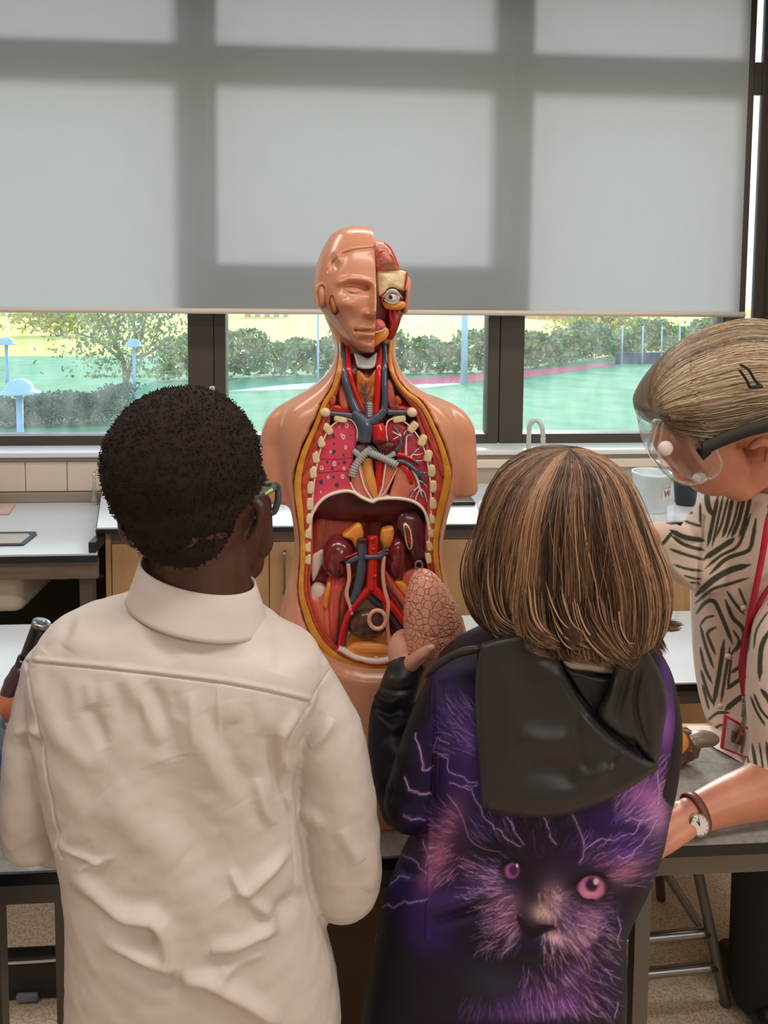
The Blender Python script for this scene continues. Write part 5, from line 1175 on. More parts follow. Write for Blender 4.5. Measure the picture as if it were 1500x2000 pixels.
STG = [(Zg((350, 330), (340, 450), (350, 680), (340, 950)), 3, -.004, 1), (Zg((330, 1050), (325, 1300), (315, 1600)), 4, .003, 1), (Zg((90, 560), (150, 640), (220, 600)), 12, .006), (Zg((60, 480), (130, 520), (190, 500)), 9, .006), (Zg((60, 530), (130, 575), (200, 560)), 9, -.007), (Zg((120, 700), (200, 760), (300, 740)), 18, .006), (Zg((100, 900), (190, 960), (280, 930)), 18, -.006), (Zg((200, 1000), (260, 1060), (330, 1040)), 10, .005),
       (Zg((330, 1480), (450, 1430), (600, 1380)), 16, .008), (Zg((340, 1540), (480, 1500), (620, 1460)), 16, -.008), (Zg((700, 1650), (900, 1640), (1100, 1520)), 20, .008), (Zg((1180, 1440), (1080, 1580), (960, 1680)), 9, .009), (Zg((1160, 1520), (1050, 1640), (940, 1740)), 9, -.007), (Zg((1150, 1600), (1040, 1740), (900, 1850)), 10, .006), (Zg((900, 1900), (1000, 1820), (1100, 1700)), 12, -.006), (Zg((160, 1250), (230, 1300), (300, 1300)), 12, -.006), (Zg((1330, 1080), (1250, 1200), (1150, 1290)), 14, .005), (Zg((380, 400), (420, 500), (400, 640)), 14, .005)]
V = folds(V, N, STG)
cv = Canvas(690, 1190, 1345, 2010, (24, 15, 38))
B = cv.blob
B(870, 1340, 50, 60, (66, 56, 98), .9); B(880, 1410, 45, 60, (70, 48, 130), .8); B(915, 1450, 22, 50, (120, 80, 180), .7); B(900, 1520, 60, 60, (62, 38, 120), .8); B(880, 1600, 70, 50, (44, 28, 90), .8)
B(1296, 1410, 26, 70, (158, 96, 200), .9); B(1300, 1320, 16, 50, (84, 56, 130), .8)
B(1260, 1560, 46, 55, (186, 110, 200), .9, -.6); B(1284, 1600, 22, 40, (236, 170, 220), .7); B(1190, 1600, 60, 34, (54, 30, 108), .9); B(1230, 1660, 60, 36, (74, 44, 140), .9); B(1150, 1640, 60, 50, (40, 22, 84), .7)
B(1222, 1700, 46, 26, (206, 130, 172), .75, -.5); B(1170, 1690, 50, 26, (110, 64, 130), .7, -.4)
B(790, 1740, 40, 50, (44, 32, 92), .9); B(810, 1800, 50, 50, (48, 28, 96), .8); B(770, 1690, 40, 40, (34, 26, 72), .8)
B(858, 1660, 30, 62, (196, 112, 150), .8, .2); B(884, 1600, 22, 50, (150, 90, 130), .6, .4); B(905, 1670, 26, 55, (56, 30, 62), .9, -.25); B(835, 1720, 20, 30, (190, 110, 150), .6); B(870, 1760, 60, 40, (66, 40, 110), .7); B(840, 1830, 50, 40, (50, 30, 96), .7)
B(1050, 1650, 60, 60, (30, 17, 44), .9); B(1060, 1600, 60, 30, (26, 15, 36), .9); B(960, 1720, 44, 32, (126, 92, 156), .7, .3); B(1000, 1755, 36, 24, (160, 110, 150), .6); B(1120, 1690, 44, 34, (40, 22, 60), .8); B(1040, 1730, 34, 40, (30, 18, 34), .9)
B(985, 1800, 36, 36, (150, 100, 128), .75, .5); B(940, 1840, 40, 30, (22, 14, 30), .7); B(1085, 1760, 30, 44, (200, 150, 168), .75, -.2); B(1060, 1785, 24, 18, (234, 196, 184), .9, .4); B(1130, 1790, 46, 36, (120, 84, 130), .75); B(1165, 1800, 30, 40, (186, 124, 150), .55, .4); B(1085, 1832, 26, 12, (232, 190, 190), .85, .2); B(1130, 1840, 34, 20, (190, 130, 150), .6)
B(960, 1920, 80, 50, (46, 44, 66), .9); B(880, 1960, 60, 50, (26, 22, 36), .8); B(1000, 1870, 60, 26, (30, 20, 44), .7); B(1080, 1960, 70, 34, (126, 70, 160), .75); B(1130, 1900, 40, 60, (150, 92, 150), .6, .6); B(1000, 1985, 60, 24, (110, 60, 150), .6); B(1190, 1900, 22, 80, (28, 18, 60), .9); B(760, 1900, 50, 110, (15, 9, 24), .9); B(1200, 1810, 20, 26, (26, 20, 66), .8)
def fur(n, x0, x1, y0, y1, ctr, L, cols, al, w=.8, jit=.13):
    L = L*.8
    for _ in range(int(n*2.0)):
        x, y = rng.uniform(x0, x1), rng.uniform(y0, y1); d = np.array([x-ctr[0], y-ctr[1]]); a = math.atan2(d[1], d[0])+rng.normal()*jit; l = L*rng.uniform(.5, 1.4)
        c = cols[rng.integers(len(cols))]; b2 = a+rng.normal()*.25
        cv.stroke([(x, y), (x+math.cos(a)*l*.5, y+math.sin(a)*l*.5), (x+math.cos(a)*l*.5+math.cos(b2)*l*.5, y+math.sin(a)*l*.5+math.sin(b2)*l*.5)], w*rng.uniform(.5, 1.2), c, al*rng.uniform(.4, 1), True, 6)
PK, LI, DK = (236, 180, 210), (190, 150, 220), (34, 20, 48)
fur(150, 1190, 1288, 1500, 1620, (1120, 1690), 42, [PK, LI, (150, 100, 200)], .55); fur(110, 1130, 1275, 1640, 1730, (1060, 1740), 40, [PK, LI, DK], .5); fur(110, 845, 900, 1570, 1720, (960, 1640), 34, [PK, (210, 140, 160), DK], .5); fur(120, 920, 1010, 1680, 1770, (1060, 1730), 42, [LI, PK, DK], .55)
fur(130, 950, 1020, 1770, 1850, (1060, 1770), 40, [PK, LI, DK], .5); fur(150, 1060, 1190, 1800, 1870, (1060, 1760), 42, [PK, (250, 220, 225), LI, DK], .55); fur(150, 1080, 1190, 1740, 1810, (1070, 1760), 28, [PK, DK, LI], .5); fur(160, 1020, 1190, 1880, 2000, (1020, 1800), 46, [LI, PK, (140, 80, 180), DK], .6, 1.0); fur(90, 900, 1030, 1940, 2005, (960, 1840), 40, [(130, 80, 170), (90, 70, 130), DK], .5, 1.2)
fur(50, 870, 935, 1380, 1480, (1000, 1500), 46, [LI, (210, 190, 235)], .5, .8); fur(60, 1000, 1150, 1600, 1680, (1060, 1740), 34, [(110, 80, 150), (80, 56, 120)], .45, .8); fur(50, 930, 1010, 1590, 1660, (1020, 1720), 50, [(120, 90, 170), LI], .4, .8); fur(40, 1050, 1090, 1730, 1790, (1040, 1690), 18, [(250, 225, 215), PK, DK], .5, .9)
# ear outline, eyes, nose
cv.stroke([(888, 1566), (905, 1602), (918, 1640), (946, 1658), (985, 1665)], 1.4, (226, 160, 180), .45);
B(998, 1698, 26, 24, (22, 12, 28), .95, 0, 2); B(1000, 1701, 15, 16, (176, 96, 158), .95, 0, 4); B(1003, 1700, 9, 11, (60, 24, 70), .9, 0, 3); cv.stroke([(978, 1690), (1000, 1680), (1018, 1686)], 3.5, (18, 10, 24), .95); B(1010, 1691, 2.4, 4, (250, 240, 250), 1, 0, 3)
B(1154, 1732, 42, 34, (22, 12, 26), .95, 0, 2); B(1155, 1734, 28, 24, (206, 118, 164), .95, .1, 5); B(1153, 1744, 18, 10, (236, 160, 180), .7); B(1156, 1728, 13, 14, (36, 16, 44), .95, 0, 3); B(1164, 1722, 6, 7, (240, 220, 235), .9, 0, 3); cv.stroke([(1120, 1730), (1140, 1710), (1165, 1706), (1188, 1716)], 4, (16, 8, 22), .95); cv.stroke([(1124, 1738), (1140, 1756), (1164, 1758)], 2.2, (20, 10, 24), .9)
cv.poly([(1010, 1786), (1026, 1798), (1050, 1806), (1084, 1808), (1066, 1818), (1046, 1830), (1034, 1834), (1020, 1818), (1012, 1802)], (26, 14, 26), .97); B(1040, 1806, 14, 4, (86, 62, 80), .6, .2); cv.stroke([(1034, 1834), (1042, 1846), (1058, 1850)], 2, (24, 12, 26), .8); cv.stroke([(1046, 1832), (1066, 1820), (1090, 1810)], 1.6, (40, 22, 36), .8)
def bolt(pts, w=.75, c=(226, 196, 224), al=.8):
    P = [pts[0]]
    for a, b in zip(pts[:-1], pts[1:]):
        for t in (.33, .66, 1): P.append((a[0]+(b[0]-a[0])*t+rng.normal()*2.2, a[1]+(b[1]-a[1])*t+rng.normal()*2.2))
    P = np.array(P); w_ = cv.win(P.min(0)-8, P.max(0)+8)
    d, f = seg_dist(cv.X[w_], cv.Y[w_], P); cv.mix(w_, .28*np.exp(-(d/4)**2), (130, 80, 190)); cv.mix(w_, al*np.clip((w-d)/.8+.5, 0, 1), c)
for b in ([(812, 1432), (822, 1470), (830, 1505), (842, 1500)], [(790, 1518), (800, 1545), (822, 1552), (842, 1550)], [(788, 1590), (805, 1602), (832, 1600)], [(852, 1440), (845, 1465), (868, 1478), (872, 1502), (890, 1515), (928, 1530)], [(855, 1440), (878, 1455)], [(878, 1530), (905, 1538), (920, 1545), (935, 1570), (952, 1600), (968, 1618)], [(905, 1538), (930, 1532)], [(1284, 1594), (1255, 1602), (1240, 1628), (1200, 1640), (1172, 1640), (1143, 1657), (1132, 1690)], [(1284, 1600), (1262, 1640), (1235, 1668), (1210, 1676)], [(1255, 1602), (1236, 1596), (1224, 1606)], [(1118, 1592), (1128, 1620), (1143, 1655)], [(1062, 1596), (1074, 1620), (1086, 1652)], [(786, 1668), (812, 1682), (824, 1700), (836, 1708)], [(826, 1640), (836, 1665), (832, 1690)], [(748, 1772), (758, 1764), (768, 1774), (788, 1758), (806, 1764), (832, 1756)], [(762, 1728), (780, 1714), (800, 1713)], [(1206, 1790), (1211, 1815), (1207, 1850)], [(1200, 1990), (1206, 1960)], [(725, 1838), (733, 1828)], [(1288, 1380), (1296, 1400), (1290, 1430)], [(1284, 1510), (1290, 1540), (1284, 1575)], [(970, 1618), (990, 1640), (1015, 1655)], [(990, 1595), (1008, 1625), (1022, 1650)]): bolt(b)
# black sleeve panels and side seam
cv.poly([(690, 1190), (835, 1190), (905, 1255), (850, 1315), (842, 1360), (840, 1400), (822, 1440), (790, 1510), (770, 1600), (700, 1640), (690, 1400)], (27, 24, 26), .96, 90)
B(828, 1470, 26, 60, (44, 28, 74), .6)
bolt([(812, 1432), (822, 1470), (830, 1505), (842, 1500)], 1.1); bolt([(790, 1518), (800, 1545), (822, 1552), (842, 1550)], 1.1); bolt([(788, 1590), (805, 1602), (832, 1600)], .8, (150, 130, 160))
cv.poly([(1312, 1290), (1345, 1290), (1345, 1560), (1296, 1560), (1306, 1500), (1318, 1420), (1316, 1360)], (28, 24, 28), .95)
px_, py_ = proj(V)
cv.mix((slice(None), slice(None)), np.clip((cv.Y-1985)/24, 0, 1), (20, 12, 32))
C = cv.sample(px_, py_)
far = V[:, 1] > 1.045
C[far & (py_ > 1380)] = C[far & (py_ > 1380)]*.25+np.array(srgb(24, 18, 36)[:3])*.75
M_hood = vmat('printed_satin', .5, .22)
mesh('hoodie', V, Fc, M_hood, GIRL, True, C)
M_satin = mat('black_satin', (42, 39, 39), .42, spec=.42)
V, Fc, E = union([L_([(778, 1352, 1.118), (792, 1310, 1.13)], [41, 38])], .003, 5, 0)
N = vnormals(V, Fc); V = folds(V, N, [([(740, 1342), (775, 1350), (815, 1345)], 4, -.004), ([(750, 1325), (770, 1330), (800, 1318)], 10, .003)]); mesh('cuff', V, Fc, M_satin, GIRL)
# hood hanging open down the back, built as thick draped cloth
def drape(name, poly, Yf, thick, strokes, m, parent, step=3.0, round_=16, noise_=.0):
    P = cr(np.array(poly, float), 160, True); lo, hi = P.min(0), P.max(0)
    gx, gy = np.meshgrid(np.arange(lo[0], hi[0]+step, step), np.arange(lo[1], hi[1]+step, step), indexing='ij')
    ins = inside(gx.ravel(), gy.ravel(), P).reshape(gx.shape)
    full = ins[:-1, :-1] | ins[1:, :-1] | ins[:-1, 1:] | ins[1:, 1:]
    use = np.zeros(gx.shape, bool)
    for a in (0, 1):
        for b in (0, 1): use[a:gx.shape[0]-1+a, b:gx.shape[1]-1+b] |= full
    x, y = gx[use], gy[use]; out = ~ins[use]
    Pc = np.vstack([P, P[:1]])
    # snap outer vertices to the outline
    for k in np.where(out)[0]:
        dd = np.hypot(P[:, 0]-x[k], P[:, 1]-y[k]); j = dd.argmin(); x[k], y[k] = P[j]
    d, _ = seg_dist(x, y, Pc)
    q = np.clip(d/round_, 0, 1); h = thick*np.sqrt(1-(1-q)**2)
    for s in strokes:
        dd, f = seg_dist(x, y, cr(np.array(s[0], float), 14)); h = h+s[2]*np.exp(-(dd/s[1])**2)*np.clip(q*2, 0, 1)*(.2+.8*np.sin(np.clip(f, 0, 1)*math.pi)**.6 if len(s) < 4 else 1)
    Y0 = Yf(x, y) if callable(Yf) else np.full(x.shape, Yf)
    Fr = atn(x, y, Y0-h); Bk = atn(x, y, Y0+.012)
    idx = -np.ones(gx.shape, int); idx[use] = np.arange(use.sum()); n = use.sum()
    q4 = np.stack([idx[:-1, :-1][full], idx[1:, :-1][full], idx[1:, 1:][full], idx[:-1, 1:][full]], 1)
    from collections import Counter
    ed = Counter(); 
    for f in q4:
        for a, b in zip(f, np.roll(f, -1)): ed[(a, b)] += 1
    side = [(a, b, b+n, a+n) for (a, b) in ed if (b, a) not in ed]
    Fc = [tuple(f[::-1]) for f in q4]+[tuple(f+n) for f in q4]+[tuple(s) for s in side]
    return mesh(name, np.vstack([Fr, Bk]), Fc, m, parent)
HB = .905
hood_main = [(934, 1268), (958, 1250), (1000, 1240), (1046, 1236), (1076, 1252), (1100, 1305), (1140, 1375), (1190, 1432), (1240, 1472), (1282, 1492), (1284, 1502), (1240, 1534), (1180, 1566), (1110, 1590), (1046, 1597), (985, 1590), (944, 1576), (938, 1520), (932, 1440), (928, 1350)]
HS = [([(1040, 1262), (1062, 1270), (1080, 1266)], 9, .006), ([(1050, 1285), (1075, 1290), (1095, 1312)], 10, -.006), ([(1010, 1440), (1070, 1455), (1130, 1445)], 26, .012), ([(1010, 1500), (1090, 1500), (1160, 1530)], 24, -.010), ([(1140, 1400), (1180, 1450), (1225, 1478)], 12, .008), ([(1120, 1500), (1150, 1520), (1200, 1500)], 16, .010), ([(1190, 1500), (1200, 1480), (1215, 1466)], 5, -.004), ([(985, 1300), (1000, 1400), (985, 1520)], 26, .006), ([(1100, 1330), (1140, 1392), (1200, 1446)], 3, -.003, 1), ([(1130, 1390), (1120, 1440), (1145, 1500)], 10, -.006), ([(950, 1560), (1050, 1565), (1150, 1545)], 16, .006)]
hood_Y = lambda x, y: HB+.012-.022*np.clip((y-1240)/300, 0, 1)
HS = [(a[0], a[1]*1.15, a[2]*.55) if len(a) < 4 else a for a in HS]
drape('hood', hood_main, hood_Y, .012, HS, M_satin, GIRL, 3.0, 14)
drape('hood_lining', [(1096, 1300), (1130, 1312), (1195, 1322), (1250, 1312), (1262, 1400), (1240, 1462), (1200, 1432), (1150, 1380), (1104, 1310)], .914, .008, [([(1120, 1310), (1160, 1370), (1190, 1420)], 10, -.004)], mat('hood_dark_lining', (26, 24, 24), .5), GIRL, 4.0, 12)
drape('hood_flap', [(1206, 1256), (1236, 1250), (1266, 1272), (1292, 1320), (1304, 1370), (1296, 1430), (1284, 1494), (1262, 1484), (1238, 1452), (1212, 1440), (1168, 1398), (1186, 1350), (1200, 1300)], lambda x, y: .905+.02*np.clip((x-1200)/100, 0, 1), .012, [([(1232, 1290), (1216, 1350), (1200, 1410)], 8, -.006), ([(1250, 1300), (1240, 1380), (1262, 1460)], 5, -.006), ([(1260, 1320), (1275, 1400), (1280, 1470)], 10, .005), ([(1205, 1330), (1190, 1370), (1182, 1400)], 8, .006)], M_satin, GIRL, 3.0, 13)
drape('undershirt_collar', [(1094, 1268), (1120, 1262), (1170, 1272), (1206, 1284), (1200, 1316), (1150, 1312), (1104, 1304)], .924, .012, [([(1098, 1284), (1150, 1294), (1200, 1304)], 2, -.003, 1)], mat('cream_jersey', (206, 190, 172), .8), GIRL, 3.0, 10)
drape('shoulder_band', [(935, 1262), (905, 1264), (868, 1280), (836, 1302), (826, 1318), (834, 1324), (858, 1306), (892, 1286), (934, 1274)], lambda x, y: np.interp(x, [820, 880, 935], [.985, .935, .915]), .012, [], M_satin, GIRL, 3.0, 10)
# hair: long bob, combed down from the crown
rowsH = [(876, 1106, 1114, 1.0, .004), (878, 1088, 1132, 1.0, .02), (884, 1052, 1160, 1.0, .05), (900, 1020, 1188, 1.0, .075), (930, 985, 1212, 1.0, .094), (980, 958, 1234, 1.0, .106), (1030, 944, 1254, 1.0, .11), (1080, 934, 1276, 1.0, .11), (1130, 926, 1290, 1.0, .108), (1175, 932, 1288, .995, .104), (1210, 952, 1276, .985, .1), (1228, 985, 1256, .976, .088), (1252, 1050, 1236, .966, .07)]
RH = cr(np.array(rowsH)*np.array([1, 1, 1, 1000, 1000]), 80)/np.array([1, 1, 1, 1000, 1000])
def hair_pt(u, a, off=0.0):
    """u 0..1 from crown to ends, a = angle round the head (-90 deg faces the camera)"""
    k = np.clip(u, 0, 1)*(len(RH)-1); i = np.minimum(k.astype(int), len(RH)-2); f = (k-i)[:, None]; R = RH[i]*(1-f)+RH[i+1]*f
    cx_ = (R[:, 1]+R[:, 2])/2; hw = (R[:, 2]-R[:, 1])/2*(1+off*8); ca, sa = np.cos(a), np.sin(a); ex = 2/2.3
    Xp = cx_+hw*np.sign(ca)*np.abs(ca)**ex; Yp = R[:, 3]+(R[:, 4]+off)*np.sign(sa)*np.abs(sa)**ex
    c = atn(cx_, R[:, 0], R[:, 3]); e = atn(cx_+hw, R[:, 0], R[:, 3]); hwm = np.linalg.norm(e-c, axis=1)
    return c+np.stack([np.sign(ca)*np.abs(ca)**ex*hwm, np.sign(sa)*np.abs(sa)**ex*(R[:, 4]+off), 0*a], 1)
na, nu = 220, 90
V = []; C = []
BR = [np.array(srgb(*c)[:3]) for c in [(76, 54, 42), (108, 78, 58), (138, 102, 76), (172, 134, 102), (56, 40, 32), (96, 68, 52)]]
aa = np.linspace(0, 2*math.pi, na, endpoint=False)
LKA = rng.normal(size=400); LK = lambda a, fr: float(np.interp((a*fr) % 400, np.arange(400), LKA))
gro = np.array([.0026*LK(a+7, 12)+.0014*LK(a+7, 31) for a in aa]); gro[-8:] *= np.linspace(1, 0, 8); gro[:8] *= np.linspace(0, 1, 8)
for u in np.linspace(0, .90, nu):
    V.append(hair_pt(np.full(na, u), aa+.08*math.sin(u*3), -.004)+0)
    P = V[-1]; c = P.mean(0); d = P-c; d /= np.maximum(np.linalg.norm(d, axis=1), 1e-6)[:, None]; V[-1] = P+d*(gro*min(1, u*2.5))[:, None]
    C.append(np.array([BR[0]*(.85+.2*LK(a+7, 40)) for a in aa]))
V = np.vstack(V); F0 = grid_faces(nu, na, False, True)+[tuple(range(na))[::-1], tuple(range((nu-1)*na, nu*na))]; C = np.vstack(C)
lines, rad, cols = [], [], []
for k in range(4200):
    a = rng.uniform(-math.pi*1.02, .02*math.pi) if k < 3000 else rng.uniform(0, math.pi)
    u1 = (rng.uniform(.84, .97)+.05*LK(a+7, 14)) if k % 5 else rng.uniform(.4, .9); u0 = rng.uniform(0, .12) if k % 4 else rng.uniform(.1, .5)
    u = np.linspace(u0, u1, 16); w = rng.normal()*.05
    off = rng.uniform(-.001, .0045)
    P = hair_pt(u, a+w*np.sin(u*rng.uniform(2, 5)+rng.uniform(0, 6)), off)
    lock = .8*LK(a+7, 9)+.6*LK(a+7, 27)+rng.normal()*.65
    c = BR[3] if lock > 1.0 else BR[2] if lock > .3 else BR[1] if lock > -.5 else BR[0] if lock > -1.1 else BR[4]
    lines.append(P); rad.append(rng.uniform(.0005, .0011)); cols.append(c*rng.uniform(.75, 1.2)*(1.1 if u1 < .9 else 1))
def flick(pts, n, spread, c):
    for _ in range(n):
        o_ = rng.normal(size=2)*spread; P = cr(np.array([(p[0]+o_[0]*(1.4-.9*i/len(pts)), p[1]+o_[1]*(1.6-1.1*i/len(pts)), p[2]*1000) for i, p in enumerate(pts)], float), 16)
        lines.append(atn(P[:, 0], P[:, 1], P[:, 2]/1000)); rad.append(rng.uniform(.0008, .0016)); cols.append((c if rng.random() < .35 else BR[rng.integers(5)])*rng.uniform(.7, 1.15))
flick([(1258, 1100, .955), (1266, 1160, .935), (1280, 1202, .93), (1300, 1222, .93), (1326, 1223, .93)], 90, 7, BR[1])
flick([(1235, 1120, .93), (1246, 1185, .915), (1262, 1228, .91), (1280, 1256, .91), (1293, 1272, .91)], 110, 8, BR[0])
flick([(1200, 1150, .905), (1200, 1225, .89), (1208, 1262, .885), (1226, 1282, .885), (1240, 1268, .885), (1236, 1250, .885)], 90, 9, BR[1])
flick([(950, 1040, .965), (926, 1110, .96), (932, 1175, .955), (956, 1222, .955), (988, 1228, .955)], 100, 8, BR[0])
flick([(968, 1120, .93), (966, 1180, .92), (984, 1228, .915), (1020, 1246, .91)], 90, 10, BR[4])
flick([(1040, 1160, .90), (1046, 1220, .888), (1060, 1246, .885), (1084, 1258, .885)], 80, 11, BR[1])
flick([(1100, 1180, .892), (1110, 1222, .884), (1124, 1248, .882), (1146, 1258, .882)], 80, 11, BR[0])
flick([(1160, 1170, .892), (1172, 1230, .88), (1192, 1264, .878), (1214, 1284, .878)], 80, 11, BR[2])
for k in range(40): # fly-away hairs
    a = rng.uniform(-math.pi, 0); u = np.linspace(rng.uniform(0, .3), rng.uniform(.4, .9), 16); lines.append(hair_pt(u, a+.15*np.sin(u*6+k), rng.uniform(.004, .014))); rad.append(.0003); cols.append(BR[3])
S = strands('', lines, rad, cols, None, None)
V2 = np.vstack([V, S[0]]); F2 = F0+[tuple(f) for f in S[1]+len(V)]; C2 = np.vstack([C, S[2]])
mesh('hair', V2, F2, vmat('hair_strands', .4, .45), GIRL, True, C2)
legs(900, 1060, 2060, 1.0, M_dark, M_shoe, GIRL, .08)

# the lung the girl holds
LY = 1.145
def lung_mat():
    m, n, l, b = _nt('lung_crackle'); b.inputs['Roughness'].default_value = .3; b.inputs['Coat Weight'].default_value = .3
    t = n.new('ShaderNodeTexCoord'); vo = n.new('ShaderNodeTexVoronoi'); vo.feature = 'DISTANCE_TO_EDGE'; vo.inputs['Scale'].default_value = 98; l.new(t.outputs['Object'], vo.inputs['Vector'])
    rp = n.new('ShaderNodeValToRGB'); l.new(vo.outputs['Distance'], rp.inputs[0]); l.new(rp.outputs[0], b.inputs['Base Color'])
    rp.color_ramp.elements[0].position = .012; rp.color_ramp.elements[0].color = srgb(168, 92, 72); rp.color_ramp.elements[1].position = .045; rp.color_ramp.elements[1].color = srgb(242, 172, 146)
    r2 = n.new('ShaderNodeMapRange'); r2.inputs[1].default_value = 0; r2.inputs[2].default_value = .1; l.new(vo.outputs['Distance'], r2.inputs[0])
    bp = n.new('ShaderNodeBump'); bp.inputs['Strength'].default_value = .5; bp.inputs['Distance'].default_value = .003; l.new(r2.outputs[0], bp.inputs['Height']); l.new(bp.outputs[0], b.inputs['Normal']); return m
LUP = [(822, 1110), (840, 1114), (858, 1130), (874, 1152), (890, 1176), (903, 1206), (912, 1240), (917, 1275), (915, 1310), (890, 1322), (850, 1318), (815, 1305), (796, 1286), (790, 1250), (788, 1215), (789, 1180), (796, 1145), (806, 1120)]
lo_ = thing('lung_model', 'pink crackled lung model held up in front of the open torso by the girl', 'lung model', tuple(at(850, 1215, LY)))
pf = cr(np.array(LUP, float), 120, True); c = pf.mean(0); Vl = []; nr = 22
for k in range(nr):
    s = math.sin((k+.5)/nr*math.pi/2); h = .040*math.sqrt(1-s*s); Q = c+(pf-c)*s
    g, _ = seg_dist(Q[:, 0], Q[:, 1], cr(np.array([(788, 1212), (830, 1222), (865, 1224), (895, 1210), (905, 1200)], float), 20)); h = h-.0022*np.exp(-(g/1.6)**2)*(s < .97)
    Vl.append(atn(Q[:, 0], Q[:, 1], LY)-np.stack([0*h, h, 0*h], 1))
for k in range(nr-1, -1, -1):
    s = math.sin((k+.5)/nr*math.pi/2); h = .018*math.sqrt(1-s*s); Q = c+(pf-c)*s; Vl.append(atn(Q[:, 0], Q[:, 1], LY)+[0, h, 0])
Fl = grid_faces(2*nr, 120, False, True)+[tuple(range(120))[::-1], tuple(range((2*nr-1)*120, 2*nr*120))]
mesh('lobe_surface', np.vstack(Vl), Fl, lung_mat(), lo_)
mesh('hook', *tube([at(818+7*math.cos(t), 1104+8*math.sin(t), LY) for t in np.linspace(0, 2*math.pi, 12, endpoint=False)], .0016, 8, 30, closed=True), M_steel, lo_)

# ------------------------------------------------------------------ the woman in goggles, leaning over the near table
WY = 1.25
M_wskin = mat('tanned_skin', (214, 146, 118), .42, rgb2=(194, 124, 98), vscale=14, sss=.1)
wd = [ellipsoid(at(1425, 772, WY), (.105, .072, .088)), limb([at(1312, 800, WY), at(1318, 850, WY)], [.034, .034]), limb([at(1350, 845, WY), at(1392, 905, WY)], [.066, .056]), limb([at(1490, 880, WY), at(1445, 945, WY-.005)], [.06, .03]), limb([at(1392, 900, WY), at(1440, 945, WY)], [.05, .03]), limb([at(1302, 862, WY), at(1322, 905, WY), at(1336, 926, WY)], [.016, .014, .015]), limb([at(1368, 944, WY), at(1382, 950, WY)], [.014, .013]),
      limb([at(1320, 850, WY-.03), at(1300, 848, WY)], [.02, .022]), limb([at(1500, 850, WY), at(1540, 960, 1.3)], [.06, .065]), limb([at(1540, 980, 1.32), at(1530, 1200, 1.4), at(1545, 1480, 1.6)], [.07, .08, .08]),
      limb([at(1540, 1000, 1.32), at(1410, 1030, 1.33), at(1372, 1095, 1.34)], [.06, .034, .03]), limb([at(1372, 1095, 1.34), at(1300, 1058, 1.33), at(1262, 1050, 1.32)], [.03, .024, .022]),
      limb([at(1540, 1020, 1.33), at(1582, 1120, 1.265), at(1532, 1380, 1.215), at(1535, 1480, 1.195)], [.05, .035, .034, .036]), limb([at(1540, 1500, 1.19), at(1500, 1538, 1.18), at(1420, 1566, 1.165), at(1352, 1592, 1.15)], [.05, .044, .035, .027]),
      limb([at(1468, 872, WY-.072), at(1486, 862, WY-.078), at(1506, 868, WY-.076)], [.007, .0085, .008], 10, 10), limb([at(1506, 868, WY-.072), at(1498, 900, WY-.07)], [.009, .006], 10, 8)]
wd += hand(at(1348, 1594, 1.148), nrm(at(1285, 1620, 1.125)-at(1350, 1590, 1.15)), [0, .5, -1], [-.2, 1, .3], 1.0, (.3, .9, .5), .3, .12)
wd += hand(at(1258, 1050, 1.32), [-1, -.1, .1], [0, .2, -1], [0, -1, .2], .9, (.5, .6, .4))
V, Fc, E = union(wd, .0034, 4)
px_, py_ = proj(V)
WOM = person('woman in clear goggles and a striped blouse leaning on the near table', V, Fc, M_wskin)
# blouse
rowsW = [(950, 1430, 1610, 1.30, .06), (975, 1400, 1640, 1.31, .08), (1050, 1380, 1660, 1.33, .09), (1140, 1362, 1660, 1.37, .1), (1240, 1362, 1660, 1.42, .1), (1340, 1370, 1655, 1.455, .095), (1420, 1390, 1650, 1.465, .09), (1462, 1418, 1650, 1.465, .085)]
tr = loft_rows(rowsW, 64, 60, 2.3)
parts = [tr, L_([(1425, 1005, 1.32), (1390, 1060, 1.335), (1372, 1098, 1.34)], [62, 66, 62]), L_([(1372, 1100, 1.34), (1335, 1082, 1.335), (1302, 1056, 1.33)], [60, 56, 40]), L_([(1296, 1052, 1.33), (1288, 1050, 1.33)], [36, 34])]
V, Fc, E = union(parts, .0036, 6, 1); N = vnormals(V, Fc)
V = folds(V, N, [([(1310, 1040), (1340, 1060), (1370, 1050)], 8, -.008), ([(1290, 1080), (1320, 1110), (1360, 1150)], 9, .006), ([(1300, 1110), (1330, 1140), (1370, 1180)], 7, -.006), ([(1372, 1010), (1368, 1080), (1362, 1160)], 4, -.008, 1), ([(1400, 1100), (1390, 1250), (1410, 1400)], 20, .006), ([(1445, 1100), (1440, 1250), (1450, 1400)], 16, -.005)])
cw = Canvas(1225, 930, 1720, 1660, (226, 206, 190), 1.0)
Zw = Zf(1240, 940, .29); DG = (62, 66, 52)
W = lambda wd_, *p: cw.stroke(Zw(*p), wd_*.5, DG, .97)
W(6, (440, 50), (330, 215), (270, 280), (210, 280)); W(11, (485, 30), (490, 150), (520, 230)); W(5, (440, 150), (440, 290)); W(5, (330, 265), (400, 290), (455, 305)); W(5, (365, 215), (390, 210)); W(10, (240, 330), (330, 375), (470, 400)); W(7, (250, 370), (340, 430), (470, 465)); W(6, (235, 455), (330, 490), (470, 530)); W(5, (260, 560), (350, 590), (460, 605)); W(4, (330, 635), (400, 655), (450, 655)); W(4, (370, 680), (440, 690)); W(7, (180, 430), (230, 370), (250, 340))
for x0_, x1_ in ((540, 490), (575, 520), (610, 545), (640, 590), (690, 620), (720, 650), (760, 700)): W(5 if x0_ % 20 else 8, (x0_+20, 100), ((x0_+x1_)/2+8, 280), (x1_, 440 if x0_ < 600 else 380))
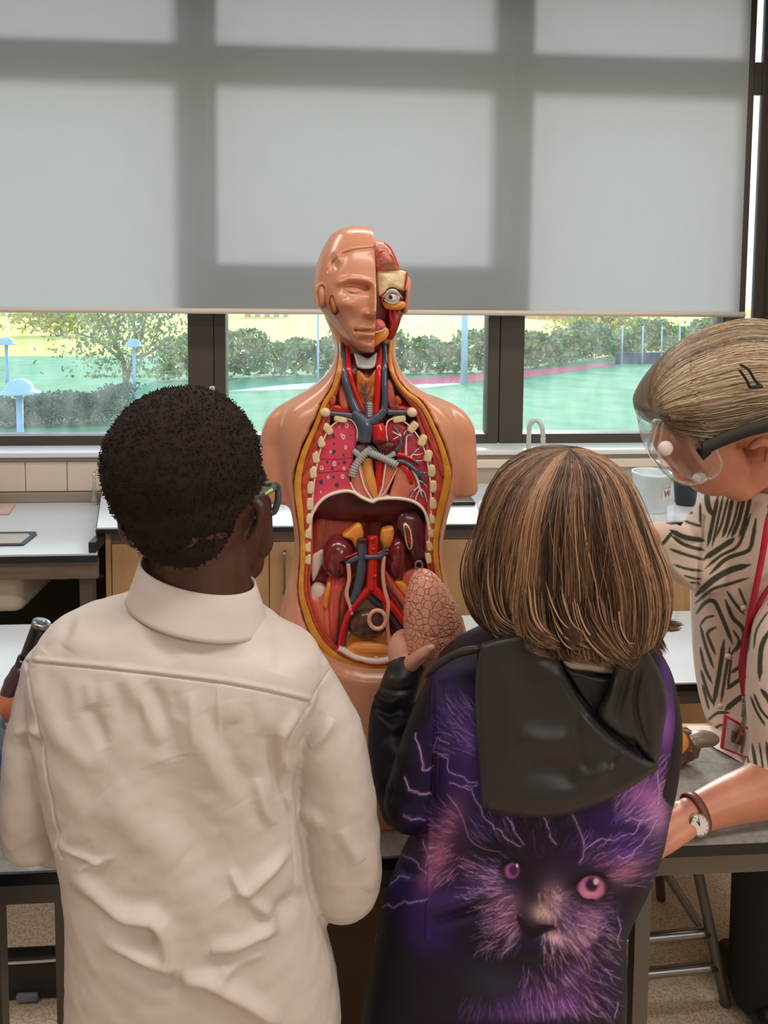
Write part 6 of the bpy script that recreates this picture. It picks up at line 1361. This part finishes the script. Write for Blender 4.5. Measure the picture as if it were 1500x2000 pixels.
W(11, (470, 520), (560, 460), (650, 400), (670, 380)); W(6, (780, 220), (740, 330), (690, 440), (580, 500), (470, 590)); W(8, (815, 250), (790, 400), (760, 470), (620, 520), (500, 630)); W(12, (410, 770), (520, 670), (640, 600), (780, 560)); W(6, (410, 820), (520, 730), (640, 690), (770, 650)); W(8, (415, 890), (470, 820), (530, 805), (580, 900), (660, 1100)); W(6, (620, 740), (680, 830), (740, 900)); W(8, (610, 800), (660, 920), (720, 980), (735, 1050), (680, 1150)); W(5, (700, 720), (750, 840)); W(5, (440, 970), (480, 920), (540, 905)); W(6, (440, 970), (480, 1120), (530, 1260)); W(6, (550, 980), (490, 1020), (510, 1090), (545, 1170)); W(9, (600, 1070), (575, 1250), (530, 1510)); W(6, (440, 1120), (470, 1250), (520, 1360)); W(6, (445, 1270), (490, 1420), (535, 1510)); W(6, (640, 1120), (610, 1300), (580, 1490)); W(5, (650, 1180), (625, 1400)); W(7, (650, 1290), (720, 1240), (780, 1230)); W(8, (620, 1400), (700, 1340), (780, 1300)); W(11, (610, 1540), (680, 1480), (740, 1440)); W(6, (490, 1610), (560, 1560), (640, 1560)); W(6, (500, 1700), (560, 1650), (600, 1640)); W(7, (520, 1760), (570, 1720), (640, 1700)); W(5, (455, 1370), (500, 1540)); W(5, (660, 1000), (700, 1080), (640, 1180))
W(7, (900, 760), (800, 900), (770, 1050), (770, 1150)); W(4, (900, 870), (820, 1000), (800, 1130)); W(10, (900, 1010), (850, 1130), (840, 1340)); W(9, (850, 1400), (880, 1460), (930, 1500)); W(5, (780, 1450), (820, 1550), (880, 1650)); W(5, (800, 1430), (850, 1540), (920, 1620)); W(5, (760, 1480), (800, 1600), (850, 1700))
for k in range(16): W(6, (960+60*(k % 5), 100+120*k), (900+80*(k % 4), 180+120*k), (1000+80*(k % 3), 260+120*k), (1400, 200+120*k))
px_, py_ = proj(V); C = cw.sample(px_, py_)
M_bl = vmat('printed_viscose', .75, .25, sheen=.15)
mesh('blouse', V, Fc, M_bl, WOM, True, C)
for bp_ in ((1422, 1282), (1407, 1380), (1452, 1188)):
    b3 = at(bp_[0], bp_[1], np.interp(bp_[1], [1140, 1240, 1340, 1420], [1.272, 1.322, 1.363, 1.378])-.004); mesh('button', *lathe([(.001, -.002), (.005, -.002), (.0055, .001), (.001, .002)], b3, 14, 'y'), mat('pearl', (220, 206, 180), .25), WOM)
# near sleeve with its rolled cuff
parts = [L_([(1555, 1030, 1.32), (1585, 1140, 1.262)], [84, 74]), L_([(1585, 1140, 1.26), (1542, 1250, 1.24), (1526, 1380, 1.215), (1532, 1470, 1.2)], [70, 74, 68, 64]), L_([(1526, 1490, 1.195), (1508, 1525, 1.19)], [62, 58])]
V, Fc, E = union(parts, .0036, 5, 1); N = vnormals(V, Fc)
V = folds(V, N, [([(1440, 1440), (1460, 1490), (1500, 1570)], 4, -.004, 1)])
cs = Canvas(1420, 1050, 1640, 1640, (230, 212, 196), 1.0)
W2 = lambda wd_, *p: cs.stroke(Zw(*p), wd_*.5, DG, .97)
W2(7, (920, 700), (800, 900), (768, 1050), (765, 1150)); W2(4, (900, 870), (820, 1000), (800, 1130)); W2(10, (900, 1010), (850, 1130), (840, 1340)); W2(9, (850, 1400), (900, 1470), (930, 1560)); W2(5, (780, 1450), (820, 1550), (880, 1650)); W2(5, (800, 1430), (850, 1540), (920, 1620))
for k in range(5): cs.stroke([(1455+14*k, 1455-2*k), (1462+14*k, 1500), (1452+22*k, 1560)], 2.0+(k % 2)*1.6, DG, .95)
cs.stroke([(1500, 1180), (1540, 1300), (1560, 1450)], 4, DG, .95); cs.stroke([(1560, 1100), (1600, 1300), (1600, 1450)], 4, DG, .95)
px_, py_ = proj(V); mesh('sleeve', V, Fc, M_bl, WOM, True, cs.sample(px_, py_))
# hair swept back from the forehead
top = cr(np.array([(1266, 792), (1272, 745), (1296, 698), (1340, 660), (1400, 634), (1470, 622), (1540, 640), (1580, 700)], float), 40)
bot = cr(np.array([(1280, 806), (1296, 830), (1330, 850), (1385, 862), (1440, 858), (1490, 846), (1540, 830), (1580, 800)], float), 40)
def wh(f, t, off=0.0):
    k = np.clip(t, 0, 1)*39; i = np.minimum(k.astype(int), 38); r = (k-i)[:, None]; a = top[i]*(1-r)+top[i+1]*r; b = bot[i]*(1-r)+bot[i+1]*r
    P = a*(1-f)[:, None]+b*f[:, None]; g = np.clip(1-(1-np.clip(f*1.1, 0, 1))**2, 0, 1)
    g = np.sin(np.clip(f, 0, 1)*math.pi*.62)**.75; g = g*np.interp(t, [0, .12, .35, 1], [.25, .7, 1, .95])
    return atn(P[:, 0], P[:, 1], WY-(.094+off)*g)
nf, ntt = 90, 60
V = []; C = []
GB_ = [np.array(srgb(*c)[:3]) for c in [(176, 152, 122), (140, 118, 92), (204, 184, 154), (104, 86, 68), (86, 70, 56)]]
for f in np.linspace(0, 1, nf):
    V.append(wh(np.full(ntt, f), np.linspace(0, 1, ntt), -.003+.0012*LK(f*9+50, 7))); C.append(np.tile(GB_[1]*(.7+.1*LK(f*9+50, 7)), (ntt, 1)))
Vf = np.vstack(V); Vb = Vf.copy(); Vb[:, 1] = 2*WY-Vf[:, 1]; Cf = np.vstack(C)
F1 = grid_faces(nf, ntt); n0 = len(Vf); F1 = F1+[tuple(i+n0 for i in f[::-1]) for f in F1]
for j in range(ntt-1): F1.append((j+1, j, n0+j, n0+j+1)); F1.append(((nf-1)*ntt+j, (nf-1)*ntt+j+1, n0+(nf-1)*ntt+j+1, n0+(nf-1)*ntt+j))
for i in range(nf-1): F1.append((i*ntt, (i+1)*ntt, n0+(i+1)*ntt, n0+i*ntt))
lines, rad, cols = [], [], []
for k in range(2600):
    f = rng.uniform(0, 1)**.9; t0_ = rng.uniform(0, .12) if k % 3 else rng.uniform(.1, .5); t1_ = rng.uniform(.8, 1); t = np.linspace(t0_, t1_, 18)
    ff = np.clip(f+.05*np.sin(t*rng.uniform(2, 6)+rng.uniform(0, 6))*rng.uniform(0, 1), 0, 1)
    lines.append(wh(ff, t, rng.uniform(-.001, .004))); rad.append(rng.uniform(.0004, .001)); lk = LK(f*9+50, 5)*.6+rng.normal()*.8
    c = GB_[2] if lk > .9 else GB_[0] if lk > .1 else GB_[1] if lk > -.7 else GB_[3]
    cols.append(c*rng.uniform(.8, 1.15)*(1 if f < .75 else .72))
S = strands('', lines, rad, cols, None, None)
Ve, Fe = join([ellipsoid(at(1296, 776, WY), (.020, .050, .034), None, 20), ellipsoid(at(1312, 806, WY), (.024, .056, .024), None, 20), ellipsoid(at(1572, 748, WY), (.030, .088, .066), None, 24), ellipsoid(at(1612, 700, WY), (.040, .042, .040), None, 24)])
S = (np.vstack([S[0], Ve]), [tuple(f) for f in S[1]]+[tuple(i+len(S[0]) for i in f) for f in Fe], np.vstack([S[2], np.tile(GB_[3]*.8, (len(Ve), 1))]))
V2 = np.vstack([Vf, Vb, S[0]]); F2 = F1+[tuple(i+2*n0 for i in f) for f in S[1]]; C2 = np.vstack([Cf, Cf, S[2]])
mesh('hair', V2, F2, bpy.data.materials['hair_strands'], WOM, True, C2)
hcl = [tube([at(1446, 712, WY-.106), at(1462, 722, WY-.106), at(1474, 742, WY-.106), at(1486, 754, WY-.105)], .0022, 8), tube([at(1444, 722, WY-.106), at(1458, 742, WY-.106), at(1464, 756, WY-.106)], .0022, 8), tube([at(1464, 756, WY-.106), at(1488, 754, WY-.105)], .0032, 8)]
mesh('hair_clip', *join(hcl), M_black, WOM)
# goggles
GG = mesh('safety_goggles', *(lambda: (lambda P: (P[0], P[1]))(None))() if False else tube([at(1362, 826, WY-.085), at(1378, 852, WY-.086), at(1396, 874, WY-.084), at(1408, 900, WY-.078), at(1404, 922, WY-.07), at(1386, 936, WY-.066)], .0022, 8), clear_mat('goggle_rim', (.9, .9, .9), .3, .25), WOM)
oc = cr(np.array([(1284, 806), (1270, 824), (1268, 858), (1275, 890), (1292, 918), (1316, 940), (1344, 950), (1366, 946)], float), 40)   # front silhouette
ic = cr(np.array([(1322, 812), (1358, 822), (1378, 848), (1397, 876), (1408, 900), (1403, 922), (1388, 936), (1370, 944)], float), 40)   # edge on the cheek
Vg = []
for s in np.linspace(0, 1, 18):
    P = oc*(1-s)+ic*s; Yg = WY-.086*np.sin(s*math.pi/2)**.6; Vg.append(atn(P[:, 0], P[:, 1], np.full(40, Yg)))
Vg = np.vstack(Vg); Vg2 = Vg.copy(); Vg2[:, 1] = 2*WY-Vg[:, 1]
fg = grid_faces(18, 40); mesh('goggle_shell', np.vstack([Vg, Vg2]), fg+[tuple(i+len(Vg) for i in f[::-1]) for f in fg], clear_mat('goggle_plastic', (.96, .97, .97), .14, .07), GG)
mesh('vent_button', *ellipsoid(at(1300, 876, WY-.066), (.0125, .006, .0125), None, 18), mat('milky_white', (236, 216, 214), .4), GG)
mesh('vent_button', *ellipsoid(at(1366, 934, WY-.068), (.012, .006, .010), None, 18), clear_mat('milky_vent', (.8, .8, .8), .1, .5), GG)
mesh('strap_clip', *prism([at(1358, 878, WY-.088), at(1374, 866, WY-.089), at(1388, 884, WY-.088), at(1372, 898, WY-.086)], (0, -1, 0), .004), M_black, GG)
sp = cr(np.array([(1372, 878, 0), (1420, 856, 0), (1470, 838, 0), (1520, 826, 0), (1580, 810, 0)], float), 24); Vs = []
for o_ in (-13, 13): Vs.append(atn(sp[:, 0], sp[:, 1]+o_, np.full(24, WY-.100)))
Vs2 = [v+[0, .003, 0] for v in Vs]; V = np.vstack([Vs[0], Vs[1], Vs2[1], Vs2[0]])
mesh('strap', V, grid_faces(4, 24, True), mat('strap_black', (40, 36, 34), .7), GG)
# lanyard with the name badge
bands = [[(1520, 975), (1502, 1010), (1488, 1090), (1472, 1170), (1458, 1240), (1448, 1300), (1450, 1345), (1452, 1362)], [(1530, 1120), (1500, 1150), (1474, 1200), (1460, 1260), (1452, 1310), (1452, 1360)]]
prs = []
for q, b in enumerate(bands):
    P = cr(np.array(b, float), 30); T = np.gradient(P, axis=0); T /= np.linalg.norm(T, axis=1)[:, None]; Nn = np.stack([-T[:, 1], T[:, 0]], 1); w = (6.5 if q == 0 else 5)*np.interp(np.arange(30), [0, 24, 29], [1, 1, .45])[:, None]
    Yl = np.interp(P[:, 1], [950, 1050, 1140, 1240, 1340, 1420], [1.225, 1.225, 1.25, 1.30, 1.345, 1.36])-.014+.003*q
    a, b2 = P+Nn*w, P-Nn*w; V = np.vstack([atn(a[:, 0], a[:, 1], Yl), atn(b2[:, 0], b2[:, 1], Yl), atn(b2[:, 0], b2[:, 1], Yl+.0015), atn(a[:, 0], a[:, 1], Yl+.0015)]); prs.append((V, grid_faces(4, 30, True)))
LN = mesh('lanyard', *join(prs), mat('crimson_ribbon', (186, 28, 62), .6), WOM)
mesh('clip', *join([tube([at(1452, 1360, 1.33), at(1452, 1380, 1.33), at(1450, 1400, 1.328)], .003, 8), tube([at(1452, 1372, 1.327), at(1456, 1392, 1.327), at(1450, 1420, 1.327)], .004, 8)]), M_steel, LN)
bd = [at(p[0], p[1], 1.335) for p in [(1416, 1396), (1484, 1434), (1480, 1490), (1408, 1462)]]
mesh('badge_frame', *prism(bd, (0, 1, 0), .004), mat('red_frame', (214, 50, 66), .4), LN, False)
bi = np.array(bd); c = bi.mean(0); bi = c+(bi-c)*.86; mesh('badge_card', *prism(bi+[0, -.001, 0], (0, 1, 0), .002), mat('badge_paper', (206, 192, 190), .3), LN, False)
mesh('badge_photo', *prism((c+(bi-c)*.4+(bi[0]-bi[1])*.12)+[0, -.0018, 0], (0, 1, 0), .001), mat('badge_print', (150, 116, 104), .4, rgb2=(90, 70, 66), vscale=90), LN, False)
mesh('keys', *join([tube([at(1450, 1416, 1.328), at(1442, 1440, 1.328), at(1436, 1452, 1.328)], .003, 8), tube([at(1452, 1416, 1.326), at(1454, 1440, 1.326), at(1448, 1470, 1.326)], .0028, 8), tube([at(1446+6*math.cos(t), 1424+6*math.sin(t), 1.329) for t in np.linspace(0, 6.28, 9)[:-1]], .0012, 6, 20, closed=True)]), mat('brass_keys', (170, 120, 84), .35, .8), LN)
# wrist watch
A_, B_ = at(1352, 1590, 1.150), at(1420, 1566, 1.165); ax = nrm(B_-A_); wc = A_+ax*.006
e1 = nrm(np.cross(ax, [0, 1, 0])); e2 = np.cross(e1, ax)
WT2 = None
V = []
for h in (-.007, .007):
    for r in (.0288, .0305):
        V += [wc+ax*h+(e1*math.cos(t)+e2*math.sin(t))*r for t in np.linspace(0, 2*math.pi, 40, endpoint=False)]
V = np.array(V).reshape(4, 40, 3)[[0, 1, 3, 2]].reshape(-1, 3)
WA = mesh('wristwatch', V, grid_faces(4, 40, True, True), mat('brown_leather', (124, 66, 54), .45, var=.2, vscale=60), WOM)
dc = at(1365, 1611, 1.122); fn = nrm(np.array([-.05, -1, .35])); ux = nrm(np.cross([0, 0, 1], fn)); uz = np.cross(fn, ux)
def disc(r, h0, h1, n=32): return join([(np.array([dc+fn*h+(ux*math.cos(t)+uz*math.sin(t))*rr for rr, h in ((.0005, h0), (r, h0), (r, h1), (.0005, h1)) for t in np.linspace(0, 2*math.pi, n, endpoint=False)]), grid_faces(4, n, False, True))])
mesh('case', *disc(.0165, -.005, .003), mat('pale_gold', (206, 184, 150), .25, .9), WA)
mesh('dial', *disc(.0138, .003, .0036), mat('dial_white', (232, 228, 222), .3), WA, False)
mesh('watch_hand', *join([tube([dc+fn*.0042, dc+fn*.0042+uz*.010-ux*.001], .0006, 6), tube([dc+fn*.0042, dc+fn*.0042+uz*.006-ux*.004], .0008, 6)]+[tube([dc+fn*.0039+(ux*math.cos(t)+uz*math.sin(t))*.0115, dc+fn*.0039+(ux*math.cos(t)+uz*math.sin(t))*.013], .0005, 5) for t in np.linspace(0, 2*math.pi, 12, endpoint=False)]), M_black, WA)
legs(1506, 1624, 1492, 1.61, mat('black_trousers', (20, 17, 20), .8), M_shoe, WOM, .095)

# ------------------------------------------------------------------ the child at the left edge, by the microscope
PY = 1.08
pd_ = [limb([at(-14, 1384, 1.2), at(12, 1388, 1.22), at(34, 1384, 1.235)], [.020, .019, .017]), limb([at(-14, 1384, 1.2), at(-70, 1440, 1.1)], [.02, .03]), limb([at(-70, 1440, 1.1), at(-150, 1290, 1.0)], [.03, .036]), limb([at(-150, 1290, 1.0), at(-230, 1280, .98), at(-230, 1200, .98)], [.036, .06, .05]), ellipsoid(at(-225, 1080, .99), (.08, .095, .105)), limb([at(-230, 1290, .98), at(-230, 1700, .98)], [.08, .09]), limb([at(-230, 1290, .98), at(-320, 1330, .98), at(-330, 1560, 1.0)], [.05, .04, .032])]
pd_ += hand(at(34, 1384, 1.235), [.9, .4, .05], [0, 1, -.3], [.1, .3, 1], .85, (.5, .7, .5))
pd_ += hand(at(-330, 1560, 1.0), [.2, .8, -.1], [0, 0, -1], [1, 0, 0], .85)
V, Fc, E = union(pd_, .0036, 4)
KID = person('child at the far left edge of the photo, only forearm and blue sleeve in view', V, Fc, mat('tan_skin', (190, 112, 78), .45, sss=.08))
V, Fc, E = union([L_([(-40, 1436, 1.13), (-80, 1450, 1.08)], [48, 52]), L_([(-80, 1450, 1.08), (-150, 1300, 1.0)], [52, 60]), limb([at(-150, 1300, 1.0), at(-310, 1320, .98)], [.06, .06]), limb([at(-230, 1300, .98), at(-230, 1950, .98)], [.11, .12]), L_([(-320, 1330, .98), (-330, 1540, 1.0)], [58, 50]), L_([(-6, 1452, 1.1), (-30, 1500, 1.06)], [28, 60])], .005, 4)
mesh('jumper', V, Fc, mat('blue_jumper', (58, 82, 140), .8, rgb2=(40, 34, 36), vscale=16, vmin=.4, vmax=.5), KID)
V, Fc, E = union([ellipsoid(at(-228, 1056, .97), (.087, .098, .098))], .005, 2); mesh('hair', V, Fc, mat('dark_brown_hair', (50, 36, 28), .7), KID)
legs(-290, -180, 1980, .98, M_dark, M_shoe, KID, .08)
MY = 1.27
MS = thing('microscope', 'black microscope with a slanted eyepiece tube, left of the boy on the near table', 'microscope', (at(70, 1500, MY)[0], MY, .8))
M_mb = mat('black_enamel', (30, 26, 28), .3, coat=.3)
e0, e1_ = at(80, 1218, MY), at(30, 1352, MY)
mesh('eyepiece', *join([tube([e0, e0+(e1_-e0)*.5], .0135, 20, 6), tube([e0+(e1_-e0)*.5, e1_], .0165, 20, 6)]), M_mb, MS)
dd = nrm(e0-e1_); mesh('eyepiece_ring', *tube([e0-dd*.004, e0+dd*.003], .0148, 24, 4), M_steel, MS)
mesh('eyepiece_lens', *tube([e0+dd*.002, e0+dd*.0045], .0095, 24, 4), mat('lens_dark', (70, 80, 84), .08), MS)
V, Fc, E = union([limb([at(50, 1318, MY), at(28, 1350, MY)], [.026, .022]), limb([at(36, 1336, MY), at(70, 1330, MY+.02)], [.024, .02])], .003, 4); mesh('head', V, Fc, mat('maroon_enamel', (66, 48, 52), .3, coat=.3), MS)
a0 = at(75, 1330, MY+.03); mesh('arm', *tube([a0, a0+[.03, .03, -.06], [a0[0]+.03, MY+.06, .84]], .014, 14), M_mb, MS)
mesh('objective', *tube([at(36, 1352, MY), at(38, 1380, MY), at(39, 1390, MY)], [.011, .009, .006], 16), M_steel, MS)
s0 = at(50, 1420, MY); mesh('stage', *box(s0[0]-.04, s0[0]+.05, MY-.04, MY+.05, s0[2]-.008, s0[2], .002), M_mb, MS)
mesh('base', *box(s0[0]-.05, s0[0]+.06, MY-.06, MY+.09, .801, .825, .006), M_mb, MS)

# ------------------------------------------------------------------ on the near table beside the woman
hp = atz(1338, 1490, .8); HM = thing('heart_model', 'small brown and yellow organ model lying on the near table beside the girl', 'organ model', tuple(hp))
V, Fc, E = union([ellipsoid(hp+[-.012, .005, .030], (.040, .032, .030)), ellipsoid(hp+[-.03, .0, .022], (.034, .03, .022))], .0025, 4); V = V+vnormals(V, Fc)*(fbm(V, 60, 2)*.004)[:, None]; V[:, 2] = np.maximum(V[:, 2], .8005)
mesh('body', V, Fc, mat('brown_organ', (112, 76, 52), .3, rgb2=(78, 50, 38), vscale=40, coat=.3), HM)
V, Fc, E = union([ellipsoid(hp+[-.028, -.014, .050], (.026, .02, .022)), ellipsoid(hp+[-.045, -.012, .035], (.018, .018, .022))], .0022, 3); mesh('fat_cap', V, Fc, M_org, HM)
V, Fc, E = union([ellipsoid(hp+[.034, .0, .046], (.030, .02, .013)), ellipsoid(hp+[.014, .0, .042], (.02, .02, .013))], .0022, 3); mesh('valve', V, Fc, mat('mauve_organ', (150, 104, 96), .35, rgb2=(120, 116, 92), vscale=30, coat=.2), HM)
sp_ = [atz(p[0], p[1], .802) for p in [(1330, 1420), (1356, 1424), (1440, 1500), (1400, 1560), (1290, 1560), (1290, 1450)]]
o = mesh('worksheet', *prism([atz(p[0], p[1], .8035) for p in [(1336, 1417), (1420, 1418), (1450, 1490), (1398, 1462)]], (0, 0, 1), .0006), mat('printed_paper', (232, 218, 210), .7, rgb2=(222, 160, 150), vscale=26, vmin=.36, vmax=.44), None, False); tag(o, 'printed worksheet on the near table beside the woman, behind the organ model', 'paper')
o = mesh('wooden_strip', *prism([atz(p[0], p[1], .8005) for p in [(1326, 1416), (1420, 1416), (1420, 1423), (1330, 1423)]], (0, 0, 1), .003), M_wood, None, False); tag(o, 'thin wooden strip along the back edge of the near table', 'wood strip')
